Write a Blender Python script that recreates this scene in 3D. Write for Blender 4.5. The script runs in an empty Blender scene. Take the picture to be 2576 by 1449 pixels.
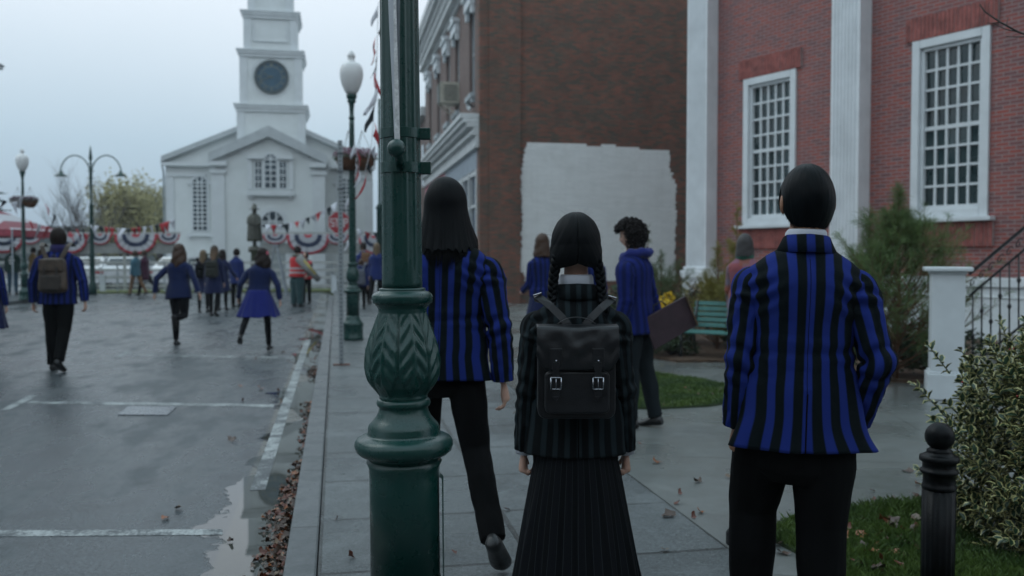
import bpy, bmesh, math, random
from mathutils import Vector, Matrix, noise, Euler
random.seed(7)
R = math.radians
scene = bpy.context.scene
# ------------------------------------------------------------------ camera, sky, sun, exposure
F = 2300.0; CX, CY = 1288.0, 724.5; HOR = 645.0; CAMZ = 1.47
PH = math.atan((CY-HOR)/F)
cam_d = bpy.data.cameras.new("camera"); cam = bpy.data.objects.new("camera", cam_d)
scene.collection.objects.link(cam); scene.camera = cam
cam.location = (0, 0, CAMZ); cam.rotation_euler = (R(90)-PH, 0, 0)
cam_d.sensor_width = 36; cam_d.lens = F/2576*36
cam_d.clip_start = 0.05; cam_d.clip_end = 3000
cam_d.dof.use_dof = True; cam_d.dof.focus_distance = 2.95; cam_d.dof.aperture_fstop = 2.9
scene.view_settings.view_transform = 'Standard'; scene.view_settings.look = 'None'
scene.view_settings.gamma = 1; scene.view_settings.exposure = 0.0
SUN_EL, SUN_AZ = R(52), R(-70)      # from the left, high, behind cloud
world = bpy.data.worlds.new("World"); scene.world = world; world.use_nodes = True
nt = world.node_tree; nt.nodes.clear()
def wn(t, **kw):
    n = nt.nodes.new(t)
    for k, v in kw.items(): setattr(n, k, v)
    return n
wo = wn('ShaderNodeOutputWorld'); bg = wn('ShaderNodeBackground'); bg.inputs['Strength'].default_value = 0.1
sky = wn('ShaderNodeTexSky', sky_type='NISHITA', sun_disc=False, sun_elevation=SUN_EL, sun_rotation=SUN_AZ)
hs = wn('ShaderNodeHueSaturation'); hs.inputs['Saturation'].default_value = 0.45
tc = wn('ShaderNodeTexCoord'); sep = wn('ShaderNodeSeparateXYZ')
ramp = wn('ShaderNodeValToRGB'); ramp.color_ramp.elements[0].position = 0.0
ramp.color_ramp.elements[0].color = (.17, .23, .29, 1); ramp.color_ramp.elements[1].color = (.45, .605, .70, 1); ramp.color_ramp.elements[1].position = 1
e = ramp.color_ramp.elements.new(.12); e.color = (.268, .352, .415, 1)
e = ramp.color_ramp.elements.new(.30); e.color = (.49, .542, .592, 1)
nz = wn('ShaderNodeTexNoise'); nz.inputs['Scale'].default_value = 1.6; nz.inputs['Detail'].default_value = 4
mulc = wn('ShaderNodeVectorMath', operation='SCALE'); mulc.inputs['Scale'].default_value = 19
nm = wn('ShaderNodeMapRange'); nm.inputs['To Min'].default_value = -.06; nm.inputs['To Max'].default_value = .08
ad = wn('ShaderNodeMath', operation='ADD')
mx = wn('ShaderNodeMix', data_type='RGBA'); mx.inputs[0].default_value = .92
L = nt.links.new
L(tc.outputs['Generated'], sep.inputs[0]); L(tc.outputs['Generated'], nz.inputs['Vector'])
L(nz.outputs['Fac'], nm.inputs['Value']); L(sep.outputs['Z'], ad.inputs[0]); L(nm.outputs[0], ad.inputs[1])
L(ad.outputs[0], ramp.inputs[0]); L(ramp.outputs[0], mulc.inputs[0])
L(sky.outputs[0], hs.inputs['Color']); L(hs.outputs[0], mx.inputs[6]); L(mulc.outputs[0], mx.inputs[7])
L(mx.outputs[2], bg.inputs['Color']); L(bg.outputs[0], wo.inputs['Surface'])
sd = bpy.data.lights.new("sun", 'SUN'); so = bpy.data.objects.new("sun", sd); scene.collection.objects.link(so)
sd.energy = 0.4; sd.angle = R(30); sd.color = (.93, 1, .98)
sdir = Vector((math.sin(SUN_AZ)*math.cos(SUN_EL), math.cos(SUN_AZ)*math.cos(SUN_EL), math.sin(SUN_EL)))
so.rotation_euler = sdir.to_track_quat('Z', 'Y').to_euler()

# ------------------------------------------------------------------ pixel helpers (survey of the place; pixels of a 2576 x 1449 picture)
def ray(x, y):
    return Vector((x-CX, F*math.cos(PH)+(CY-y)*math.sin(PH), -F*math.sin(PH)+(CY-y)*math.cos(PH)))
def P(x, y, z=0.0):
    d = ray(x, y); t = (z-CAMZ)/d.z; return Vector((d.x*t, d.y*t, z))
def Q(x, y, Y):
    d = ray(x, y); t = Y/d.y; return Vector((d.x*t, Y, CAMZ+d.z*t))
def PL(x, y, p0, n):
    d = ray(x, y); t = (Vector(p0)-Vector((0, 0, CAMZ))).dot(Vector(n))/d.dot(Vector(n))
    return Vector((0, 0, CAMZ))+d*t
TH = math.atan(-443/F)                       # street heading
UD = Vector((math.sin(TH), math.cos(TH), 0)); VD = Vector((math.cos(TH), -math.sin(TH), 0))
SROT = -TH                                   # z rotation of an object whose local +y is the street direction
def S(u, v, z=0.0): return UD*u+VD*v+Vector((0, 0, z))
def toS(p): return p.dot(UD), p.dot(VD)

# ------------------------------------------------------------------ mesh builder
class MB:
    def __init__(s): s.v = []; s.f = []; s.uv = {}; s.sm = []
    def quad(s, a, b, c, d, sm=False):
        i = len(s.v); s.v += [Vector(a), Vector(b), Vector(c), Vector(d)]; s.f.append((i, i+1, i+2, i+3)); s.sm.append(sm)
    def face(s, pts, sm=False, uv=None):
        i = len(s.v); s.v += [Vector(p) for p in pts]; s.f.append(tuple(range(i, i+len(pts)))); s.sm.append(sm)
        if uv: s.uv[len(s.f)-1] = uv
    def box(s, c, d, M=None):
        x, y, z = d[0]/2, d[1]/2, d[2]/2; c = Vector(c); i = len(s.v)
        for a in ((-x, -y, -z), (x, -y, -z), (x, y, -z), (-x, y, -z), (-x, -y, z), (x, -y, z), (x, y, z), (-x, y, z)):
            p = Vector(a)
            if M: p = M @ p
            s.v.append(p+c)
        for f in ((0, 3, 2, 1), (4, 5, 6, 7), (0, 1, 5, 4), (1, 2, 6, 5), (2, 3, 7, 6), (3, 0, 4, 7)):
            s.f.append(tuple(i+k for k in f)); s.sm.append(False)
        return s
    def b2(s, x0, x1, y0, y1, z0, z1): return s.box(((x0+x1)/2, (y0+y1)/2, (z0+z1)/2), (x1-x0, y1-y0, z1-z0))
    def bar(s, a, b, w, h):            # rectangular bar from a to b
        a = Vector(a); b = Vector(b); d = b-a
        M = d.to_track_quat('Y', 'Z').to_matrix()
        return s.box((a+b)/2, (w, d.length, h), M)
    def prism(s, poly, z0, z1, M=None):   # poly (x,y) ccw, extruded z0..z1; M maps
        n = len(poly); i = len(s.v)
        for z in (z0, z1):
            for p in poly:
                q = Vector((p[0], p[1], z)); s.v.append(M @ q if M else q)
        s.f.append(tuple(i+k for k in reversed(range(n)))); s.f.append(tuple(i+n+k for k in range(n))); s.sm += [False, False]
        for k in range(n):
            k2 = (k+1) % n; s.f.append((i+k, i+k2, i+n+k2, i+n+k)); s.sm.append(False)
        return s
    def xprism(s, poly, y0, y1):          # poly in (x,z), extruded along y
        M = Matrix(((1, 0, 0), (0, 0, 1), (0, 1, 0)))
        return s.prism(list(reversed(poly)), y0, y1, M)
    def grid(s, rows, closed=True, sm=True, uvs=None, cap=False):   # rows: list of rings
        n = len(rows[0]); i = len(s.v)
        for r in rows: s.v += [Vector(p) for p in r]
        for a in range(len(rows)-1):
            for k in range(n if closed else n-1):
                k2 = (k+1) % n
                s.f.append((i+a*n+k, i+a*n+k2, i+(a+1)*n+k2, i+(a+1)*n+k)); s.sm.append(sm)
                if uvs:
                    ua = uvs[a]; ub = uvs[a+1]; kk = k+1
                    s.uv[len(s.f)-1] = (ua[k], ua[kk], ub[kk], ub[k])
        if cap:
            s.f.append(tuple(i+k for k in reversed(range(n)))); s.f.append(tuple(i+(len(rows)-1)*n+k for k in range(n))); s.sm += [sm, sm]
        return s
    def tube(s, pts, rad, n=8, cap=True, flat=1.0, up=None):
        pts = [Vector(p) for p in pts]
        if not hasattr(rad, '__len__'): rad = [rad]*len(pts)
        rows = []; prev = None
        for k, p in enumerate(pts):
            t = (pts[min(k+1, len(pts)-1)]-pts[max(k-1, 0)]).normalized()
            if prev is None:
                ref = Vector(up) if up else (Vector((0, 0, 1)) if abs(t.z) < .9 else Vector((1, 0, 0)))
            else: ref = prev
            a = (ref-t*ref.dot(t)).normalized(); b = t.cross(a); prev = a
            rows.append([p+a*math.cos(2*math.pi*j/n)*rad[k]*flat+b*math.sin(2*math.pi*j/n)*rad[k] for j in range(n)])
        return s.grid(rows, cap=cap)
    def lathe(s, prof, n=24, c=(0, 0, 0), fn=None, cap=True):
        rows = []; c = Vector(c)
        for r, z in prof:
            row = []
            for j in range(n):
                t = 2*math.pi*j/n; rr = r+(fn(t, z) if fn else 0)
                row.append(c+Vector((rr*math.cos(t), rr*math.sin(t), z)))
            rows.append(row)
        return s.grid(rows, cap=cap)
    def ball(s, c, r, n=16, m=10):
        c = Vector(c); rr = r if hasattr(r, '__len__') else (r, r, r); rows = []
        for a in range(m+1):
            ph = math.pi*(a/m*.98+.01)
            rows.append([c+Vector((rr[0]*math.sin(ph)*math.cos(2*math.pi*j/n), rr[1]*math.sin(ph)*math.sin(2*math.pi*j/n), -rr[2]*math.cos(ph))) for j in range(n)])
        return s.grid(rows, cap=True)
    def mesh(s, name):
        me = bpy.data.meshes.new(name)
        me.from_pydata([tuple(p) for p in s.v], [], s.f); me.update()
        me.polygons.foreach_set('use_smooth', s.sm)
        ul = me.uv_layers.new(name='UVMap')
        co = s.v
        for pi, poly in enumerate(me.polygons):
            if pi in s.uv:
                for li, uv in zip(poly.loop_indices, s.uv[pi]): ul.data[li].uv = uv
            else:
                nrm = poly.normal; ax = max(range(3), key=lambda k: abs(nrm[k]))
                for li, vi in zip(poly.loop_indices, poly.vertices):
                    p = co[vi]
                    ul.data[li].uv = (p.y, p.z) if ax == 0 else ((p.x, p.z) if ax == 1 else (p.x, p.y))
        return me
    def build(s, name, mat=None, parent=None, bevel=0, subsurf=0, fixn=True):
        me = s.mesh(name)
        if fixn:
            bm = bmesh.new(); bm.from_mesh(me)
            bmesh.ops.recalc_face_normals(bm, faces=bm.faces); bm.to_mesh(me); bm.free()
        o = bpy.data.objects.new(name, me); scene.collection.objects.link(o)
        if mat: me.materials.append(mat)
        if parent: o.parent = parent
        if bevel:
            m = o.modifiers.new('bevel', 'BEVEL'); m.width = bevel; m.segments = 2; m.limit_method = 'ANGLE'; m.angle_limit = R(40)
        if subsurf:
            m = o.modifiers.new('sub', 'SUBSURF'); m.levels = subsurf; m.render_levels = subsurf
        return o
def tag(o, label=None, cat=None, group=None, kind=None):
    if label: o['label'] = label
    if cat: o['category'] = cat
    if group: o['group'] = group
    if kind: o['kind'] = kind
    return o
def thing(name, label, cat, loc=(0, 0, 0), rz=0, group=None):
    o = bpy.data.objects.new(name, None); scene.collection.objects.link(o); o.empty_display_size = .2
    o.location = loc; o.rotation_euler = (0, 0, rz)
    return tag(o, label, cat, group)
def copy_tree(o, parent=None):
    c = o.copy(); scene.collection.objects.link(c); c.parent = parent
    for ch in [k for k in o.children]: copy_tree(ch, c)
    return c

# ------------------------------------------------------------------ materials
MATS = {}
class NT:
    def __init__(s, name):
        s.m = bpy.data.materials.new(name); s.m.use_nodes = True; s.t = s.m.node_tree
        s.b = s.t.nodes['Principled BSDF']
    def n(s, typ, ins=None, **kw):
        nd = s.t.nodes.new(typ)
        for k, v in kw.items(): setattr(nd, k, v)
        if ins:
            for k, v in ins.items(): s.set(nd.inputs[k], v)
        return nd
    def set(s, sock, v):
        if isinstance(v, bpy.types.NodeSocket): s.t.links.new(v, sock)
        elif isinstance(v, bpy.types.Node): s.t.links.new(v.outputs[0], sock)
        elif hasattr(v, '__len__') and sock.type == 'RGBA' and len(v) == 3: sock.default_value = (*v, 1)
        else: sock.default_value = v
    def p(s, **kw):
        for k, v in kw.items(): s.set(s.b.inputs[k.replace('_', ' ')], v)
    def co(s, kind='Object'): return s.n('ShaderNodeTexCoord').outputs[kind]
    def noise(s, scale, detail=3, rough=.55, vec=None, dim='3D'):
        nd = s.n('ShaderNodeTexNoise', {'Scale': scale, 'Detail': detail, 'Roughness': rough})
        if vec is not None: s.set(nd.inputs['Vector'], vec)
        return nd.outputs['Fac']
    def math(s, op, a, b=0.0, c=0.0, clamp=False):
        nd = s.n('ShaderNodeMath', operation=op, use_clamp=clamp); s.set(nd.inputs[0], a); s.set(nd.inputs[1], b); s.set(nd.inputs[2], c)
        return nd.outputs[0]
    def ramp(s, fac, stops):
        nd = s.n('ShaderNodeValToRGB'); cr = nd.color_ramp
        while len(cr.elements) < len(stops): cr.elements.new(.5)
        for e, (p_, c_) in zip(cr.elements, stops):
            e.position = p_; e.color = (*c_, 1) if hasattr(c_, '__len__') else (c_, c_, c_, 1)
        s.set(nd.inputs[0], fac); return nd.outputs[0]
    def mix(s, fac, a, b, bt='MIX'):
        nd = s.n('ShaderNodeMix', data_type='RGBA', blend_type=bt); s.set(nd.inputs[0], fac); s.set(nd.inputs[6], a); s.set(nd.inputs[7], b)
        return nd.outputs[2]
    def map(s, vec, scale=(1, 1, 1), loc=(0, 0, 0), rot=(0, 0, 0)):
        nd = s.n('ShaderNodeMapping', {'Vector': vec, 'Scale': scale, 'Location': loc, 'Rotation': rot}); return nd.outputs[0]
    def bump(s, h, dist=.002, strength=1.0):
        nd = s.n('ShaderNodeBump', {'Height': h, 'Distance': dist, 'Strength': strength})
        if s.b.inputs['Normal'].is_linked:
            s.t.links.new(s.b.inputs['Normal'].links[0].from_socket, nd.inputs['Normal'])
        s.t.links.new(nd.outputs[0], s.b.inputs['Normal'])
def simple(name, col, rough=.6, var=.25, nscale=6.0, bump=.0015, bscale=60.0, metal=0.0, spec=.5, coat=0.0, extra=None):
    if name in MATS: return MATS[name]
    t = NT(name); c = t.co()
    n1 = t.noise(nscale, 5, .6, c)
    lo = tuple(max(0, k*(1-var)) for k in col); hi = tuple(min(1, k*(1+var)) for k in col)
    t.p(Base_Color=t.ramp(n1, [(.3, lo), (.7, hi)]), Metallic=metal)
    t.b.inputs['Specular IOR Level'].default_value = spec; t.b.inputs['Coat Weight'].default_value = coat
    t.p(Roughness=t.ramp(t.noise(nscale*2.3, 3, .5, c), [(.3, max(0, rough-.08)), (.7, min(1, rough+.08))]))
    if bump: t.bump(t.noise(bscale, 4, .6, c), bump)
    if extra: extra(t, c)
    MATS[name] = t.m; return t.m
# ------------------------------------------------------------------ ground
def road_mat():
    t = NT('wet_asphalt'); c = t.co()
    sx = t.n('ShaderNodeSeparateXYZ', {0: c}); X, Y = sx.outputs[0], sx.outputs[1]   # X = v, Y = u (street frame)
    fine = t.math('ADD', t.math('MULTIPLY', t.noise(200, 2, .7, c), .4), t.math('MULTIPLY', t.noise(48, 4, .85, c), .6)); mid = t.noise(30, 4, .6, c); big = t.noise(.55, 4, .6, t.map(c, (1.6, .55, 1)))
    big2 = t.noise(2.2, 4, .6, t.map(c, (1.5, .6, 1)))
    # puddle: near the kerb, wandering edge, deepest close to camera
    edge = t.math('ADD', t.math('MULTIPLY', t.noise(1.5, 4, .6, t.map(c, (1, .8, 1), (4.3, 1.7, 0))), 1.5), t.math('MULTIPLY', big2, .3))
    dist = t.math('SUBTRACT', -.24, X)                       # metres from kerb to the left
    lim = t.math('ADD', t.math('MULTIPLY', t.math('SUBTRACT', 8.2, Y), .22), -.02)     # allowed width grows toward us
    lim = t.math('MINIMUM', lim, .42)
    pud = t.math('SUBTRACT', t.math('ADD', lim, t.math('MULTIPLY', t.math('SUBTRACT', edge, .9), .75)), dist)
    pm = t.n('ShaderNodeMapRange', {'Value': pud, 'From Min': -.01, 'From Max': .015}).outputs[0]
    far = t.n('ShaderNodeMapRange', {'Value': t.math('ADD', t.math('SUBTRACT', .30, dist), t.math('MULTIPLY', t.math('SUBTRACT', t.noise(.8, 3, .6, t.map(c, (1, 1, 1), (9, 2, 0))), .5), 1.3)), 'From Min': -.02, 'From Max': .05}).outputs[0]
    pm = t.math('MAXIMUM', pm, far)
    near = t.math('LESS_THAN', dist, 60)
    asph = t.mix(t.ramp(fine, [(.40, 0.), (.60, 1.)]), (.005, .008, .010), (.10, .12, .13))
    asph = t.mix(t.ramp(big, [(.35, 0.), (.65, 1.)]), asph, t.mix(.4, asph, (.06, .07, .075)))
    asph = t.mix(t.ramp(t.noise(3.1, 5, .7, c), [(.5, 0.), (.7, .5)]), asph, (.014, .018, .02))
    # concrete gutter strip beside kerb
    gut = t.n('ShaderNodeMapRange', {'Value': t.math('ADD', dist, t.math('MULTIPLY', mid, .02)), 'From Min': .36, 'From Max': .34}).outputs[0]
    col = t.mix(gut, asph, t.mix(mid, (.07, .072, .062), (.14, .135, .115)))
    col = t.mix(t.math('MULTIPLY', pm, .55), col, (.02, .024, .022))
    t.p(Base_Color=col)
    dry = t.ramp(t.math('ADD', t.math('MULTIPLY', big, .6), t.math('MULTIPLY', big2, .4)), [(.40, .16), (.50, .32), (.58, .55)])
    t.p(Roughness=t.mix(pm, dry, (.012, .012, .012)))
    t.b.inputs['Specular IOR Level'].default_value = .5
    inv = t.math('SUBTRACT', 1., pm)
    t.bump(t.math('MULTIPLY', fine, inv), .004, 1.); t.bump(t.math('MULTIPLY', mid, inv), .0015, .3)
    t.bump(t.math('MULTIPLY', t.noise(6, 2, .5, c), .15), .004, .12)
    return t.m
def slab_mat():
    t = NT('pavement_slabs'); c = t.co()
    br = t.n('ShaderNodeTexBrick', {'Vector': t.map(c, (1, 1, 1), (.0843, .12, 0)), 'Scale': 1.0, 'Mortar Size': .015, 'Mortar Smooth': .25, 'Bias': 0.0, 'Brick Width': .945, 'Row Height': .82,
              'Color1': (.10, .115, .12), 'Color2': (.15, .17, .176), 'Mortar': (.014, .015, .014)}, offset=0.0, offset_frequency=1, squash=1.0)
    f = t.noise(62, 5, .85, c); m = t.noise(9, 5, .65, c); b = t.noise(.9, 4, .6, c)
    col = t.mix(t.ramp(m, [(.3, .0), (.7, .55)]), br.outputs[0], t.mix(.6, br.outputs[0], (.09, .095, .09)))
    col = t.mix(t.ramp(f, [(.44, .0), (.58, .75)]), col, (.045, .05, .05))
    col = t.mix(t.ramp(t.noise(40, 4, .85, t.map(c, (1, 1, 1), (5, 5, 5))), [(.56, .0), (.66, .6)]), col, (.26, .28, .285))
    col = t.mix(t.ramp(t.noise(2.2, 5, .7, c), [(.52, 0.), (.66, .45)]), col, (.21, .23, .235))
    t.p(Base_Color=col, Roughness=t.ramp(b, [(.35, .16), (.6, .46)]))
    sw = t.n('ShaderNodeTexWave', {'Vector': c, 'Scale': 34., 'Distortion': 9., 'Detail': 3., 'Detail Scale': 1.2}, bands_direction='Y').outputs['Fac']
    t.bump(br.outputs['Fac'], -.006, 1.0); t.bump(f, .004, 1.); t.bump(sw, .0022, .8); t.bump(m, .006, .6)
    crk = t.n('ShaderNodeTexVoronoi', {'Vector': t.map(c, (.8, .8, .8)), 'Scale': 1.0}, feature='DISTANCE_TO_EDGE').outputs['Distance']
    return t.m
def plaza_mat():
    t = NT('plaza_concrete'); c = t.co()
    br = t.n('ShaderNodeTexBrick', {'Vector': t.map(c, (1, 1, 1), (.3, .6, 0), (0, 0, R(18))), 'Scale': 1.0, 'Mortar Size': .005, 'Mortar Smooth': .5, 'Bias': 0.0, 'Brick Width': 2.6, 'Row Height': 2.3,
              'Color1': (.135, .148, .145), 'Color2': (.16, .172, .168), 'Mortar': (.05, .05, .045)}, offset=0.0, offset_frequency=1)
    f = t.noise(80, 5, .85, c); m = t.noise(7, 5, .6, c); b = t.noise(.8, 4, .6, c); bl = t.noise(2.1, 5, .75, c)
    col = t.mix(t.ramp(m, [(.3, .0), (.75, .5)]), br.outputs[0], (.10, .10, .088))
    col = t.mix(t.ramp(f, [(.45, 0.), (.6, .35)]), col, (.07, .075, .07))
    col = t.mix(t.ramp(bl, [(.55, 0.), (.68, .35)]), col, (.22, .23, .22))
    t.p(Base_Color=col, Roughness=t.ramp(b, [(.38, .12), (.6, .42)]))
    t.bump(br.outputs['Fac'], -.004, 1.0); t.bump(f, .0012, .6); t.bump(m, .002, .4)
    return t.m
def street_obj(mb, name, mat, **kw):
    o = mb.build(name, mat, **kw); o.rotation_euler = (0, 0, SROT); return o
KV = -.235          # kerb line (v), street frame: x = v, y = u
g = MB(); g.quad((-300, -60, 0), (KV, -60, 0), (KV, 900, 0), (-300, 900, 0))
tag(street_obj(g, 'road', road_mat()), kind='structure')
g = MB(); g.quad((KV, -60, -.3), (400, -60, -.3), (400, 900, -.3), (KV, 900, -.3))
tag(street_obj(g, 'ground', simple('earth', (.05, .045, .035), .9)), kind='structure')
def kerb_mat():
    t = NT('kerb_stone'); c = t.co(); br = t.n('ShaderNodeTexBrick', {'Vector': t.map(c, (1, 1, 1), (.385, .3, 0)), 'Scale': 1.0, 'Mortar Size': .008, 'Mortar Smooth': .3, 'Bias': 0.0, 'Brick Width': .9, 'Row Height': 1.25, 'Color1': (.085, .098, .104), 'Color2': (.115, .128, .134), 'Mortar': (.02, .02, .02)}, offset=0.0)
    f = t.noise(60, 5, .85, c); m = t.noise(5, 5, .7, c); col = t.mix(t.ramp(f, [(.44, 0.), (.6, .7)]), br.outputs[0], (.04, .045, .045)); col = t.mix(t.ramp(m, [(.45, 0.), (.7, .6)]), col, (.05, .06, .06))
    t.p(Base_Color=col, Roughness=t.ramp(m, [(.3, .22), (.7, .5)])); t.bump(f, .003, .8); t.bump(br.outputs['Fac'], -.004); return t.m
conc = kerb_mat()
g = MB(); g.b2(KV, KV+.145, -8, 33, -.29, .1)
tag(street_obj(g, 'kerb', conc, bevel=.012), kind='structure')
g = MB(); g.b2(KV+.149, 1.80, -8, 60, -.29, .1)
tag(street_obj(g, 'pavement', slab_mat()), kind='structure')
g = MB(); g.b2(1.806, 40, -8, 60, -.29, .1)
g.b2(KV+.149, 1.80, 60.01, 70, -.29, .1)
tag(street_obj(g, 'plaza', plaza_mat()), kind='structure')
# left-hand pavement island
lp = [P(-700, 800), P(-60, 775), P(60, 764), P(130, 756), P(200, 745), P(222, 738), P(215, 727), P(-900, 727)]
g = MB(); g.prism([(p.x, p.y) for p in lp], -.02, .11)
tag(g.build('far_pavement', conc), kind='structure')
# lawn of the green beyond the fence
def grass_mat(name, a, b):
    t = NT(name); c = t.co()
    t.p(Base_Color=t.mix(t.ramp(t.noise(7, 4, .6, c), [(.3, 0.), (.7, 1.)]), a, b), Roughness=.75)
    t.bump(t.noise(90, 3, .7, c), .01); return t.m
lawn = grass_mat('lawn', (.07, .10, .02), (.13, .15, .04))
g = MB(); g.b2(-60, 9, 38.6, 41.2, -.2, .06); tag(street_obj(g, 'far_lawn', lawn), kind='structure')
# road paint
def paint_mat(th=.45):
    t = NT('road_paint'); c = t.co()
    w = t.noise(50, 4, .75, c); w2 = t.noise(5, 4, .7, c)
    k = t.ramp(t.math('ADD', t.math('MULTIPLY', w, .5), t.math('MULTIPLY', w2, .5)), [(th, 0.), (th+.11, 1.)])
    t.p(Base_Color=t.mix(k, (.045, .055, .06), (.36, .385, .38)), Roughness=.5); t.bump(w, .002); return t.m
paint = paint_mat()
def paint_quad(name, pts):
    g = MB(); g.face([P(x, y, .002) for x, y in pts]); return tag(g.build(name, paint), kind='structure')
paint_quad('parking_line', [(0, 1031.5), (22, 1031.5), (95, 995.5), (74, 994)])
paint_quad('parking_line', [(78, 1009), (690, 1017), (690, 1024), (66, 1015)])
paint_quad('parking_line', [(285, 901.6), (302, 901.6), (336, 882.6), (320, 882.6)])
paint_quad('parking_line', [(325, 891), (742, 898.5), (742, 902), (320, 894)])
paint_quad('parking_line', [(-60, 1334), (560, 1331), (560, 1345), (-60, 1350)])
g = MB(); g.quad((-.54, 16.5, .002), (-.54, 6.8, .002), (-.445, 6.8, .002), (-.445, 16.5, .002))
tag(street_obj(g, 'edge_line', paint), kind='structure')
for u0, u1, th in ((6.3, 6.798, .49), (5.9, 6.298, .53)):
    g = MB(); g.quad((-.54, u1, .002), (-.54, u0, .002), (-.445, u0, .002), (-.445, u1, .002)); tag(street_obj(g, 'edge_line', paint_mat(th)), kind='structure')
pc = [P(x, y, .0) for x, y in ((296, 1045), (421, 1046), (444, 1025), (323, 1024))]
g = MB(); g.prism([(p.x, p.y) for p in pc], .002, .009)
tag(g.build('access_cover', simple('galvanised_plate', (.16, .18, .20), .28, .3, 20, .001, 200, metal=.5)), 'grey rectangular metal access cover set into the wet road', 'cover')
# far ground rise / treeline
def ridge(name, Y, x0, x1, ys, mat, thick=30, seed=0):
    g = MB(); n = 120; top = []; 
    for i in range(n+1):
        x = x0+(x1-x0)*i/n; y = ys(i/n)+3.5*noise.noise(Vector((i*.31, seed, 0)))+2*noise.noise(Vector((i*1.1, seed, 3)))
        top.append(Q(x, y, Y))
    for i in range(n):
        a, b = top[i], top[i+1]
        g.quad((a.x, a.y, -1), (b.x, b.y, -1), b, a); g.quad(a, b, (b.x, b.y+thick, b.z*.8), (a.x, a.y+thick, a.z*.8))
        g.quad((a.x, a.y+thick, -1), (b.x, b.y+thick, -1), (b.x, b.y+thick, b.z*.8), (a.x, a.y+thick, a.z*.8))
    return tag(g.build(name, mat), kind='structure')
farg = simple('far_woods', (.055, .075, .08), .95, .4, .15, .3, 1.5)
ridge('hills', 230, -900, 1100, lambda t: 600-12*math.sin(t*7)-8*math.sin(t*13+1), farg, seed=1)
ridge('wooded_rise', 120, -700, 640, lambda t: 572-9*math.sin(t*9+2)-6*math.sin(t*17), simple('near_woods', (.07, .085, .085), .95, .4, .3, .3, 2), seed=5)

# ------------------------------------------------------------------ brick materials
def brick_mat(name, c1, c2, mortar, bw=.215, rh=.0667, vary=(.5, 1.6), patch=None, soot=.4, ms=.009):
    t = NT(name); uv = t.co('UV')
    wob = t.n('ShaderNodeVectorMath', {0: uv, 1: t.n('ShaderNodeVectorMath', {0: t.n('ShaderNodeTexNoise', {'Vector': uv, 'Scale': 9.0}).outputs['Color'], 'Scale': .006}, operation='SCALE').outputs[0]}, operation='ADD').outputs[0]
    br = t.n('ShaderNodeTexBrick', {'Vector': wob, 'Scale': 1.0, 'Mortar Size': ms, 'Mortar Smooth': .25, 'Bias': -.1, 'Brick Width': bw, 'Row Height': rh,
             'Color1': c1, 'Color2': c2, 'Mortar': mortar}, offset=.5)
    big = t.noise(1.1, 5, .65, uv); m = t.noise(14, 4, .7, uv); f = t.noise(120, 4, .7, uv)
    st = t.noise(3.0, 4, .7, t.map(uv, (1.2, 6, 1)))
    col = t.mix(t.ramp(m, [(.35, 0.), (.65, .4)]), br.outputs[0], t.mix(.5, br.outputs[0], mortar))
    col = t.mix(t.ramp(st, [(.45, 0.), (.7, soot)]), col, tuple(k*.35 for k in c2))
    col = t.mix(t.ramp(big, [(.4, 0.), (.7, soot*.9)]), col, tuple(k*.4 for k in c2))
    t.p(Base_Color=col, Roughness=.78)
    t.bump(br.outputs['Fac'], -.006, 1.); t.bump(f, .002, .8); t.bump(m, .004, .5)
    return t.m
dark_brick = brick_mat('dark_brick', (.30, .085, .05), (.085, .08, .06), (.12, .115, .09), soot=.45)
face_brick = brick_mat('facade_brick', (.21, .13, .11), (.16, .10, .09), (.18, .15, .13), soot=.3)
red_brick = brick_mat('red_brick', (.35, .068, .050), (.15, .064, .072), (.30, .235, .225), bw=.23, rh=.0667, soot=.16, ms=.010)
def patch_mat():
    t = NT('painted_brick'); uv = t.co('UV'); sx = t.n('ShaderNodeSeparateXYZ', {0: uv}); br = t.n('ShaderNodeTexBrick', {'Vector': uv, 'Scale': 1.0, 'Mortar Size': .006, 'Mortar Smooth': .4, 'Bias': -.2, 'Brick Width': .43, 'Row Height': .0667, 'Color1': (.88, .90, .89), 'Color2': (.80, .82, .81), 'Mortar': (.60, .62, .61)}, offset=.37)
    g_ = t.ramp(t.math('ABSOLUTE', t.math('SUBTRACT', t.math('FRACT', t.math('DIVIDE', sx.outputs[1], .0667)), .5)), [(.34, 0.), (.46, 1.)])
    col = t.mix(t.math('MULTIPLY', g_, .9), br.outputs[0], (.36, .37, .36)); col = t.mix(t.ramp(t.noise(2.1, 5, .7, t.map(uv, (1, .6, 1))), [(.5, 0.), (.75, .4)]), col, (.55, .56, .53)); col = t.mix(t.ramp(t.noise(26, 4, .8, uv), [(.66, 0.), (.74, .7)]), col, (.30, .22, .19))
    t.p(Base_Color=col, Roughness=.7); t.bump(g_, -.008, 1.); t.bump(t.noise(40, 4, .7, uv), .003); return t.m
white_brick = patch_mat()
white_paint = simple('white_paint', (.64, .68, .70), .45, .08, 3, .001, 40)
pil_white = simple('pilaster_white', (.68, .71, .73), .5, .1, 2, .001, 60)
grey_paint = simple('grey_paint', (.36, .40, .42), .5, .15, 3, .001, 40)
def glass_mat(name, col, rough=.06):
    t = NT(name); c = t.co()
    t.p(Base_Color=t.mix(t.ramp(t.noise(1.1, 3, .5, c), [(.35, 0.), (.65, 1.)]), tuple(k*.4 for k in col), col), Roughness=rough)
    t.b.inputs['Specular IOR Level'].default_value = .7; t.bump(t.noise(2.5, 2, .5, c), .01, .15); return t.m
dark_glass = glass_mat('dark_glass', (.010, .036, .040), .05); blue_glass = glass_mat('blue_glass', (.015, .06, .14))
church_glass = glass_mat('church_glass', (.03, .055, .075), .15)
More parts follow.
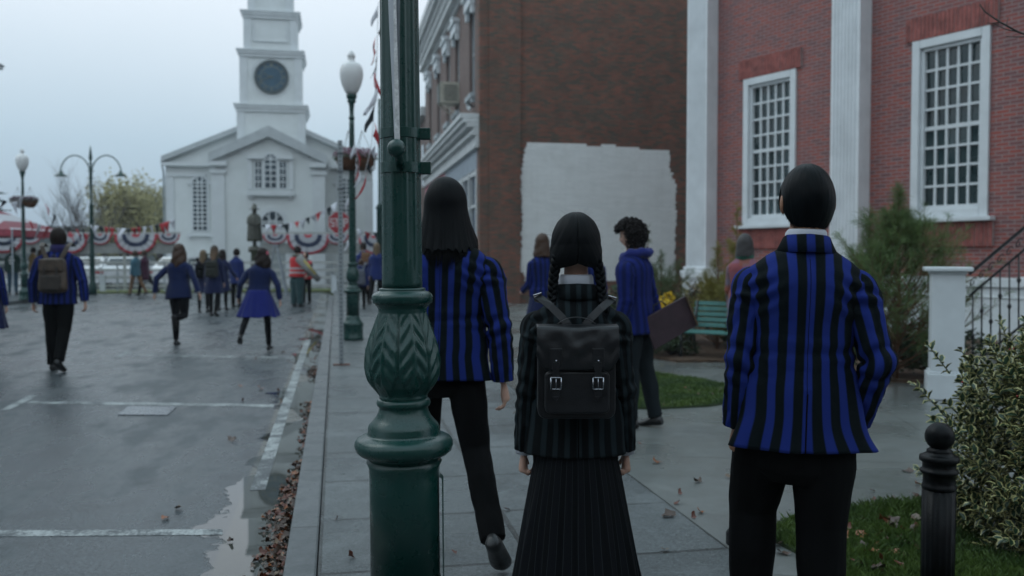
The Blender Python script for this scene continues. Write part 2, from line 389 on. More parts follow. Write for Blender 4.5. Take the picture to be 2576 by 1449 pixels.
lit_glass = glass_mat('pale_curtain', (.22, .20, .15), .3)

# ------------------------------------------------------------------ red brick hall (right)
WN = Vector((-.8537, -.5208, 0)); WD = Vector((.5208, -.8537, 0)); W0 = Vector((17.17-.61*21, 21, 0))
def WS(x, y): p = PL(x, y, W0, WN); return (p-W0).dot(WD), p.z
wang = math.atan2(WD.y, WD.x)                      # local x = along wall, local -y ... outward
hall = thing('brick_hall', 'red brick hall with white fluted pilasters and tall many paned windows', 'building', W0, wang)
# local: x along WD, y = inward (left-hand normal), outward = -y
sL = 0; sR = WS(2576, 645)[0]+5.5
wins = []
for (x0, x1, yt, yb, yr) in ((1873, 2004, 200, 563, 0), (2298, 2491, 108, 556, 0)):
    s0, z1 = WS(x0, yt); s1 = WS(x1, 300)[0]; z0 = WS(x0, yb)[1]; wins.append((s0, s1, z0, z1))
zb = wins[0][2]*.5+wins[1][2]*.5; zt = wins[0][3]*.5+wins[1][3]*.5
wins = [(a, b, zb, zt) for a, b, _, _ in wins]
wn_w = wins[1][1]-wins[1][0]
HZ = 9.5; BZ = 1.12
def SOUT(x, off):
    p = PL(x, 645, W0+WN*off, WN); return (p-W0).dot(WD)
sL = SOUT(1775, .33)-.66
g = MB(); xs = [sL]
for a, b, _, _ in wins: xs += [a, b]
xs.append(sR)
for i in range(len(xs)-1):
    if i % 2 == 0: g.b2(xs[i], xs[i+1], 0, .35, BZ, HZ)
    else: g.b2(xs[i], xs[i+1], 0, .35, BZ, zb); g.b2(xs[i], xs[i+1], 0, .35, zt, HZ)
g.b2(sL, sL+.35, .352, 9, BZ, HZ)
g.build('wall', red_brick, hall)
g = MB(); g.b2(sL-.06, sR+.06, -.07, .4, -.2, BZ-.16); g.b2(sL-.10, sR+.1, -.12, .4, BZ-.158, BZ-.004)
g.b2(sL-.08, sR+.08, -.09, .4, BZ-.34, BZ-.30); g.b2(sL-.08, sL+.4, .402, 9.05, -.2, BZ-.004)
g.build('base_course', white_paint, hall, bevel=.012)
g = MB(); g.b2(sL-.2, sR+.2, -.5, 9.2, HZ+.002, HZ+.9); g.b2(sL-.4, sR+.4, -.8, 9.4, HZ+.902, HZ+1.2)
g.build('cornice', white_paint, hall, bevel=.03)
for a, b, z0, z1 in wins:
    fr = MB(); fw = .15
    for (x0, x1, q0, q1) in ((a, a+fw, z0, z1), (b-fw, b, z0, z1), (a+fw, b-fw, z1-fw, z1), (a+fw, b-fw, z0, z0+fw)):
        fr.b2(x0+.002, x1-.002, -.045, .16, q0+.002, q1-.002)
    for (x0, x1, q0, q1) in ((a+fw, a+fw+.06, z0+fw, z1-fw), (b-fw-.06, b-fw, z0+fw, z1-fw), (a+fw, b-fw, z1-fw-.06, z1-fw), (a+fw, b-fw, z0+fw, z0+fw+.07)):
        fr.b2(x0, x1, .02, .17, q0, q1)
    w = fr.build('window', white_paint, hall, bevel=.008)
    mu = MB(); A, B, Z0, Z1 = a+fw+.06, b-fw-.06, z0+fw+.07, z1-fw-.06
    for k in range(1, 5): x = A+(B-A)*k/5; mu.b2(x-.02, x+.02, .06, .12, Z0, Z1)
    for k in range(1, 8):
        z = Z0+(Z1-Z0)*k/8; h = .034 if k == 4 else .02; mu.b2(A, B, .057, .117, z-h, z+h)
    mu.build('muntins', white_paint, w)
    gl = MB(); random.seed(int(a*10)+5)
    for i in range(5):
        for k in range(8):
            x0 = A+(B-A)*i/5; z_ = Z0+(Z1-Z0)*k/8; dx = random.uniform(-.012, .012); dz = random.uniform(-.012, .012)
            gl.quad((x0, .10+dx, z_), (x0+(B-A)/5, .10-dx, z_), (x0+(B-A)/5, .10-dx+dz, z_+(Z1-Z0)/8), (x0, .10+dx+dz, z_+(Z1-Z0)/8))
    gl.build('pane', dark_glass, w)
    sl = MB(); sl.b2(a-.12, b+.12, -.16, .1, z0-.075, z0-.002); sl.build('sill', white_paint, w, bevel=.01)
    for nm, q0, q1, xx, px in (('lintel', z1+.003, z1+.40, .13, -.05), ('apron', z0-.50, z0-.08, .10, -.05)):
        lt = MB(); n = int((b-a+2*xx)/.0755); wst = (b-a+2*xx)/n
        mt_ = MB(); mt_.b2(a-xx+.002, b+xx-.002, px+.012, -.002, q0+.004, q1-.004)
        for k in range(n):
            x = a-xx+k*wst; j = random.uniform(-.004, .004)
            lt.b2(x+.007, x+wst-.007, px-j, .0, q0, q1)
        lt.build(nm, simple('soldier_brick', (.27, .078, .066), .75, .4, 7, .003, 80), hall)
        mt_.build('mortar', simple('pale_mortar', (.34, .27, .26), .8, .3, 9), hall)
mort = simple('soldier_brick', (.36, .10, .075))
# fluted pilasters
def pilaster(s1):
    w = .64; d = .33; s0 = s1-w; pb = BZ+.12
    m = MB(); pts = [(s0, 0.002), (s0, -d)]
    nf = 7; mar = .045; fwid = (w-2*mar)/nf
    for k in range(nf):
        x = s0+mar+k*fwid; pts.append((x+.012, -d))
        for j in range(1, 6):
            tt = j/6; pts.append((x+.012+(fwid-.024)*tt, -d+.03*math.sin(math.pi*tt)))
        pts.append((x+fwid-.012, -d))
    pts += [(s1, -d), (s1, 0.002)]
    m.prism(list(reversed(pts)), pb, HZ)
    p = m.build('pilaster', pil_white, hall)
    bs = MB(); bs.b2(s0-.10, s1+.10, -d-.10, -.001, pb-.26, pb-.09); bs.b2(s0-.05, s1+.05, -d-.05, -.001, pb-.088, pb-.001)
    bs.b2(s0-.06, s1+.06, -d-.06, -.072, -.1, pb-.262)
    bs.build('plinth', pil_white, p, bevel=.02)
pilaster(SOUT(1775, .33)); pilaster(SOUT(2156, .33)); pilaster(SOUT(2700, .33))

# ------------------------------------------------------------------ dark brick shop building
CO = Vector((0, 0, 0)); d0 = ray(1207, 645); CO = Vector((d0.x, d0.y, 0))*(26.5/d0.y)     # street corner
shop = thing('shop_building', 'dark brown brick corner building with white painted patch and grey shopfront cornice', 'building', CO, SROT)
# local: x = v (right), y = u (away); camera side wall is y=0; street facade x=0
def SW(x, y):  # on side wall
    p = PL(x, y, CO, -UD); q = p-CO; return q.dot(VD), p.z
def SFc(x, y):
    p = PL(x, y, CO, VD); q = p-CO; return q.dot(UD), p.z
SH = 11.2; LEN = 16.2
xq = SW(1300, 645)[0]
g = MB(); g.b2(xq, 13, .12, .5, -.2, SH); g.b2(xq+.001, xq+.11, .0, .118, -.2, SH)
g.build('side_wall', dark_brick, shop)
g = MB(); g.b2(.27, xq, .0, .5, -.2, SH); g.b2(0, .268, .03, .5, -.2, SH); g.build('corner_pier', dark_brick, shop)
# painted patch
g = MB(); x0, zt_ = SW(1314, 357); x1 = SW(1696, 372)[0]; zb_ = SW(1330, 709)[1]
rows = []; rh = .0667; z = math.ceil(zb_/rh)*rh; k = 0; random.seed(3)
kL = kR = 0
while z < zt_:
    f = (z-zb_)/(zt_-zb_)
    L_ = x0+.10*max(0, f-.82)/.18*1.6+.05*noise.noise(Vector((z*1.3, 0, 0)))+random.choice((0, 0, .02, -.02)); R_ = x1+(.10 if f < .74 else 0)-(.10 if f > .8 else 0)+.06*noise.noise(Vector((z*1.7, 5, 0)))+random.choice((0, 0, .03, -.02))
    if f < .06: L_ += .10
    if f > .955:       # broken top rows
        x = L_
        while x < R_:
            w = random.choice((.30, .6, .45))
            if noise.noise(Vector((x*1.7, z*4, 2))) > (-.15 if f < .97 else .05): g.b2(x, min(R_, x+w), .113, .119, z, z+rh)
            x += w
    else: g.b2(L_, R_, .113, .119, z, z+rh)
    z += rh
g.build('painted_patch', white_brick, shop)
# street facade: brick from z=6 to top with recessed windows, shopfront below
fs = [SFc(x, 100)[0] for x in (1187, 1150, 1127, 1103, 1082)]
fz0, fz1 = 6.35, 8.95; ww = .52
g = MB(); prev = .502
cuts = []
for s_ in fs: cuts += [s_-ww, s_+ww]
ys_ = [prev]+cuts+[LEN]
for i in range(len(ys_)-1):
    if i % 2 == 0: g.b2(0, .4, ys_[i], ys_[i+1], 5.62, SH)
    else: g.b2(0, .4, ys_[i], ys_[i+1], 5.62, fz0); g.b2(0, .4, ys_[i], ys_[i+1], fz1, SH)
g.b2(.4, 13, LEN-.3, LEN, 0, SH)
g.build('street_wall', face_brick, shop)
for s_ in fs:
    m = MB(); m.b2(.10, .2, s_-ww, s_-ww+.09, fz0, fz1); m.b2(.10, .2, s_+ww-.09, s_+ww, fz0, fz1); m.b2(.10, .2, s_-ww+.09, s_+ww-.09, fz1-.09, fz1); m.b2(.10, .2, s_-ww+.09, s_+ww-.09, (fz0+fz1)/2-.04, (fz0+fz1)/2+.04); m.b2(.10, .2, s_-ww+.09, s_+ww-.09, fz0, fz0+.07)
    w = m.build('window', grey_paint, shop)
    m = MB(); m.b2(.15, .18, s_-ww+.09, s_+ww-.09, fz0+.07, fz1-.09); m.build('pane', grey_paint if False else MATS.setdefault('wg', glass_mat('sash_glass', (.12, .16, .19), .2)), w)
    m = MB(); m.b2(-.16, 0, s_-ww-.14, s_+ww+.14, fz1, fz1+.30); m.b2(-.24, 0, s_-ww-.2, s_+ww+.2, fz1+.302, fz1+.42); m.b2(-.22, 0, s_-.16, s_+.16, fz1+.423, fz1+.6)
    m.b2(-.12, 0, s_-ww-.12, s_-ww+.06, fz1-.25, fz1-.002); m.b2(-.12, 0, s_+ww-.06, s_+ww+.12, fz1-.25, fz1-.002)
    m.build('window_hood', white_paint, w, bevel=.01)
    m = MB(); m.b2(-.14, .1, s_-ww-.1, s_+ww+.1, fz0-.14, fz0-.002); m.b2(-.1, 0, s_-ww-.06, s_-ww+.12, fz0-.28, fz0-.142); m.b2(-.1, 0, s_+ww-.12, s_+ww+.06, fz0-.28, fz0-.142); m.build('sill', grey_paint, w)
# cornices
def corn(m, steps, y0, y1):
    for (p, a, b) in steps: m.b2(-p, .39, y0-p*.0, y1, a, b)
m = MB(); corn(m, [(.14, 4.62, 4.72), (.10, 4.724, 4.98), (.24, 4.984, 5.09), (.18, 5.094, 5.2), (.36, 5.204, 5.33), (.48, 5.334, 5.46), (.55, 5.464, 5.60)], .1, LEN)
m.build('shop_cornice', simple('cornice_grey', (.55, .57, .57), .5, .15, 4, .001, 40), shop, bevel=.012)
m = MB(); corn(m, [(.10, 9.75, 9.9), (.3, 9.904, 10.05), (.14, 10.054, 10.5), (.4, 10.504, 10.7), (.55, 10.704, 10.9), (.6, 10.904, 11.2)], .0, LEN)
z_ = .4
while z_ < LEN: m.b2(-.34, -.142, z_, z_+.16, 10.2, 10.5); z_ += .42
m.build('roof_cornice', MATS['cornice_grey'], shop, bevel=.012)
m = MB(); m.b2(-.01, .3, .502, 8.4, 4.05, 4.616); m.build('sign_board', simple('sign_blue_grey', (.28, .33, .38), .5, .1, 2, 0), shop)
m = MB(); m.b2(-.011, .3, 8.404, LEN, 4.05, 4.616); m.build('sign_board', simple('sign_pink', (.50, .16, .20), .5, .15, 2, 0), shop)
m = MB(); y = .502; k = 0
while y < LEN:
    m.b2(-.03, .3, y, y+.18, -.1, 4.046); y += 1.55
m.b2(0, .3, .6, LEN, -.1, .62); m.b2(0, .3, .6, LEN, 3.9, 4.03); m.b2(.02, .3, .6, LEN, 2.95, 3.03)
m.build('shopfront_frame', MATS['cornice_grey'], shop)
m = MB(); m.b2(.1, .14, .6, LEN, .62, 3.9); m.build('shop_window', blue_glass, shop)
m = MB(); m.b2(.4, 13, .5, LEN, SH-.2, SH-.05); m.build('roof', simple('roof_felt', (.05, .05, .05), .9), shop)
# air conditioner in the second window, camera on wall
pa = SFc(1141, 240); ac = thing('air_conditioner', 'beige window air conditioner sticking out of brick wall above shopfront', 'air conditioner', CO+UD*fs[1]+VD*-.0, SROT)
zc = SFc(1150, 246)[1]; beige = simple('beige_metal', (.42, .40, .33), .5, .25, 8, .001, 30)
m = MB(); m.b2(-.62, .05, -.38, .38, 6.62, 7.32); m.build('case', beige, ac, bevel=.03)
m = MB(); m.b2(-.66, -.622, -.34, .34, 6.66, 7.28)
for k in range(6): m.b2(-.5, -.05, -.395, -.382, 6.72+k*.09, 6.76+k*.09)
m.build('grille', simple('grille_dark', (.12, .13, .12), .6), ac)
m = MB(); m.bar((-.55, -.3, 6.61), (-.002, -.3, 6.2), .04, .04); m.bar((-.55, .3, 6.61), (-.002, .3, 6.2), .04, .04); m.build('bracket', beige, ac)
sc_ = thing('security_camera', 'small white security camera on the brick building corner', 'camera', CO+UD*1.0+Vector((0, 0, 5.85)), SROT)
m = MB(); m.tube([(-.0, 0, .1), (-.18, 0, .12)], .03, 8); m.build('arm', simple('cam_dark', (.03, .03, .03), .5), sc_)
m = MB(); m.tube([(-.12, .18, .06), (-.22, -.38, -.02)], .065, 10); m.build('housing', white_paint, sc_)
# next shop further on, lower
nb = thing('brick_shop', 'lower brown brick shop beyond the corner building, seen beside the green post', 'building', CO+UD*(LEN+1.5)+VD*.2, SROT)
m = MB(); m.b2(0, 10, 0, 12, -.1, 8.2); m.build('wall', face_brick, nb)
m = MB(); m.b2(-.3, 10, -.1, 12.1, 8.2, 8.6); m.build('cornice', MATS['cornice_grey'], nb)
for k in range(3): m = MB(); m.b2(-.03, .0, 1.2+k*3.6, 2.3+k*3.6, 5, 7); m.build('window', dark_glass, nb)

# ------------------------------------------------------------------ church
CY0 = 48.0; dc = ray(684, 645); C0 = Vector((dc.x, dc.y, 0))*(CY0/dc.y)
def CH(x, y, off=0.0):
    p = PL(x, y, C0-UD*off, UD); q = p-C0; return q.dot(VD), p.z
church = thing('church', 'white clapboard church with clock tower and arched windows', 'church', C0, SROT)
# clapboard
def clap():
    t = NT('white_clapboard'); uv = t.co('UV'); sx = t.n('ShaderNodeSeparateXYZ', {0: uv})
    f = t.math('FRACT', t.math('DIVIDE', sx.outputs[1], .13))
    t.p(Base_Color=t.mix(t.ramp(t.noise(1.2, 4, .6, uv), [(.3, 0.), (.7, 1.)]), (.62, .65, .64), (.70, .73, .73)), Roughness=.6)
    t.bump(f, -.014, 1.0); return t.m
clapm = clap(); trim = simple('church_trim', (.64, .67, .68), .55, .06, 2, 0)
PO = 1.6     # pavilion projects toward camera
eL, zE = CH(408, 394); eR = -eL; hw = abs(CH(416, 400)[0])
zR = CH(684, 287)[1]; DEP = 20
body = MB(); body.xprism([(-hw, -.1), (hw, -.1), (hw, zE-.25), (0, zR-.25), (-hw, zE-.25)], 0, DEP)
body.build('wall', clapm, church)
rf = MB(); ov = .35
for sg in (-1, 1):
    a = Vector((0, 0, zR)); b = Vector((sg*(abs(eL)+.05), 0, zE-.03)); n_ = .28
    rf.xprism([(0, zR), (sg*abs(eL), zE), (sg*abs(eL), zE-n_), (0, zR-n_)] if sg < 0 else [(0, zR-n_), (sg*abs(eL), zE-n_), (sg*abs(eL), zE), (0, zR)], -ov, DEP+.3)
rf.build('roof', simple('roof_grey', (.47, .50, .51), .7, .1, 2, 0), church)
m = MB()
for sg in (-1, 1):   # eave returns
    m = MB()
    m.b2(min(sg*abs(eL), sg*(hw-2.2)), max(sg*abs(eL), sg*(hw-2.2)), -ov+.02, -.002, zE-.48, zE-.30)
    m.b2(min(sg*hw, sg*(hw-2.0)), max(sg*hw, sg*(hw-2.0)), -.10, -.002, zE-1.0, zE-.85)
    m.b2(min(sg*(hw+.02), sg*(hw-.4)), max(sg*(hw+.02), sg*(hw-.4)), -.06, -.003, -.1, zE-1.002)
    m.build('eave_trim', trim, church)
# pavilion
pl_ = abs(CH(532, 400, PO)[0]); pE, zPE = CH(526, 386, PO); zPR = CH(682, 318, PO)[1]; pE = abs(pE)
m = MB(); m.xprism([(-pl_, -.1), (pl_, -.1), (pl_, zPE-.2), (0, zPR-.3), (-pl_, zPE-.2)], -PO, 0); m.build('pavilion', clapm, church)
m = MB(); n_ = .55
for sg in (-1, 1):
    pts = [(0, zPR), (sg*pE, zPE), (sg*pE, zPE-n_*.8), (0, zPR-n_)]
    if sg > 0: pts = list(reversed(pts))
    m.xprism(pts, -PO-.35, -PO+.3 if False else 0.0)
m.build('pavilion_roof', MATS['roof_grey'], church)
m = MB()
for sg in (-1, 1):
    x0_, x1_ = sorted((sg*pl_, sg*(pl_-.62))); m.b2(x0_, x1_, -PO-.12, -PO-.002, -.1, zPE-1.0); m.b2(x0_-.08, x1_+.08, -PO-.2, -PO-.003, zPE-.998, zPE-.8)
    x0_, x1_ = sorted((sg*(pE-.05), sg*(pl_-.75))); m.b2(x0_, x1_, -PO-.34, -PO-.004, zPE-.62, zPE-.40)
for k in range(-16, 17):       # modillions under raking cornice
    x = k*.235; zz = zPR-(zPR-zPE)*abs(x)/pE-n_-.10
    if abs(x) < pl_-.5: m.b2(x-.04, x+.04, -PO-.16, -PO-.003, zz+.03, zz+.12)
m.build('pilaster_trim', trim, church)
# arched window helper in church local coords (plane y = yy)
def arch_poly(xc, w, z0, zs, n=12):   # outline, spring at zs
    pts = [(xc-w, z0), (xc+w, z0)]
    for k in range(n+1):
        a = math.pi*k/n; pts.append((xc+w*math.cos(a), zs+w*math.sin(a)))
    return pts
def arch_window(parent, xc, w, z0, zs, yy, cols, rows, glass, name='window', surround=.12, sill=True):
    f = MB(); f.xprism(arch_poly(xc, w+surround, z0-.02, zs), yy-.06, yy-.002); wo_ = f.build(name, trim, parent)
    gm = MB(); gm.xprism(arch_poly(xc, w, z0+.05, zs), yy-.075, yy-.062); gm.build('pane', glass, wo_)
    mm = MB(); zt2 = zs+w
    for k in range(1, cols): x = xc-w+2*w*k/cols; h = zs+math.sqrt(max(0, w*w-(x-xc)**2)); mm.b2(x-.03, x+.03, yy-.10, yy-.077, z0+.05, h)
    for k in range(1, rows): z = z0+.05+(zs-z0)*k/rows; mm.b2(xc-w, xc+w, yy-.097, yy-.079, z-.03, z+.03)
    mm.b2(xc-w, xc+w, yy-.098, yy-.078, zs-.03, zs+.03)
    for a in (math.pi/4, math.pi*3/4): mm.bar((xc, yy-.088, zs), (xc+w*.98*math.cos(a), yy-.088, zs+w*.98*math.sin(a)), .016, .04)
    mm.build('muntins', trim, wo_)
    if sill:
        s_ = MB(); s_.b2(xc-w-.3, xc+w+.3, yy-.22, yy-.002, z0-.28, z0-.1); s_.b2(xc-w-.25, xc-w-.1, yy-.15, yy-.003, z0-.4, z0-.282); s_.b2(xc+w+.1, xc+w+.25, yy-.15, yy-.003, z0-.4, z0-.282); s_.build('sill', trim, wo_)
        s_ = MB()
        for sg in (-1, 1):
            xa, xb = sorted((xc+sg*(w+.1), xc+sg*(w+.26))); s_.b2(xa, xb, yy-.12, yy-.003, zs-.08, zs+.08)
        s_.build('impost', trim, wo_)
    return wo_
for px in (502.5, 866):
    xc, zt3 = CH(px, 444); w = .33; z0 = CH(px, 581)[1]
    arch_window(church, xc, w, z0, zt3-w, 0.0, 3, 11, church_glass)
# palladian window
xc = CH(681, 430, PO)[0]; zt3 = CH(681, 388, PO)[1]; z0 = CH(681, 475, PO)[1]; zsd = CH(681, 407, PO)[1]
arch_window(church, xc, .27, z0, zt3-.27, -PO, 2, 5, church_glass, surround=.1, sill=False)
for sg in (-1, 1):
    c_ = xc+sg*.60; f = MB(); f.b2(c_-.22, c_+.22, -PO-.06, -PO-.002, z0-.02, zsd+.1); wo_ = f.build('window', trim, church)
    gm = MB(); gm.b2(c_-.15, c_+.15, -PO-.075, -PO-.062, z0+.05, zsd); gm.build('pane', church_glass, wo_)
    mm = MB(); mm.b2(c_-.02, c_+.02, -PO-.098, -PO-.078, z0+.05, zsd)
    for k in range(1, 4): mm.b2(c_-.15, c_+.15, -PO-.095, -PO-.079, z0+(zsd-z0)*k/4-.02, z0+(zsd-z0)*k/4+.03)
    mm.build('muntins', trim, wo_)
    f = MB(); xa, xb = sorted((xc+sg*.36, xc+sg*1.12)); f.b2(xa, xb, -PO-.22, -PO-.003, zsd+.12, zsd+.26); f.b2(xa if sg < 0 else xb-.22, xa+.22 if sg < 0 else xb, -PO-.1, -PO-.003, z0-.02, zsd+.118)
    f.build('window_hood', trim, church)
f = MB(); f.b2(xc-1.15, xc+1.15, -PO-.26, -PO-.003, z0-.36, z0-.16); f.b2(xc-1.05, xc-.85, -PO-.15, -PO-.003, z0-.5, z0-.362); f.b2(xc+.85, xc+1.05, -PO-.15, -PO-.003, z0-.5, z0-.362); f.build('sill', trim, church)
# door with fanlight
xc, zt3 = CH(686, 532, PO); w = .52
arch_window(church, xc, w, 2.9, zt3-w, -PO, 3, 2, church_glass, name='fanlight', surround=.22, sill=False)
m = MB(); m.b2(xc-1.0, xc+1.0, -PO-.2, -PO-.0765, 2.55, 2.8); m.b2(xc-.85, xc-.62, -PO-.15, -PO-.002, -.1, 2.548); m.b2(xc+.62, xc+.85, -PO-.15, -PO-.002, -.1, 2.548); m.build('door_surround', trim, church)
m = MB(); m.b2(xc-.61, xc+.61, -PO-.08, -PO-.002, -.1, 2.5); m.build('door', simple('door_grey', (.3, .33, .33), .5), church)
# tower
TY = -.9
def stage(name, pL, pR, y0, y1, par, inset=0, cor=None):
    xa, za = CH(pL, y0, -TY); xb, zb2 = CH(pR, y1, -TY); wd = xb-xa
    return xa, xb
def tower_box(px0, px1, zb_, zt_, name='tower', extra=None):
    xa = CH(px0, 300, -TY)[0]; xb = CH(px1, 300, -TY)[0]; xm = (xa+xb)/2; h = (xb-xa)/2
    m = MB(); m.b2(xa, xb, TY, TY+2*h, zb_, zt_); m.build(name, clapm, church)
    for x_, xs_ in ((xa-.01, xa-.05), (xb-.33, xb+.002)):
        tr = MB(); tr.b2(x_, x_+.34, TY-.05, TY-.002, zb_, zt_-.0); tr.b2(xs_, xs_+.048, TY-.04, TY+.3, zb_, zt_); tr.build('corner_board', trim, church)
    return xa, xb, h
def tower_cornice(xa, xb, h, z):
    m = MB(); m.b2(xa-.08, xb+.08, TY-.1, TY+2*h+.1, z-.28, z-.12); m.b2(xa-.15, xb+.15, TY-.17, TY+2*h+.17, z-.118, z+.02); m.b2(xa-.20, xb+.20, TY-.22, TY+2*h+.22, z+.022, z+.10)
    m.build('tower_cornice', trim, church)
z1_ = CH(684, 268, -TY)[1]; z2_ = CH(684, 131, -TY)[1]; z3_ = CH(684, 34, -TY)[1]
a, b, h = tower_box(598, 766, zE, z1_-.28, 'tower_base'); tower_cornice(a, b, h, z1_)
a, b, h = tower_box(606, 758, z1_+.12, z2_-.28, 'clock_stage'); tower_cornice(a, b, h, z2_)
a, b, h = tower_box(617, 748, z2_+.12, z3_-.28, 'belfry_stage'); tower_cornice(a, b, h, z3_)
xm = (a+b)/2
m = MB(); m.b2(xm-.85, xm+.85, TY-.06, TY-.003, z2_+.50, z2_+.58); m.b2(xm-.86, xm-.78, TY-.055, TY-.003, z2_+.582, z3_-.5); m.b2(xm+.78, xm+.86, TY-.055, TY-.003, z2_+.582, z3_-.5); m.build('panel_trim', trim, church)
a, b, h = tower_box(628, 738, z3_+.12, z3_+3.2, 'upper_belfry'); tower_cornice(a, b, h, z3_+3.5)
m = MB(); m.lathe([(h*1.1, z3_+3.62), (.02, z3_+9.5)], 8, (xm, TY+h, 0)); m.build('spire', clapm, church)
cx_, cz_ = CH(683, 194, -TY); cr_ = .77
ck = MB(); MX = Matrix.Translation((cx_, TY-.004, cz_)) @ Matrix.Rotation(R(90), 4, 'X')
def disc(m, r, d0, d1, n=40, r_in=None):
    rows = []
    if r_in is None:
        m.prism([(r*math.cos(2*math.pi*k/n), r*math.sin(2*math.pi*k/n)) for k in range(n)], d0, d1, MX)
    else:
        for rr, dd in ((r_in, d0), (r, d0), (r, d1), (r_in, d1), (r_in, d0)):
            rows.append([MX @ Vector((rr*math.cos(2*math.pi*k/n), rr*math.sin(2*math.pi*k/n), dd)) for k in range(n)])
        m.grid(rows, sm=False)
disc(ck, cr_, .02, .05); clock = ck.build('clock', simple('clock_face', (.03, .085, .13), .4, .2, 3, 0), church)
m = MB(); disc(m, cr_+.09, .0, .10, r_in=cr_-.05); m.build('clock_rim', simple('clock_rim_dark', (.06, .08, .085), .5), clock)
gold = simple('dull_gold', (.28, .26, .18), .45, .2, 9, 0)
m = MB()
for k in range(12):      # roman-numeral strokes
    a_ = math.pi*k/6; cnt = (3, 1, 2, 3, 2, 1, 2, 3, 4, 3, 1, 2)[k]
    for j in range(cnt):
        off = (j-(cnt-1)/2)*.045; ca, sa = math.sin(a_), math.cos(a_)
        p0 = Vector((ca*(cr_-.22)+sa*off, sa*(cr_-.22)-ca*off, .055)); p1 = Vector((ca*(cr_-.08)+sa*off, sa*(cr_-.08)-ca*off, .055))
        m.bar(MX @ p0, MX @ p1, .02, .012)
disc(m, cr_-.235, .051, .056, r_in=cr_-.255); m.build('numerals', gold, clock)
for ang, ln in ((-68, .42), (-108, .58)):
    a_ = R(ang); m = MB(); m.bar(MX @ Vector((-.08*math.sin(a_), -.08*math.cos(a_), .075)), MX @ Vector((ln*math.sin(a_), ln*math.cos(a_), .075)), .045, .015); m.build('clock_hand', gold, clock)
m = MB(); disc(m, cr_+.28, -.0, .012, r_in=cr_+.2); m.build('clock_moulding', trim, church)
# downspout at left corner
m = MB(); m.tube([(-abs(eL)+.02, -.2, zE-.1), (-abs(eL)+.0, -.2, zE-.35), (-hw-.08, -.12, zE-.8), (-hw-.08, -.12, .1)], .05, 8); m.build('downspout', simple('pipe_grey', (.3, .34, .36), .5), church)
# ------------------------------------------------------------------ street lamps
def wet_green():
    t = NT('wet_green_paint'); c = t.co()
    n1 = t.noise(5, 4, .6, c); dr = t.n('ShaderNodeTexVoronoi', {'Vector': c, 'Scale': 230.0, 'Randomness': 1.0}).outputs['Distance']
    dm = t.ramp(dr, [(.10, 1.), (.26, 0.)]); dk = t.ramp(t.noise(26, 3, .6, c), [(.48, 0.), (.56, 1.)])
    drop = t.math('MULTIPLY', dm, dk)
    t.p(Base_Color=t.mix(n1, (.0022, .033, .028), (.0038, .047, .039)), Roughness=t.ramp(t.noise(18, 3, .6, c), [(.3, .22), (.7, .38)]))
    t.b.inputs['Specular IOR Level'].default_value = .55
    gr = t.ramp(t.noise(7, 6, .75, c), [(.58, 0.), (.74, .4)]); t.p(Base_Color=t.mix(gr, t.b.inputs['Base Color'].links[0].from_socket, (.006, .012, .010)))
    t.bump(drop, .0012, .8); t.bump(t.noise(120, 3, .6, c), .0006, .7); t.bump(t.noise(14, 3, .6, c), .003, .35); return t.m
green = wet_green()
def globe_mat():
    t = NT('frosted_globe'); c = t.co()
    t.p(Base_Color=t.mix(t.noise(8, 4, .6, c), (.62, .62, .62), (.74, .74, .73)), Roughness=.28)
    t.b.inputs['Subsurface Weight'].default_value = .5; t.b.inputs['Subsurface Scale'].default_value = .1
    t.b.inputs['Subsurface Radius'].default_value = (.2, .2, .2); return t.m
globe = globe_mat()
def flute(n, depth, z0, z1, r0):
    def fn(t, z):
        if z < z0 or z > z1: return 0
        e = min(1, (z-z0)/.05, (z1-z)/.05); ph = (t*n/(2*math.pi)) % 1
        k = abs(ph-.5)*2
        return -depth*max(0, 1-(k/.72)**4)*e if k < .72 else 0
    return fn
def leaf_relief(t, z):
    if z < .95 or z > 1.27: return 0
    n = 7; ph = (t*n/(2*math.pi)+.5) % 1-.5; a = abs(ph)*2; v = (z-.95)/.32
    env = math.sin(math.pi*min(1, max(0, v)))**.5
    wid = .93*(1-max(0, v-.72)/.28*.8)
    if a > wid: return -.0045*env
    vein = .006*math.exp(-(a/.10)**2)+.0035*math.exp(-((a-wid)/.10)**2)
    rib = .0042*math.sin((v*5.2-a*1.35)*2*math.pi)*min(1, a*4)*min(1, (wid-a)*4)
    return (vein+rib+.003*(1-a))*env
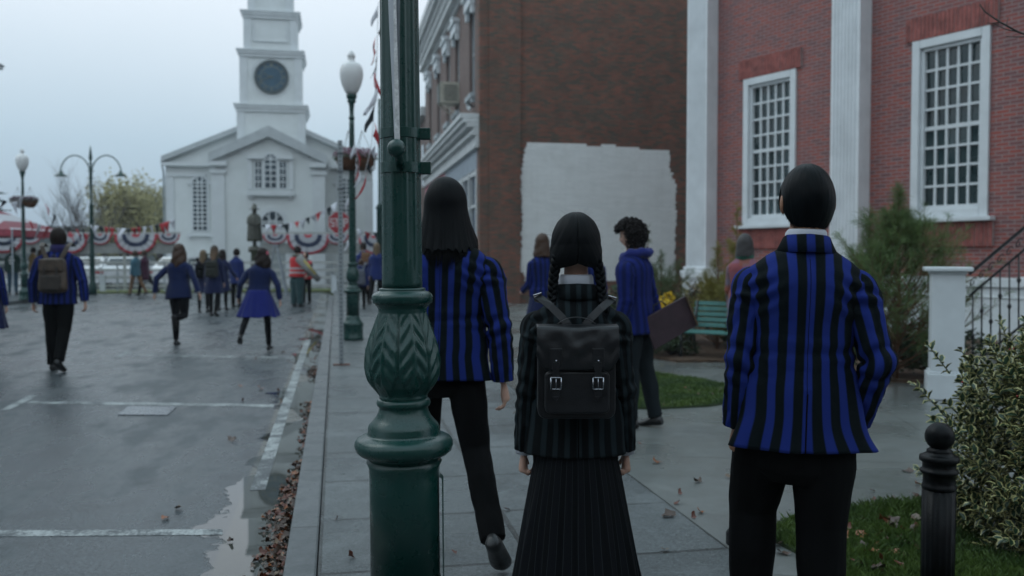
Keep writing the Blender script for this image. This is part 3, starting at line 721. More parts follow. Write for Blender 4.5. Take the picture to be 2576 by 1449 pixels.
def street_lamp(loc, label, group, detail=True, lean=0, baskets=(), n=72):
    o = thing('street_lamp', label, 'street lamp', loc, 0, group); o.rotation_euler = (0, lean, 0)
    H0 = .1   # profile z are above road; local z = z-.1
    n = n if detail else 28
    base = [(.17, 0), (.172, .05), (.165, .06), (.165, .22), (.172, .24), (.175, .27), (.15, .30), (.128, .33), (.112, .37), (.106, .40)]
    m = MB(); m.lathe([(r, z) for r, z in base], n, fn=None); m.build('base', green, o)
    m = MB(); m.lathe([(.105, .402), (.105, .70), (.107, .735), (.114, .752), (.104, .756), (.104, .759)], n)
    if detail:
        m.build('plinth', green, o)
        # raised access door on the plinth
        d = MB(); rows = []
        for (zz, rr) in ((.33, .107), (.34, .118), (.70, .118), (.71, .107)):
            rows.append([Vector((rr*math.cos(a_), rr*math.sin(a_), zz)) for a_ in [R(-14+28*k/8+2) for k in range(9)]])
        d.grid(rows, closed=False); d.build('access_door', green, o)
    else: m.build('plinth', green, o)
    prof = [(.105, .758), (.107, .762), (.118, .770), (.132, .775), (.1435, .785), (.1485, .800), (.1475, .812), (.141, .822), (.128, .829), (.1165, .832), (.1125, .833),
            (.1090, .836), (.1075, .840), (.1075, .856), (.1035, .865), (.092, .877), (.0825, .889), (.076, .902), (.0737, .912), (.0737, .917), (.079, .921), (.0817, .929), (.079, .938), (.0737, .943)]
    # (z above road; shift)
    mid = []
    zz = 1.024
    bul = [(.0723, .944), (.0723, .954), (.080, .966), (.0915, .981), (.101, .998), (.1065, 1.017), (.1085, 1.040), (.1075, 1.066), (.1035, 1.094), (.0965, 1.120), (.089, 1.143), (.081, 1.167), (.075, 1.187), (.0722, 1.202), (.0735, 1.214), (.079, 1.222), (.084, 1.228)]
    def interp(pr, k=3):
        out = []
        for (r0, z0), (r1, z1) in zip(pr[:-1], pr[1:]):
            for j in range(k): out.append((r0+(r1-r0)*j/k, z0+(z1-z0)*j/k))
        return out+[pr[-1]]
    m = MB(); m.lathe([(r, z) for r, z in prof], n); m.build('lower_moulding', green, o)
    bl = interp(bul, 4 if detail else 1)
    fn = (lambda t, z: leaf_relief(t+.25, 1.27-(z-.95)/.25*.32)) if detail else None
    m = MB(); m.lathe(bl, 168 if detail else 28, fn=fn); m.build('leaf_bulb', green, o)
    m = MB(); cp = [(.0845, 1.229), (.0875, 1.232), (.0905, 1.240), (.092, 1.249), (.0885, 1.257), (.078, 1.264), (.069, 1.267), (.0695, 1.269), (.0695, 1.274), (.062, 1.276)]
    m.lathe([(r, z) for r, z in cp], n, fn=(lambda t, z: .0022*math.cos(t*22)*(1 if z < 1.236 else 0)) if detail else None); m.build('collar', green, o)
    zs = [1.277, 1.29, 1.31, 1.34, 1.40, 1.45]+[1.5+.1*k for k in range(22)]
    def sr(z): return .0605-(z-1.277)*.0032/.9 if z < 2.2 else .0573-(z-2.2)*.0173/1.4
    m = MB(); m.lathe([(sr(z), z) for z in zs], 160 if detail else 24, fn=flute(10, .0032, 1.31, 3.35, .06) if detail else None); m.build('shaft', green, o)
    zt = zs[-1]
    m = MB(); m.lathe([(.045, zt+.001), (.05, zt+.02), (.045, zt+.04), (.036, zt+.05), (.036, zt+.14), (.042, zt+.22), (.05, zt+.26), (.068, zt+.28), (.072, zt+.30), (.06, zt+.32), (.08, zt+.34), (.085, zt+.37), (.085, zt+.40)], 28); m.build('capital', green, o)
    z = zt+.401
    gl = [(.075, 0), (.115, .06), (.155, .15), (.182, .25), (.190, .33), (.185, .40), (.165, .46), (.13, .50), (.085, .52), (.06, .53), (.055, .56), (.058, .60), (.07, .61), (.055, .65), (.035, .69), (.01, .71)]
    m = MB(); m.lathe([(r, z+h*1.0) for r, h in gl], 32); m.build('globe', globe, o)
    m = MB(); m.lathe([(.047, 1.95), (.052, 1.965), (.047, 1.98)], 28); m.build('shaft_ring', green, o)
    return o
pf = Q(1021, 1118, 2.75)
lamp1 = street_lamp((pf.x, 2.75, .1), 'nearest green street lamp post with leaf carved bulb and round ball bracket', 'green street lamps', lean=R(-.40))
# bands, clamp lugs, ball, ribbon on the near lamp
def band(z0, z1, r):
    m = MB(); m.lathe([(r-.002, z0), (r, z0+.001), (r, z1-.001), (r-.002, z1)], 48); m.sm = [False]*len(m.sm); b = m.build('band', green, lamp1)
    l = MB(); l.box((r+.010, 0, (z0+z1)/2), (.036, .03, (z1-z0)*1.12)); l.build('clamp_lug', green, b, bevel=.002)
    l = MB(); l.prism([(.0085*math.cos(k*math.pi/3), .0085*math.sin(k*math.pi/3)) for k in range(6)], -.024, -.0152, Matrix.Translation((r+.016, 0, (z0+z1)/2)) @ Matrix.Rotation(R(-90), 4, 'X').inverted()); l.build('bolt', green, b, bevel=.001)
    return b
def zy(y): return Q(1015, y, 2.75).z-.1
band(zy(350), zy(325), .0612); bb = band(zy(437), zy(410), .0620)
m = MB(); m.tube([(.006, -.055, zy(424)), (.006, -.10, zy(405)), (.006, -.135, zy(392))], [.014, .013, .012], 14); m.build('bracket_stub', green, bb)
m = MB(); m.ball((.006, -.15, zy(388)), .0262, 28, 18); m.build('bracket_ball', green, bb)
# banner seen edge-on: folded strip
def ribbon_mat():
    t = NT('banner_cloth'); uv = t.co('UV'); ch = t.n('ShaderNodeTexChecker', {'Vector': uv, 'Scale': 900.0}).outputs['Fac']
    t.p(Base_Color=t.mix(t.math('MULTIPLY', ch, .35), (.60, .62, .66), (.36, .39, .43)), Roughness=.7); t.bump(ch, .0006, .6); return t.m
banner = thing('banner', 'narrow grey mesh banner edge hanging down the near lamp post to the ball', 'banner', (pf.x, 2.75, .1), 0); banner.rotation_euler = (0, R(-.40), 0)
def strip(nm, xs0, xs1, ys, mat, zt=None):
    m = MB(); rows = []; N = 24
    for k in range(N+1):
        t_ = k/N; z = zy(372)+(3.3-zy(372))*t_
        wob = .0016*math.sin(t_*9)+.001*noise.noise(Vector((t_*8, xs0*50, 0)))
        xl = xs0[0]+(xs0[1]-xs0[0])*min(1, t_*3.2)+wob; xr = xs1[0]+(xs1[1]-xs1[0])*min(1, t_*3.2)+wob
        y0 = ys[0]; y1 = ys[1]
        rows.append([Vector((xl, y0, z)), Vector(((xl+xr)/2, min(y0, y1)-.004, z)), Vector((xr, y1, z)), Vector(((xl+xr)/2, max(y0, y1)+.001, z))])
    m.grid(rows, cap=True); return m.build(nm, mat, banner)
strip('cloth_edge', (-.018, -.026) if True else 0, (-.004, -.002), (-.074, -.088), ribbon_mat()) if False else None
def strip2(nm, xl0, xl1, xr0, xr1, y, mat, z0=None, th=.003):
    m = MB(); rows = []; N = 30; z0 = z0 or zy(372)
    for k in range(N+1):
        t_ = k/N; z = z0+(3.3-z0)*t_; s_ = min(1, t_*2.6); wob = .0014*math.sin(t_*23+xl0*99)*s_
        xl = xl0+(xl1-xl0)*s_+wob; xr = xr0+(xr1-xr0)*s_+wob
        yy = y-.006*math.sin(t_*15)*s_
        rows.append([Vector((xl, yy, z)), Vector((xr, yy-.003, z)), Vector((xr, yy-.003+th, z)), Vector((xl, yy+th, z))])
    m.grid(rows, cap=True, sm=False); return m.build(nm, mat, banner)
rib = ribbon_mat()
strip2('cloth_fold', -.002, -.022, .008, .004, -.130, rib)
strip2('cloth_fold', .004, .0, .012, .020, -.122, simple('banner_shade', (.22, .24, .26), .7, .1, 30, 0))
strip2('binding', .000, .002, .015, .006, -.139, simple('banner_binding', (.62, .62, .62), .5, .35, 60, .001, 300))

p2 = P(888, 855, .1); lamp2 = street_lamp((p2.x, p2.y, .1), 'green street lamp with white acorn globe standing past the steel sign post', 'green street lamps', detail=False)
p3 = Q(62, 748, 28.5); lamp3 = copy_tree(lamp2); lamp3.location = (p3.x, p3.y, .11); lamp3['label'] = 'green street lamp at far left with two brown flower baskets on one post'
# hanging baskets
coir = simple('coir', (.10, .045, .022), .95, .5, 30, .02, 60)
def leafcloud(mb, c, r, n, size, seed, zmin=None, asp=.5):
    rnd = random.Random(seed)
    for k in range(n):
        while True:
            d = Vector((rnd.uniform(-1, 1), rnd.uniform(-1, 1), rnd.uniform(-1, 1)))
            if d.length < 1 and d.length > .35: break
        p = Vector((c[0]+d.x*r[0], c[1]+d.y*r[1], c[2]+d.z*r[2]))
        if zmin is not None and p.z < zmin: continue
        a = Vector((rnd.uniform(-1, 1), rnd.uniform(-1, 1), rnd.uniform(-.6, .6))).normalized(); b = a.orthogonal().normalized()
        b = (Matrix.Rotation(rnd.uniform(0, 6.28), 3, a) @ b)
        s_ = size*rnd.uniform(.6, 1.3)
        mb.face([p-a*s_, p-b*s_*asp, p+a*s_, p+b*s_*asp])
def basket(loc, label, flower, seed, sag=0.0):
    o = thing('hanging_basket', label, 'flower basket', loc, 0, 'hanging flower baskets on the lamps')
    m = MB(); m.lathe([(.06, -.20), (.13, -.18), (.18, -.10), (.21, 0), (.18, -.01)], 18, fn=lambda t, z: .008*math.sin(t*13+z*30)); m.build('coir_pot', coir, o)
    m = MB(); leafcloud(m, (0, 0, .05), (.25, .25, .13), 900, .020, seed, -.05); m.build('blossom', simple(flower[0], flower[1], .8, .6, 25, 0), o)
    m = MB(); leafcloud(m, (0, 0, .0), (.25, .25, .10), 500, .024, seed+3, -.08); m.build('foliage', simple('basket_leaf', (.05, .08, .035), .7, .4, 20, 0), o)
    m = MB()
    for k in range(3):
        a = k*2.1; m.tube([(.2*math.cos(a), .2*math.sin(a), 0), (0, 0, .45)], .004, 5)
    m.build('chain', simple('chain_dark', (.04, .04, .04), .5), o)
    return o
for px, lab, sd_ in ((878, 'brown coir flower basket with pink blossom on the left of the second lamp', 1), (912, 'coir flower basket with pink blossom behind bunting on the right of the second lamp', 2)):
    q = Q(px, 402, p2.y); basket((q.x, q.y-.05, q.z+.02), lab, ('pink_blossom', (.30, .17, .22)), sd_)
for px, lab, sd_ in ((45, 'flower basket on the left arm of the far left lamp', 5), (76, 'flower basket on the right arm of the far left lamp', 6)):
    q = Q(px, 508, p3.y); basket((q.x, q.y, q.z+.02), lab, ('plum_blossom', (.10, .045, .07)), sd_)
# perforated sign post
pp = P(859, 918, .1)
def perf():
    t = NT('perforated_steel'); uv = t.co('UV'); sx = t.n('ShaderNodeSeparateXYZ', {0: uv})
    fz = t.math('SUBTRACT', t.math('FRACT', t.math('DIVIDE', sx.outputs[1], .0508)), .5)
    fx = t.math('DIVIDE', sx.outputs[0], .0508)
    d = t.math('SQRT', t.math('ADD', t.math('MULTIPLY', fz, fz), t.math('MULTIPLY', fx, fx)))
    hole = t.ramp(d, [(.17, 1.), (.22, 0.)])
    t.p(Base_Color=t.mix(hole, t.mix(t.noise(30, 4, .6, t.co()), (.22, .25, .27), (.36, .39, .40)), (.03, .035, .04)), Metallic=.3, Roughness=.5); t.bump(hole, -.003); return t.m
sp = thing('sign_post', 'perforated galvanised steel post bolted to the pavement beside the kerb', 'post', pp, SROT)
m = MB(); m.b2(-.03, .03, -.03, .03, .013, 2.82); m.build('post', perf(), sp, bevel=.003)
m = MB(); m.b2(-.105, .105, -.06, .06, 0, .012); m.build('foot_plate', simple('rusty_plate', (.12, .05, .035), .8, .5, 30), sp)
m = MB()
for k in range(3): m.b2(-.037, .037, -.036, .036, 2.2+k*.22, 2.225+k*.22)
m.build('clip', simple('galvanised_plate', (.3, .33, .35)), sp)
# stop sign
pst = Q(853.5, 560, 31.0)
st = thing('stop_sign', 'red octagonal STOP sign half hidden behind the steel post', 'stop sign', (pst.x, 31, 0), SROT)
oc = lambda r, d=.5: [(r*math.cos(math.pi/8+k*math.pi/4), r*math.sin(math.pi/8+k*math.pi/4)) for k in range(8)]
MS = Matrix.Translation((0, 0, pst.z)) @ Matrix.Rotation(R(90), 4, 'X')
signred = simple('sign_red', (.36, .03, .04), .4, .05, 3, 0); signwhite = simple('sign_white', (.62, .62, .62), .4, .05, 3, 0)
rr_ = .375/math.cos(math.pi/8)
m = MB(); m.prism(oc(rr_), .0, .01, MS); m.build('border', signwhite, st)
m = MB(); m.prism(oc(rr_*.94), .011, .014, MS); m.build('face', signred, st)
def letter(parent, segs, x, z, w, h, y, th, mat, name='lettering'):
    pass
LET = {'S': [(1, .95, 0, .95), (0, .95, 0, .5), (0, .5, 1, .5), (1, .5, 1, .05), (1, .05, 0, .05)], 'T': [(0, .95, 1, .95), (.5, .95, .5, 0)], 'O': [(0, .05, 0, .95), (0, .95, 1, .95), (1, .95, 1, .05), (1, .05, 0, .05)], 'P': [(0, 0, 0, .95), (0, .95, 1, .95), (1, .95, 1, .5), (1, .5, 0, .5)]}
m = MB()
for i, chx in enumerate('STOP'):
    x0 = -.28+i*.148; w_ = .10; h_ = .27
    for (a_, b_, c_, d_) in LET[chx]:
        A = Vector((x0+a_*w_, -.0165, pst.z-h_/2+b_*h_)); B = Vector((x0+c_*w_, -.0165, pst.z-h_/2+d_*h_)); dd = (B-A).normalized()*.017
        m.bar(A-dd, B+dd, .038 if abs(dd.x) < .001 else .004, .038 if abs(dd.x) >= .001 else .004) if False else m.box((A+B)/2, (abs(B.x-A.x)+.036, .004+.0002*len(m.f)/6, abs(B.z-A.z)+.036))
m.build('lettering', signwhite, st)
m = MB(); m.b2(-.025, .025, .012, .06, 0, pst.z+.3); m.build('pole', MATS['galvanised_plate'], st)
# double-arm lamp
pd = Q(232.5, 700, 35); dl = thing('double_arm_lamp', 'tall green lamp with two curved arms and bell shades', 'street lamp', (pd.x, 35, 0), 0)
zt_ = Q(232, 392, 35).z; zl = Q(232, 437, 35).z; ar = (Q(307, 600, 35).x-Q(232, 600, 35).x)
m = MB(); m.lathe([(.15, 0), (.15, .3), (.10, .5), (.09, 1.4), (.11, 1.45), (.08, 1.6), (.07, 3.3), (.10, 3.35), (.045, 3.5), (.035, zt_-.2), (.07, zt_-.1), (.03, zt_+.25), (.005, zt_+.4)], 16); m.build('pole', green, dl)
for sg in (-1, 1):
    m = MB(); pts = []
    for k in range(15):
        a = math.pi*k/14; pts.append((sg*(ar/2+.03-math.cos(a)*ar/2), 0, zt_-ar/2-.12+math.sin(a)*ar*.62+(0 if k < 7 else 0)))
    pts[0] = (sg*.03, 0, zt_-1.3); pts[-1] = (sg*ar, 0, zl+.05)
    m.tube(pts, .025, 8); m.build('arm', green, dl)
    m = MB(); m.lathe([(.24, zl-.1), (.20, zl-.06), (.08, zl+.02), (.05, zl+.10), (.02, zl+.14)], 20, (sg*ar, 0, 0)); m.build('lamp_shade', green, dl)
for k in range(5): m = MB(); m.tube([(-.16, 0, zt_-.3-k*.28), (.16, 0, zt_-.3-k*.28)], .012, 5); m.build('ladder_rung', green, dl)
# slim green pole right of second lamp
px_ = Q(956, 600, 30); m = MB(); m.lathe([(.11, 0), (.11, 2.9), (.15, 2.95), (.06, 3.1), (.045, 6.5)], 12, (0, 0, 0)); o = m.build('green_pole', green); o.location = (px_.x, 30, .1); tag(o, 'slim green pole in front of the church partly hidden behind nearest post', 'pole')

# ------------------------------------------------------------------ fence, fan bunting, pennants
whitewood = simple('white_rail', (.42, .43, .41), .6, .2, 3, 0)
FY = 37.0
def fence(x0, x1, lab, posts):
    a, b = Q(x0, 700, FY), Q(x1, 700, FY); ln = (b-a).length
    o = thing('rail_fence', lab, 'fence', (a.x, FY, 0), 0)
    for z in (.28, .62, .92, 1.22):
        m = MB(); m.b2(0, ln, -.02, .02, z-.05, z+.05); m.build('rail', whitewood, o)
    m = MB(); k = 0.0
    while k < ln:
        p = MB(); p.b2(k-.03, k+.03, .021, .07, 0, 1.3); p.build('slim_post', grey_paint, o); k += 1.9
    for px in posts:
        x = Q(px, 700, FY).x-a.x; p = MB(); p.b2(x-.10, x+.10, -.12, -.021, 0, .66); p.b2(x-.12, x+.12, -.14, -.0, .661, .70); p.build('post', white_paint, o)
fence(-60, 470, 'white horizontal rail fence on the left, in front of the parked white cars', (260,))
fence(480, 975, 'white horizontal rail fence on the right, in front of the church', (842,))
def fan_mat():
    t = NT('fan_bunting'); sx = t.n('ShaderNodeSeparateXYZ', {0: t.co('UV')})
    col = t.ramp(sx.outputs[0], [(.0, (.45, .05, .07)), (.12, (.45, .05, .07)), (.14, (.44, .45, .48)), (.38, (.44, .45, .48)), (.40, (.02, .03, .07)), (.60, (.02, .03, .07)), (.62, (.44, .45, .48)), (.84, (.44, .45, .48)), (.86, (.42, .04, .06)), (1., (.42, .04, .06))])
    t.m.node_tree.nodes['Principled BSDF'].inputs['Roughness'].default_value = .8
    t.set(t.b.inputs['Base Color'], col)
    for n_ in t.t.nodes:
        if n_.type == 'VALTORGB': n_.color_ramp.interpolation = 'CONSTANT'
    return t.m
fanm = fan_mat()
def fan(px, hwp, ytop, ybot, lab, flip=False, Y=None):
    Y = Y or FY+1.0; c = Q(px, ytop, Y); w = hwp*Y/F; h = (ybot-ytop)*Y/F
    m = MB(); N = 36; rows = []; uvs = []
    for j in range(9):
        f = j/8; row = []; ur = []
        for k in range(N+1):
            a = math.pi*k/N; pl_ = .035*math.sin(a*17)*f
            row.append(Vector((math.cos(a)*w*(.06+.94*f), pl_, -abs(math.sin(a))**.8*h*(.02+.98*f)))); ur.append((f, k/N))
        rows.append(row); uvs.append(ur)
    m.grid(rows, closed=False, uvs=uvs)
    o = m.build('fan_bunting', fanm, fixn=False); o.location = c
    md = o.modifiers.new('s', 'SOLIDIFY'); md.thickness = .01
    return tag(o, lab, 'bunting', 'red white and navy fan buntings along the rail')
fan(8, 52, 588, 637, 'large half round red white and navy fan at the far left edge, below the tent')
fan(74, 30, 588, 614, 'small half round fan bunting behind the far left lamp')
fan(178, 42, 589, 638, 'large half round fan bunting partly hidden by the backpack man')
fan(251, 28, 589, 616, 'small fan bunting right of the backpack man, below the double arm lamp')
fan(341, 54, 589, 640, 'large fan bunting above the teal and maroon coated walkers')
fan(424, 28, 589, 614, 'small fan bunting at the left corner of the church')
fan(692, 31, 590, 614, 'small fan bunting right of the statue')
fan(775, 54, 590, 641, 'large fan bunting behind the red vested workers')
fan(848, 28, 590, 615, 'small fan bunting below the stop sign')
fan(940, 38, 592, 640, 'large fan bunting behind the nearest lamp post, right of the second lamp')
def rail_beam(x0, x1, lab):
    Y = FY+1.06; a, b = Q(x0, 640, Y), Q(x1, 640, Y); o = thing('bunting_frame', lab, 'frame', (a.x, Y, 0), 0); ln = b.x-a.x
    z0, z1 = Q(0, 638, Y).z, Q(0, 612, Y).z; zt = Q(0, 587, Y).z
    m = MB(); m.b2(0, ln, .05, .13, z0, z1); m.build('board', simple('grey_board', (.27, .28, .27), .8, .2, 3, 0), o)
    m = MB(); m.b2(0, ln, .03, .09, zt-.03, zt+.05); m.build('top_rail', whitewood, o)
    k = .3
    while k < ln:
        m = MB(); m.b2(k-.05, k+.05, .131, .2, 0, zt); m.build('post', whitewood, o); k += 2.9
rail_beam(-60, 455, 'grey boarded frame carrying the left row of fan buntings')
rail_beam(660, 985, 'grey boarded frame carrying the right row of fan buntings')
pcol = {'r': simple('pennant_red', (.42, .02, .03), .7, .15, 9, 0), 'w': simple('pennant_white', (.62, .63, .68), .7, .1, 9, 0), 'k': simple('pennant_black', (.012, .02, .028), .7, .15, 9, 0)}
cordm = simple('cord', (.5, .5, .52), .7)
def string(pts3, n, size, lab, seed, cols='rwk', twist=.6, lenf=1.4, tang=None):
    """pennants along a polyline of 3-D points"""
    rnd = random.Random(seed); o = thing('pennant_string', lab, 'bunting', pts3[0], 0, 'strings of red white and black pennants')
    b0 = Vector(pts3[0]); pts = [Vector(p)-b0 for p in pts3]
    L_ = [0]
    for a, b in zip(pts[:-1], pts[1:]): L_.append(L_[-1]+(b-a).length)
    def at(t):
        t *= L_[-1]
        for i in range(len(pts)-1):
            if t <= L_[i+1]+1e-6: return pts[i].lerp(pts[i+1], (t-L_[i])/max(1e-6, L_[i+1]-L_[i])), (pts[i+1]-pts[i]).normalized()
        return pts[-1], (pts[-1]-pts[-2]).normalized()
    m = MB(); m.tube(pts, .004, 5); m.build('cord', cordm, o)
    for k in range(n):
        p, d = at((k+.5)/n); c = cols[k % len(cols)]; s_ = size*rnd.uniform(.75, 1.2)
        hd = Vector((d.x, d.y, 0)); vertical = abs(d.z) > .75
        tw = rnd.uniform(-twist, twist)
        if vertical:
            side = Vector((rnd.choice((-1, -1, 1)), rnd.uniform(-.6, .6), 0)).normalized(); a = p-d*s_*.5; b = p+d*s_*.5
            down = (side*.34+Vector((0, 0, -.9))).normalized()
        else:
            hd = hd.normalized() if hd.length > .01 else Vector((1, 0, 0)); a = p-d*s_*.5; b = p+d*s_*.5; side = Matrix.Rotation(tw, 3, 'Z') @ Vector((hd.y, -hd.x, 0)); down = (Vector((0, 0, -1))+side*rnd.uniform(-.5, .5)).normalized()
        tip = (a+b)/2+down*s_*lenf; m = MB(); N = 6; rows = []
        for j in range(N+1):
            f = j/N; l = a.lerp(tip, f); r_ = b.lerp(tip, f); bul = side*math.sin(f*3.1+k)*s_*.13
            rows.append([l+bul, (l+r_)/2+bul*1.8+side*.01, r_+bul*.6])
        m.grid(rows, closed=False); q = m.build('pennant', pcol[c], o, fixn=False); md = q.modifiers.new('s', 'SOLIDIFY'); md.thickness = .002
    return o
def sagline(pa, pb, sag, n=14):
    return [pa.lerp(pb, k/n)-Vector((0, 0, sag*4*(k/n)*(1-k/n))) for k in range(n+1)]
string([Q(x, y, 10.5) for x, y in ((952, 5), (950, 60), (949, 110), (948, 150), (945, 200), (943, 250), (940, 290), (937, 330), (934, 365), (928, 395), (920, 425), (917, 452), (915, 470))], 11, .16, 'string of pennants hanging steeply from above and ending beside the second lamp', 4, cols='wkrkrwkrwkrkr')
string([Q(x, y, 14.6) for x, y in ((893, 362), (897, 385), (902, 405), (903, 430), (908, 450))], 5, .17, 'short tangle of white and red pennants tied on the second lamp', 8, cols='wrwrw')
string(sagline(Q(668, 566, 34), Q(846, 508, 33.5), .25), 13, .26, 'string of pennants sagging from the statue up to the stop sign', 11, cols='wrwk')
string(sagline(Q(236, 566, 35), Q(442, 551, 33), .22), 15, .27, 'string of pennants between the double arm lamp and the church corner', 12, cols='wkrrw')
string(sagline(Q(104, 500, 29), Q(236, 560, 35), .55), 7, .28, 'string of pennants from the far left lamp down to the double arm lamp', 13, cols='rkwk')
string(sagline(Q(64, 552, 30), Q(236, 588, 36), .12), 9, .30, 'low string of pennants under the double arm lamp, above the backpack man', 14, cols='rwrwk')
string(sagline(Q(-20, 478, 27), Q(62, 488, 28.3), .3), 4, .25, 'string of pennants left of the far left lamp', 15, cols='wkw')
string(sagline(Q(880, 560, 33), Q(975, 575, 33), .25), 5, .26, 'string of pennants right of the second lamp, above the fan', 16, cols='kwr')
string([Q(x, y, 22) for x, y in ((880, 490), (880, 520), (879, 550), (880, 580), (880, 610))], 6, .22, 'vertical string of pennants hanging behind the second lamp', 17, cols='wrw')
# metal step ladder / tripod
tl = Q(693, 735, 34); ld = thing('step_ladder', 'open aluminium step ladder in front of the rail fence', 'ladder', (tl.x, 34, 0), 0)
alu = simple('aluminium', (.34, .37, .40), .4, .15, 5, 0, metal=.4)
for sg in (-1, 1):
    for sy in (-.1, .25): m = MB(); m.bar((sg*.42, sy, 0), (sg*.05, .08, 1.85), .05, .05); m.build('leg', alu, ld)
m = MB(); m.b2(-.1, .1, 0, .2, 1.84, 1.9); m.build('top_cap', alu, ld)
for k in range(3): m = MB(); m.b2(-.40+.1*k, .40-.1*k, -.06+.03*k, -.03+.03*k, .3+.45*k, .33+.45*k); m.build('rung', alu, ld)
# tent
def tent_mat():
    t = NT('tent_stripes'); sx = t.n('ShaderNodeSeparateXYZ', {0: t.co('Object')}); f = t.math('FRACT', t.math('DIVIDE', sx.outputs[0], 1.1))
    t.p(Base_Color=t.mix(t.math('GREATER_THAN', f, .5), (.20, .04, .055), (.42, .42, .44)), Roughness=.7); return t.m
tq = Q(-25, 585, 33); tn = thing('market_tent', 'red and white market tent at the left edge behind the lamp', 'tent', (tq.x, 33, 0), 0)
zE_ = Q(0, 580, 33).z; zP_ = Q(0, 521, 33).z; W_ = 1.75
m = MB(); pk = Vector((0, 0, zP_)); cs = [Vector((-W_, -W_, zE_)), Vector((W_, -W_, zE_)), Vector((W_, W_, zE_)), Vector((-W_, W_, zE_))]
for i in range(4): m.face([cs[i], cs[(i+1) % 4], pk])
o_ = m.build('canopy', tent_mat(), tn)
m = MB()
for i in range(4): m.quad(cs[i]-Vector((0, 0, .24)), cs[(i+1) % 4]-Vector((0, 0, .24)), cs[(i+1) % 4], cs[i])
m.build('valance', simple('tent_red', (.30, .05, .07), .8), tn)
for c in cs: m = MB(); m.bar((c.x, c.y, 0), c, .04, .04); m.build('leg', alu, tn)
# eave of a building at the left edge
ec = Q(-14, 700, 20.0); ev = thing('corner_building', 'white moulded eave of a building poking in at the top left edge', 'building', (ec.x, 20, 0), SROT)
ze = Q(28, 186, 20.0).z
m = MB(); m.b2(-8, -.02, -16, -.3, 0, ze); m.build('wall', clapm, ev)
m = MB(); m.b2(-8.1, .16, -16.2, -.1, ze+.002, ze+.09); m.b2(-8.2, .26, -16.3, .0, ze+.092, ze+.17); m.xprism([(-4, ze+2.2), (-8.3, ze+.172), (.30, ze+.172)], -16.3, .04); m.build('roof', white_paint, ev)
# bench
bp = P(1712, 903, .1)
teal = simple('bench_teal', (.035, .145, .13), .45, .2, 12, .002, 120); iron = simple('black_iron', (.012, .014, .016), .35, .3, 20, .001, 120)
bw_ = 1.5; bench = thing('park_bench', 'teal slatted park bench with black cast iron legs', 'bench', bp, R(-33)); bench.scale = (1, 1, .86)
for i, x in enumerate((.0, bw_-.0)):
    m = MB()
    m.tube([(x, -.02, 0), (x, .02, .12), (x, .0, .26), (x, .03, .40)], [.028, .018, .02, .022], 8); m.build('leg', iron, bench)
    m = MB(); m.tube([(x, .58, 0), (x, .5, .15), (x, .46, .40)], [.028, .018, .02], 8); m.build('leg', iron, bench)
    m = MB(); m.tube([(x, .0, .40), (x, .25, .385), (x, .45, .40), (x, .52, .6), (x, .60, .88)], .018, 8); m.build('side_frame', iron, bench)
    m = MB(); pts = [(x, -.02, .40), (x, -.03, .55), (x, .02, .63), (x, .20, .645), (x, .42, .62), (x, .53, .64)]; m.tube(pts, [.016, .016, .022, .022, .02, .016], 8)
    m.build('armrest', iron, bench)
    m = MB(); m.tube([(x, .1+.07*math.cos(a_), .52+.07*math.sin(a_)) for a_ in [k*.6 for k in range(11)]], .01, 6); m.build('scroll', iron, bench)
for k in range(5): m = MB(); m.b2(-.04, bw_+.04, -.02+k*.095, .055+k*.095, .405, .43); m.build('seat_slat', teal, bench, bevel=.006)
for k in range(5):
    m = MB(); y = .515+k*.022; z = .50+k*.085; m.box((bw_/2, y, z), (bw_+.08, .022, .068), Matrix.Rotation(R(-14), 3, 'X')); m.build('back_slat', teal, bench, bevel=.006)
# bollards
blk = simple('glossy_black', (.0022, .0028, .0034), .36, .3, 14, .0012, 160, spec=.16)
def bollard(loc, lab):
    o = thing('bollard', lab, 'bollard', loc, 0, 'black bollards with ball tops')
    r = .0605; zb = 1.0
    def fl(t, z):
        k = (t*16/(2*math.pi)) % 1; return -.003*(1 if .15 < k < .85 else 0)
    m = MB(); m.lathe([(.11, 0), (.11, .05), (.095, .07), (.095, .14), (.075, .17), (.082, .19), (.07, .21), (.066, .23)], 40); m.build('base', blk, o)
    m = MB(); m.lathe([(.0605, .231), (.0605, .60), (.0605, .885)], 64, fn=fl); m.build('shaft', blk, o)
    H = 1.115
    m = MB(); pr = [(.0595, .886), (.062, .89), (.062, .90), (.058, .904), (.058, .945), (.066, .948), (.070, .955), (.066, .962), (.060, .965), (.060, .99), (.0705, .994), (.0715, 1.0), (.0705, 1.012), (.062, 1.016), (.050, 1.022), (.045, 1.03), (.046, 1.035), (.036, 1.042), (.030, 1.052)]
    m.lathe([(r_, z_) for r_, z_ in pr], 48); m.build('neck', blk, o)
    m = MB(); m.ball((0, 0, 1.087), .0535, 32, 22); m.build('ball', blk, o)
    return o
# ball at px (2364,1098) r 35px
YB = .0535*F/35.5; qb = Q(2364, 1098, YB); bo1 = bollard((qb.x, qb.y, qb.z-1.087), 'black ball topped bollard in front of the variegated holly bush')
qc = P(1872, 1368, .1); bollard((qc.x+.01, qc.y, .1-.09), 'black bollard mostly hidden behind the legs of the right hand boy')
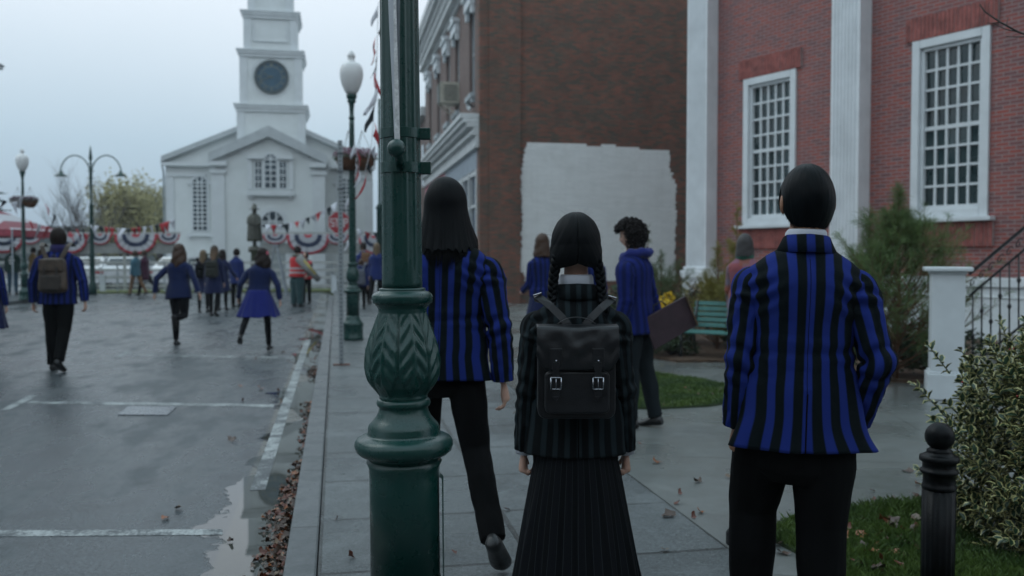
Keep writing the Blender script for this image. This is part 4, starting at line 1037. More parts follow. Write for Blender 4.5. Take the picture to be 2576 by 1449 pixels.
# white pedestal post + stair rail
pw = P(2390, 1003, .1); pwz = PL(2390, 1003, (0, 0, .1), (0, 0, 1))
YP = 8.7; hp = (Q(0, 672, YP).z); ped = thing('pedestal_post', 'square white post with moulded cap at the foot of the iron stair rail', 'post', (Q(2391, 800, YP).x+.02, YP+.12, .1), R(-20))
m = MB(); m.b2(-.145, .145, -.145, .145, .27, hp-.17); m.build('shaft', white_paint, ped, bevel=.006)
m = MB(); m.b2(-.175, .175, -.175, .175, 0, .25); m.b2(-.16, .16, -.16, .16, .2505, .2695); m.build('foot', white_paint, ped, bevel=.01)
m = MB(); m.b2(-.16, .16, -.16, .16, hp-.168, hp-.142); m.b2(-.205, .205, -.205, .205, hp-.14, hp-.10); m.build('cap', white_paint, ped, bevel=.01)
# stairs and railing rising to the right, away toward the hall
rs = Q(2442, 690, 9.3); re = Q(2640, 505, 8.7)
rail = thing('stair_rail', 'black wrought iron stair railing with slim balusters and scrolls', 'railing', (0, 0, 0), 0)
a0 = Q(2438, 690, 9.1); a1 = Q(2700, 470, 8.6); b0 = Q(2438, 745, 9.1); b1 = Q(2700, 525, 8.6); c0 = Q(2438, 925, 9.1); c1 = Q(2700, 715, 8.6)
m = MB(); m.bar(a0, a1, .05, .03); m.build('handrail', iron, rail)
m = MB(); m.bar(b0, b1, .022, .022); m.build('mid_rail', iron, rail)
m = MB(); m.bar(c0, c1, .03, .022); m.build('bottom_rail', iron, rail)
nb_ = 11
for k in range(nb_):
    t_ = (k+.4)/nb_; p = b0.lerp(b1, t_); q = c0.lerp(c1, t_); m = MB(); pm_ = p.lerp(q, .35 if k % 2 else .6)
    m.tube([p, pm_+Vector((0, 0, .03)), pm_+Vector((0, 0, .015)), pm_, pm_-Vector((0, 0, .015)), pm_-Vector((0, 0, .03)), q-Vector((0, 0, .05 if k else .25))], [.0085, .0085, .016, .022, .016, .0085, .0085], 8); m.build('baluster', iron, rail)
    m = MB(); cc = a0.lerp(a1, t_).lerp(p, .5); dirv = (a1-a0).normalized()
    pts = [cc+dirv*(.045*math.cos(th_)*(1-th_/9))+Vector((0, 0, 1))*(.045*math.sin(th_)*(1-th_/9)) for th_ in [j*.55 for j in range(14)]]
    m.tube(pts, .006, 5); m.build('scroll', iron, rail)
# steps and cheek wall
stp = thing('steps', 'white concrete steps with side wall rising behind the iron railing', 'steps', (Q(2470, 900, 9.2).x, 9.35, .1), R(-12))
for k in range(6): m = MB(); m.b2(.1+k*.29, 5.5, 0, 1.6, k*.165, (k+1)*.165-.003); m.build('step', simple('step_concrete', (.34, .34, .32), .6, .15, 5), stp)
m = MB(); m.prism([(0, 0), (5.4, 0), (5.4, 1.0), (1.9, 1.0), (0, .02)], -.12, -.003, Matrix(((1, 0, 0), (0, 0, 1), (0, 1, 0))));
m.build('cheek_wall', white_paint, stp)
# white lattice? cars
def car(px, Y, lab, rz=0):
    q = Q(px, 700, Y); o = thing('parked_car', lab, 'car', (q.x, Y, 0), rz, 'white cars parked behind the fence')
    body = MB(); sec = []
    ys = [0, .12, .5, 1.0, 1.5, 2.6, 3.3, 3.9, 4.25, 4.35]; zt__ = [.85, .98, 1.02, 1.02, 1.0, .95, .93, .88, .75, .6]
    for y, zt2 in zip(ys, zt__):
        w = .88 if .3 < y < 4 else .80
        sec.append([Vector((-w*.94, y, .22)), Vector((-w, y, .45)), Vector((-w, y, .70)), Vector((-w*.93, y, zt2)), Vector((w*.93, y, zt2)), Vector((w, y, .70)), Vector((w, y, .45)), Vector((w*.94, y, .22))])
    body.grid(sec, cap=True, sm=False); b = body.build('body', simple('car_white', (.68, .69, .70), .25, .03, 2, 0, coat=.5), o, bevel=.04)
    cab = MB(); rows = []
    for y, w, z in ((.25, .80, 1.0), (.85, .66, 1.44), (2.1, .66, 1.46), (3.0, .80, .96)):
        rows.append([Vector((-w, y, z)), Vector((w, y, z))])
    cab.quad((-.80, .25, .95), (.80, .25, .95), (.64, .85, 1.44), (-.64, .85, 1.44)); cab.quad((-.64, .85, 1.44), (.64, .85, 1.44), (.64, 2.1, 1.46), (-.64, 2.1, 1.46))
    cab.quad((-.64, 2.1, 1.46), (.64, 2.1, 1.46), (.80, 3.0, .93), (-.80, 3.0, .93))
    for s_ in (-1, 1): cab.face([(s_*.80, .25, .95), (s_*.64, .85, 1.44), (s_*.64, 2.1, 1.46), (s_*.80, 3.0, .93)])
    cab.build('roof', MATS['car_white'], o, bevel=.03)
    gw = MB(); gw.quad((-.66, .36, 1.07), (.66, .36, 1.07), (.57, .73, 1.37), (-.57, .73, 1.37)); gw.build('rear_window', dark_glass, o).location = (0, -.012, .006)
    for s_ in (-1, 1):
        gw = MB(); gw.face([(s_*.795, .62, 1.04), (s_*.685, .95, 1.36), (s_*.69, 2.05, 1.37), (s_*.80, 2.6, 1.03)]); g2 = gw.build('side_window', dark_glass, o); g2.location = (s_*.012, 0, 0)
        l = MB(); l.b2(s_*.74-.10, s_*.74+.10, -.03, .03, .68, .84); l.build('tail_light', simple('tail_red', (.35, .02, .02), .3), o)
        for y in (.85, 3.5):
            w = MB(); M_ = Matrix.Translation((s_*.80, y, .32)) @ Matrix.Rotation(R(90), 4, 'Y')
            w.prism([(.32*math.cos(k*math.pi/12), .32*math.sin(k*math.pi/12)) for k in range(24)], -.1, .1, M_); wh = w.build('wheel', simple('tyre', (.02, .02, .02), .8), o)
            r2 = MB(); r2.prism([(.19*math.cos(k*math.pi/8), .19*math.sin(k*math.pi/8)) for k in range(16)], -.105, .105, M_); r2.build('rim', alu, wh)
    l = MB(); l.b2(-.26, .26, -.02, -.0, .6, .72); l.build('number_plate', signwhite, o)
    return o
car(206, 42.2, 'white parked car behind the fence just right of the backpack man'); car(296, 42.5, 'white parked car behind the fence left of the teal coated walker', R(4)); car(415, 42.8, 'white parked car behind the fence nearest the church', R(-12))
# statue
sq = Q(641, 640, 40); stt = thing('statue', 'bronze caped pilgrim statue with tall hat on a slim pedestal', 'statue', (sq.x, 40, 0), SROT)
zb_s = Q(0, 607, 40).z; zt_s = Q(0, 512, 40).z; Hs = zt_s-zb_s
bronze = simple('weathered_bronze', (.085, .085, .07), .5, .5, 12, .004, 40, metal=.5)
m = MB(); m.lathe([(.30, zb_s), (.31, zb_s+.1), (.28, zb_s+Hs*.35), (.27, zb_s+Hs*.55), (.24, zb_s+Hs*.66), (.12, zb_s+Hs*.73), (.06, zb_s+Hs*.745)], 40, fn=lambda t, z: .022*math.sin(t*9+z*1.2)); m.build('cape', bronze, stt)
m = MB(); m.ball((0, 0, zb_s+Hs*.79), (.10, .11, .13), 16, 12); m.build('head', bronze, stt)
m = MB(); m.lathe([(.24, zb_s+Hs*.845), (.235, zb_s+Hs*.855), (.12, zb_s+Hs*.865), (.10, zb_s+Hs*.97), (.05, zb_s+Hs*.985), (.012, zb_s+Hs)], 20); m.build('hat', bronze, stt)
for s_ in (-1, 1): m = MB(); m.tube([(s_*.22, -.12, zb_s+Hs*.62), (s_*.25, -.24, zb_s+Hs*.48), (s_*.08, -.33, zb_s+Hs*.42)], [.08, .07, .05], 10); m.build('arm', bronze, stt)
m = MB(); m.lathe([(.42, 0), (.42, .5), (.20, .6), (.16, zb_s-.5), (.28, zb_s-.45), (.26, zb_s-.25), (.09, zb_s-.2), (.08, zb_s-.002)], 20); m.build('pedestal', bronze, stt)
# ------------------------------------------------------------------ vegetation
def leaf_mat(name, a, b, rough=.5, scale=5, back=.0):
    t = NT(name); c = t.co(); t.p(Base_Color=t.mix(t.ramp(t.noise(scale, 4, .65, c), [(.3, 0.), (.7, 1.)]), a, b), Roughness=rough)
    return t.m
bark = simple('bark', (.075, .065, .06), .9, .4, 12, .006, 60)
def tree(px, ybase, Y, H, crown, name, label, mat, seed, leafy=1500, spread=.3, lsize=.12, group=None, bare=False, z0=0):
    q = Q(px, 700, Y); o = thing(name, label, 'tree', (q.x, Y, z0), 0, group); rnd = random.Random(seed)
    m = MB(); tips = []
    def grow(p, d, ln, r, lv):
        pts = [p]; rr = [r]; n = 4
        for k in range(n):
            d2 = (d+Vector((rnd.uniform(-1, 1), rnd.uniform(-1, 1), rnd.uniform(-.3, .8)))*.16).normalized(); p = p+d2*ln/n; d = d2; pts.append(p); rr.append(r*(1-.45*(k+1)/n))
            if lv > 0 and k >= (1 if lv < 4 else 2)-1:
                for _ in range(2):
                    s_ = Vector((rnd.uniform(-1, 1), rnd.uniform(-1, 1), rnd.uniform(.1, 1.0))).normalized()
                    grow(p, (d*.55+s_*(.62 if not bare else .45)).normalized(), ln*rnd.uniform(.5, .68), rr[-1]*.6, lv-1)
        m.tube(pts, rr, 6 if lv > 2 else 4, cap=False)
        if lv <= 1: tips.append(p)
    grow(Vector((0, 0, 0)), Vector((0, 0, 1)), H*.52, H*.009 if bare else H*.024, 3)
    m.build('trunk', bark, o)
    if not bare:
        f = MB(); per = max(1, leafy//max(1, len(tips)))
        for t_ in tips:
            r_ = crown*rnd.uniform(.6, 1.2)
            for _ in range(per):
                d = Vector((rnd.gauss(0, 1), rnd.gauss(0, 1), rnd.gauss(0, 1)))*r_*.45; pp_ = t_+d
                a = Vector((rnd.uniform(-1, 1), rnd.uniform(-1, 1), rnd.uniform(-1, 1))).normalized(); b = a.orthogonal().normalized(); s_ = lsize*rnd.uniform(.6, 1.3)
                f.face([pp_-a*s_, pp_-b*s_*.5, pp_+a*s_, pp_+b*s_*.5])
        f.build('crown', mat, o, fixn=False)
    return o
yl = leaf_mat('autumn_yellow', (.24, .22, .10), (.37, .34, .16), .8, .8)
yg = leaf_mat('autumn_olive', (.20, .21, .11), (.32, .31, .16), .8, .8)
tree(325, 0, 60, 6.4, .75, 'autumn_tree', 'yellow leaved tree left of the church, taller of the near pair', yl, 11, 5200, group='yellow trees beside the church')
tree(297, 0, 66, 4.8, .8, 'autumn_tree', 'low olive yellow tree at the left foot of the yellow trees', yg, 12, 4200, group='yellow trees beside the church')
tree(362, 0, 70, 7.0, .85, 'autumn_tree', 'yellow leaved tree close to the left wall of the church', yl, 13, 4200, group='yellow trees beside the church')
tree(400, 0, 74, 6.6, .9, 'autumn_tree', 'olive yellow tree touching the church corner', yg, 15, 4600, group='yellow trees beside the church')
tree(262, 0, 80, 5.0, .9, 'autumn_tree', 'small olive tree behind the double arm lamp', yg, 19, 3000, group='yellow trees beside the church')
tree(205, 0, 44, 6.0, .5, 'bare_tree', 'bare leafless tree behind the double arm lamp', None, 21, bare=True)
tree(252, 0, 50, 5.4, .5, 'bare_tree', 'bare leafless tree right of the double arm lamp post', None, 24, bare=True)
tree(150, 0, 48, 5.0, .5, 'bare_tree', 'thin bare tree left of the double arm lamp', None, 25, bare=True)
# evergreen poking in at left edge
ever = leaf_mat('evergreen_needles', (.01, .04, .04), (.02, .07, .06), .7, 3)
q = Q(-28, 700, 34); eg = thing('fir_tree', 'dark fir tree branches at the left edge above the tent', 'tree', (q.x, 34, 0), 0); m = MB(); m.tube([(0, 0, 0), (0, 0, 5.6)], [.14, .02], 8); m.build('trunk', bark, eg); m = MB(); rnd = random.Random(2)
for lv in range(15):
    z = 1.2+lv*.30; r_ = 1.25*(1-lv/17)
    for k in range(11):
        a = rnd.uniform(0, 6.28); L_ = r_*rnd.uniform(.7, 1.15)
        for j in range(26):
            f_ = (j+1)/26; p = Vector((math.cos(a)*L_*f_, math.sin(a)*L_*f_, z-.30*f_*L_+.12*f_*f_)); s_ = .10
            dd = Vector((rnd.uniform(-1, 1), rnd.uniform(-1, 1), rnd.uniform(-.5, .3))).normalized()*s_*1.3; e_ = dd.orthogonal().normalized()*.018
            m.face([p-e_, p+dd, p+e_])
m.build('crown', ever, eg, fixn=False)
# planting bed behind the bench and in front of the hall
mulch = simple('mulch', (.085, .05, .03), .95, .5, 20, .02, 60)
bed = [P(1615, 897, .1), P(1700, 912, .1), P(1850, 912, .1), P(1960, 935, .1), P(2080, 958, .1), P(2350, 966, .1), P(2500, 930, .1), Vector((9.5, 11, .1)), Vector((8.0, 14.2, .1)), Vector((4.0, 20.6, .1)), Vector((1.6, 25, .1)), P(1560, 800, .1)]
g = MB(); g.prism([(p.x, p.y) for p in bed], -.2, .135); tag(g.build('planting_bed', mulch), kind='structure')
# lawns
def lawn_patch(pts, name, lab, n, h, seed, sub=1):
    poly = [(p.x, p.y) for p in pts]; g = MB(); g.prism(poly, -.1, .118); tag(g.build('lawn_soil', grass_mat('grass_soil', (.018, .035, .008), (.03, .055, .012))), kind='structure')
    rnd = random.Random(seed); m = MB(); x0, x1 = min(p[0] for p in poly), max(p[0] for p in poly); y0, y1 = min(p[1] for p in poly), max(p[1] for p in poly)
    def inside(x, y):
        c = False; j = len(poly)-1
        for i in range(len(poly)):
            xi, yi = poly[i]; xj, yj = poly[j]
            if (yi > y) != (yj > y) and x < (xj-xi)*(y-yi)/(yj-yi)+xi: c = not c
            j = i
        return c
    k = 0
    while k < n:
        x, y = rnd.uniform(x0, x1), rnd.uniform(y0, y1)
        x += rnd.gauss(0, .01)
        if not inside(x, y): continue
        k += 1; a = rnd.uniform(0, 6.28); w = .0022*rnd.uniform(.7, 1.4)*(1.0+y*.10); hh = h*rnd.uniform(.5, 1.25)*(1+.5*noise.noise(Vector((x*3, y*3, 1)))); lx, ly = rnd.gauss(0, .4)*hh, rnd.gauss(0, .4)*hh
        dx, dy = math.cos(a)*w, math.sin(a)*w; z = .115
        m.face([(x-dx, y-dy, z), (x+dx, y+dy, z), (x+dx*.6+lx*.4, y+dy*.6+ly*.4, z+hh*.6), (x+lx, y+ly, z+hh)])
    t = NT('grass_blades'); c = t.co(); t.p(Base_Color=t.mix(t.ramp(t.noise(3.5, 4, .7, c), [(.35, 0.), (.65, 1.)]), (.025, .065, .012), (.085, .14, .025)), Roughness=.5)
    t.b.inputs['Subsurface Weight'].default_value = 0
    return tag(m.build(name, t.m, fixn=False), lab, 'grass', kind='stuff')
lawn_patch([P(x, y, .1) for x, y in ((1560, 930), (1640, 942), (1740, 955), (1840, 974), (1900, 992), (1860, 1012), (1780, 1024), (1641, 1031), (1560, 1028))], 'lawn_grass', 'green lawn patch between the curly haired boy and the striped boy', 26000, .035, 5)
lawn_patch([P(x, y, .1) for x, y in ((1915, 1352), (1950, 1330), (1985, 1315), (2110, 1300), (2200, 1279), (2320, 1270), (2640, 1262), (3000, 1500), (2600, 1900), (2100, 1900), (2045, 1450), (2000, 1392), (1955, 1368))], 'lawn_grass', 'green lawn patch with brown leaves at the lower right', 52000, .042, 6)
# white pine with long drooping needles
pine_m = leaf_mat('pine_needles', (.05, .115, .028), (.13, .18, .05), .6, 2.2)
pine_y = leaf_mat('pine_needles_yellow', (.12, .13, .02), (.26, .22, .035), .6, 2.2)
twig = simple('pine_twig', (.13, .065, .035), .85, .3, 10, .003, 60)
def pine(loc, H, Rb, lab, seed, mat, dens=1.0, needle=.13, lean=(0, 0), name='pine_shrub', wn=.0022):
    rnd = random.Random(seed); o = thing(name, lab, 'pine', loc, 0); tw = MB(); nd = MB()
    top = Vector((lean[0], lean[1], H)); tw.tube([(0, 0, 0), top*.5+Vector((.02, 0, 0)), top], [.028, .016, .005], 7)
    def tuft(p, d, n, s_):
        for _ in range(n):
            v = (d*1.0+Vector((rnd.gauss(0, .42), rnd.gauss(0, .42), rnd.gauss(0, .34)))).normalized()*s_*rnd.uniform(.7, 1.25); e_ = v.orthogonal().normalized(); e_ = (Matrix.Rotation(rnd.uniform(0, 6.28), 3, v) @ e_)*wn
            mid = p+v*.55; tip = p+v+Vector((0, 0, -s_*.32))
            nd.face([p-e_, mid-e_*.8, tip, mid+e_*.8])
    def shoot(p, d, L_, r_, lv):
        n = 5; pts = [p.copy()]
        for j in range(n):
            d = (d+Vector((rnd.gauss(0, .10), rnd.gauss(0, .10), .11))).normalized(); p = p+d*L_/n; pts.append(p.copy())
            if lv > 0 and j >= 1:
                for s_ in range(2 if j < 4 else 1):
                    sd_ = (d*.75+Vector((rnd.uniform(-1, 1), rnd.uniform(-1, 1), rnd.uniform(-.25, .45)))*.75).normalized(); shoot(p.copy(), sd_, L_*rnd.uniform(.28, .46), r_*.6, lv-1)
            if lv == 0 or j >= 3: tuft(p, d, 9, needle)
        tw.tube(pts, [r_*(1-.7*k_/n) for k_ in range(n+1)], 5, cap=False); tuft(pts[-1], d, 16, needle)
    nb = int(30*dens)
    for k in range(nb):
        f = ((k+.5)/nb)**1.15; z = H*(.05+.93*f); L_ = Rb*(max(0, 1-f/.80)**.7*.85+.22*(1-f)+.05)*rnd.uniform(.6, 1.2); a = k*2.4+rnd.uniform(-.5, .5)
        up = .30+1.1*f; shoot(top*(z/H), Vector((math.cos(a), math.sin(a), up)).normalized(), L_, .010*(1-.5*f), 1 if L_ > .22 else 0)
    tuft(top, Vector((0, 0, 1)), 30, needle*1.1)
    tw.build('branches', twig, o); nd.build('needles', mat, o, fixn=False)
    return o
def at(px, Y): return (Q(px, 700, Y).x, Y, .12)
def hgt(y, Y): return Q(0, y, Y).z-.12
pine(at(2258, 10.0), hgt(478, 10.0), .95, 'tall bushy green pine in front of the right hand hall window, beside the white post', 31, pine_m, 3.3, .145)
pine(at(2185, 10.4), hgt(540, 10.4), .55, 'slimmer pine just behind the right shoulder of the striped boy', 32, pine_m, 1.6, .14)
pine(at(1852, 12.6), hgt(520, 12.6), .42, 'thin yellowish pine sapling under the left hall window', 33, pine_y, 1.0)
pine(at(1805, 13.2), hgt(622, 13.2), .5, 'yellow green pine shrub behind the bench beside the pilaster', 34, pine_y, 1.5)
pine(at(1662, 15), hgt(640, 15), .75, 'green pine shrub behind the curly haired boy', 35, leaf_mat('pine_green2', (.04, .085, .025), (.09, .13, .04), .6, 2.2), 1.0)
pine(at(1628, 16.5), hgt(575, 16.5), .35, 'thin green sapling in front of the painted brick patch', 36, leaf_mat('pine_green3', (.06, .10, .035), (.12, .15, .05), .6, 2.2), .4)
def shrub(px, Y, ytop, w, lab, seed, mat, n=1600, ls=.035, name='shrub'):
    rnd = random.Random(seed); q = at(px, Y); H = hgt(ytop, Y); o = thing(name, lab, 'shrub', q, 0); s = MB()
    for k in range(16):
        a = rnd.uniform(0, 6.28); s.tube([(0, 0, 0), (math.cos(a)*w*.4, math.sin(a)*w*.4, H*.5), (math.cos(a)*w*.8, math.sin(a)*w*.8, H*rnd.uniform(.7, .95))], [.01, .006, .003], 4, cap=False)
    s.build('stems', bark, o); m = MB()
    for c in range(9): leafcloud(m, (rnd.uniform(-.6, .6)*w, rnd.uniform(-.6, .6)*w, H*rnd.uniform(.3, .8)), (w*.5, w*.5, H*.3), n//9, ls, seed*20+c)
    m.build('foliage', mat, o, fixn=False); return o
yf = leaf_mat('yellow_flowers', (.55, .36, .01), (.75, .52, .03), .7, 6)
shrub(1672, 12.9, 738, .22, 'small bright yellow flowering shrub behind the portfolio', 41, yf, 1500, .03)
og = leaf_mat('olive_foliage', (.04, .055, .02), (.11, .10, .035), .7, 5)
dg = leaf_mat('dark_foliage', (.02, .04, .015), (.05, .075, .03), .6, 5)
rd = leaf_mat('russet_foliage', (.10, .06, .03), (.16, .12, .05), .7, 5)
shrub(1735, 14.2, 690, .55, 'olive shrub left of the bench behind the portfolio', 42, og, 2600)
shrub(1800, 13.6, 705, .5, 'russet twiggy shrub directly behind the bench back', 43, rd, 2200)
shrub(1690, 12.4, 822, .45, 'low dark shrub at the foot of the yellow flowers', 44, dg, 2200, .03)
shrub(1600, 14.0, 700, .45, 'green shrub hidden behind the back of the curly haired boy', 45, dg, 1800)
shrub(1905, 12.0, 760, .45, 'dark shrub behind the right end of the bench', 46, dg, 1800)
shrub(2110, 10.3, 770, .4, 'dark low shrub behind the right elbow of the striped boy', 47, dg, 1800)
shrub(2340, 10.2, 800, .5, 'dark green low shrub behind the white post', 48, dg, 2200)
# variegated holly
def holly_mat():
    t = NT('holly_leaf'); uv = t.co('UV'); sx = t.n('ShaderNodeSeparateXYZ', {0: uv}); c = t.co()
    e_ = t.math('ABSOLUTE', sx.outputs[0]); n1 = t.noise(55, 3, .7, c); e2 = t.math('ADD', e_, t.math('MULTIPLY', t.math('SUBTRACT', n1, .5), .75))
    k = t.ramp(e2, [(.60, 0.), (.72, 1.)])
    gcol = t.mix(t.noise(4, 3, .6, c), (.010, .032, .020), (.03, .07, .03))
    t.p(Base_Color=t.mix(k, gcol, t.mix(t.noise(6, 3, .6, c), (.30, .30, .10), (.58, .53, .27))), Roughness=.32); t.b.inputs['Specular IOR Level'].default_value = .5
    return t.m
def holly():
    rnd = random.Random(77); base = Q(2560, 1200, 3.45)
    o = thing('holly_bush', 'variegated holly bush with cream edged leaves at the right edge', 'bush', (2.74, 4.25, .04), 0)
    L_ = MB(); tw = MB()
    def leaf(p, d, s_):
        up = Vector((rnd.gauss(0, .5), rnd.gauss(0, .5), 1)).normalized(); side = d.cross(up).normalized(); up = side.cross(d).normalized(); rows = []; uvs = []
        N = 5
        for j in range(N+1):
            f = j/N; w = s_*.42*math.sin(math.pi*min(1, f*.93+.05))**.7*(1+(.16 if j % 2 else -.10)); cen = p+d*s_*1.35*f-up*s_*.25*f*f
            rows.append([cen-side*w+up*w*.45, cen-side*w*.5+up*w*.08, cen, cen+side*w*.5+up*w*.08, cen+side*w+up*w*.45])
            ee = 1. if j in (0, N) else .0; uvs.append([(-1, f), (-.5-ee*.4, f), (0+ee*.7, f), (.5+ee*.4, f), (1, f)])
        L_.grid(rows, closed=False, uvs=uvs)
    rx, ry, rz_ = .66, .60, .68; H = .50
    def surf(a, el):
        r_ = 1+.22*noise.noise(Vector((math.cos(a)*2.2, math.sin(a)*2.2, el*2.5)))
        return Vector((math.cos(a)*math.cos(el)*rx*r_, math.sin(a)*math.cos(el)*ry*r_, .46+math.sin(el)*rz_*r_))
    for k in range(1250):
        a = rnd.uniform(0, 6.28); el = rnd.uniform(-.75, 1.35); tip = surf(a, el)*1.0
        if tip.z < .03: continue
        ln = 1+rnd.uniform(-.20, .08)+(.22 if rnd.random() < .06 else 0); tip = Vector((tip.x*ln, tip.y*ln, .46+(tip.z-.46)*ln)); d = (tip-Vector((0, 0, .32))).normalized(); d = (d+Vector((0, 0, .35))).normalized()
        st = tip-d*.17; tw.tube([st, tip], [.0035, .002], 4, cap=False)
        for j in range(13):
            f = j/12; p = st.lerp(tip, f); ang = j*2.4+rnd.uniform(-.4, .4); s2 = Matrix.Rotation(ang, 3, d) @ d.orthogonal().normalized()
            dd = (s2+d*(.35+.8*f)).normalized(); leaf(p, dd, rnd.uniform(.026, .038)*(.85 if f > .9 else 1))
    for k in range(14):
        a = rnd.uniform(0, 6.28); tw.tube([(0, 0, 0), (math.cos(a)*.2, math.sin(a)*.2, .3), (math.cos(a)*.4, math.sin(a)*.34, .6)], [.016, .01, .005], 5, cap=False)
    tw.build('twigs', simple('holly_twig', (.05, .06, .03), .7), o); L_.build('foliage', holly_mat(), o, fixn=False)
    b = MB()
    for k in range(26):
        a = rnd.uniform(2.2, 5.2); el = rnd.uniform(-.4, 1.1); b.ball(surf(a, el)*.97+Vector((0, 0, .01)), .0045, 8, 6)
    b.build('berries', simple('berry_red', (.35, .02, .02), .3), o)
    return o
holly()
# bare twig at top right
q = Q(2700, 120, 4.5); bt = thing('bare_branch', 'bare brown twig reaching in at the top right corner', 'tree', (q.x, 4.5, .1), 0)
m = MB(); P0 = q
m.tube([(.35, .1, 0), (.33, .1, q.z-.5), (.2, .05, q.z+.05)], [.05, .04, .02], 8); m.build('trunk', bark, bt)
for poly, rr in (([(2700, 130), (2620, 100), (2560, 80), (2515, 55), (2478, 30), (2465, 12)], .006), ([(2560, 80), (2530, 74), (2500, 60)], .003), ([(2548, 73), (2532, 62), (2536, 44)], .003), ([(2600, 92), (2560, 93), (2530, 92)], .003), ([(2515, 55), (2500, 58), (2482, 58)], .0025)):
    m = MB(); m.tube([Q(x, y, 4.5)-Vector((q.x, 4.5, .1)) for x, y in poly], [rr*(1-.5*i/len(poly)) for i in range(len(poly))], 6); m.build('twig', bark, bt)
# ------------------------------------------------------------------ fallen leaves
def dleaf_mat(name, a, b):
    t = NT(name); c = t.co(); t.p(Base_Color=t.mix(t.noise(30, 4, .6, c), a, b), Roughness=.35); return t.m
lm = [dleaf_mat('leaf_rust', (.08, .020, .010), (.15, .042, .02)), dleaf_mat('leaf_brown', (.035, .018, .012), (.08, .04, .022)), dleaf_mat('leaf_orange', (.20, .055, .015), (.26, .09, .025)), dleaf_mat('leaf_tan', (.10, .065, .04), (.16, .11, .07))]
def dleaf_shape(mb, p, s_, rnd, curl=.5):
    a0 = rnd.uniform(0, 6.28); tilt = Matrix.Rotation(rnd.gauss(0, .30), 3, 'X') @ Matrix.Rotation(rnd.gauss(0, .30), 3, 'Y') @ Matrix.Rotation(a0, 3, 'Z')
    pts = []; n = 15; lob = rnd.choice((3, 5, 5))
    for k in range(n):
        a = 2*math.pi*k/n; r_ = s_*(.55+.42*abs(math.cos(a*lob/2)))*(1.25 if abs(math.sin(a)) < .5 else .8)*rnd.uniform(.8, 1.15)
        zz = curl*s_*(.75*math.sin(a*1.0+a0)**2*(r_/s_)**2+rnd.uniform(-.08, .14)); pts.append(Vector((math.cos(a)*r_, math.sin(a)*r_, zz)))
    zmin = min((tilt @ q_).z for q_ in pts)
    c = Vector(p)+Vector((0, 0, max(0, -zmin)+.002)); i = len(mb.v); mb.v.append(c+tilt @ Vector((0, 0, .0))); mb.v += [c+tilt @ q_ for q_ in pts]
    for k in range(n): mb.f.append((i, i+1+k, i+1+(k+1) % n)); mb.sm.append(True)
rnd = random.Random(5)
groups = {}
# gutter litter (uncountable)
for mi in range(4):
    mb = MB()
    if mi == 0: pass
    groups[mi] = mb
def litter(u0, u1, n, w, seed, hump=.03):
    rnd = random.Random(seed)
    for k in range(n):
        u = rnd.uniform(u0, u1); d = abs(rnd.gauss(0, w)); 
        d = min(d, .34); v = KV-.012-d; env = noise.noise(Vector((u*1.9, 3.3, 0)))
        if d > (.10+.14*max(0, env+.25)): continue
        z = max(0, hump*(1-d/.2))*rnd.random(); p = S(u, v, z); dleaf_shape(groups[rnd.choice((0, 0, 1, 1, 1, 2, 3))], p, rnd.uniform(.012, .028), rnd, .9)
litter(3.7, 5.9, 430, .085, 1, .03); litter(5.9, 6.6, 60, .03, 2, .02); litter(6.8, 8.6, 34, .03, 3); litter(8.7, 9.3, 40, .04, 8); litter(11.2, 12.3, 70, .06, 4); litter(13, 18, 50, .10, 5)
for mi, mb in groups.items():
    tag(mb.build('leaf_litter', lm[mi], fixn=False), ['rust red', 'dark brown', 'orange', 'pale tan'][mi]+' wet leaf litter lying in the gutter along the kerb', 'leaves', kind='stuff')
# single leaves
sing = [(1650, 1166), (1712, 1243), (1702, 1270), (1758, 1291), (1745, 1300), (1668, 1384), (1830, 1200), (1610, 1120), (1500, 1270), (1272, 1282), (1140, 1395), (880, 1404), (1850, 1310), (2190, 1236), (2140, 1204), (2122, 1231), (2282, 1190), (2310, 1253), (2200, 1262), (2262, 1262), (2245, 1258), (2215, 1290), (2150, 1292), (2060, 1290), (2080, 1262), (2312, 1224), (1905, 1302), (1970, 1392), (1955, 1370), (2250, 1316), (2300, 1310), (2225, 1340), (2160, 1346), (2180, 1350), (2140, 1330), (2100, 1365), (2290, 1340), (2235, 1375), (2190, 1390), (2270, 1402), (2120, 1400), (2305, 1385), (850, 1310), (1300, 1040), (1680, 1300), (2035, 1215), (2096, 1180), (1760, 1215)]
rnd = random.Random(9); protos = []
for k in range(10):
    m = MB(); dleaf_shape(m, (0, 0, 0), .021+.009*(k % 3), random.Random(50+k), 1.0); protos.append((m.mesh('fallen_leaf')))
for k, me in enumerate(protos): me.materials.append(lm[(0, 1, 2, 0, 3, 1, 0, 2, 1, 0)[k]])
def put_leaf(x, y, z, lab, grp, big=1.0):
    p = P(x, y, z); o = bpy.data.objects.new('fallen_leaf', protos[rnd.randrange(10)]); scene.collection.objects.link(o); o.location = p
    o.rotation_euler = (0, 0, rnd.uniform(0, 6.28)); s_ = rnd.uniform(.7, 1.2)*big; o.scale = (s_, s_, s_); tag(o, lab, 'leaf', grp)
for x, y in sing:
    onl = x > 1990 and y > 1300-(x-2110)*.13
    put_leaf(x+rnd.uniform(-4, 4), y+rnd.uniform(-3, 3), .135 if onl else .103, 'curled brown autumn leaf on the wet grass at lower right' if onl else 'curled brown autumn leaf on the wet plaza slabs', 'fallen leaves on the lawn patch' if onl else 'fallen leaves on the plaza')
for k in range(46):
    x, y = rnd.uniform(2020, 2330), rnd.uniform(1300, 1440)
    put_leaf(x, y, .135, 'curled brown autumn leaf on the wet grass at lower right', 'fallen leaves on the lawn patch')
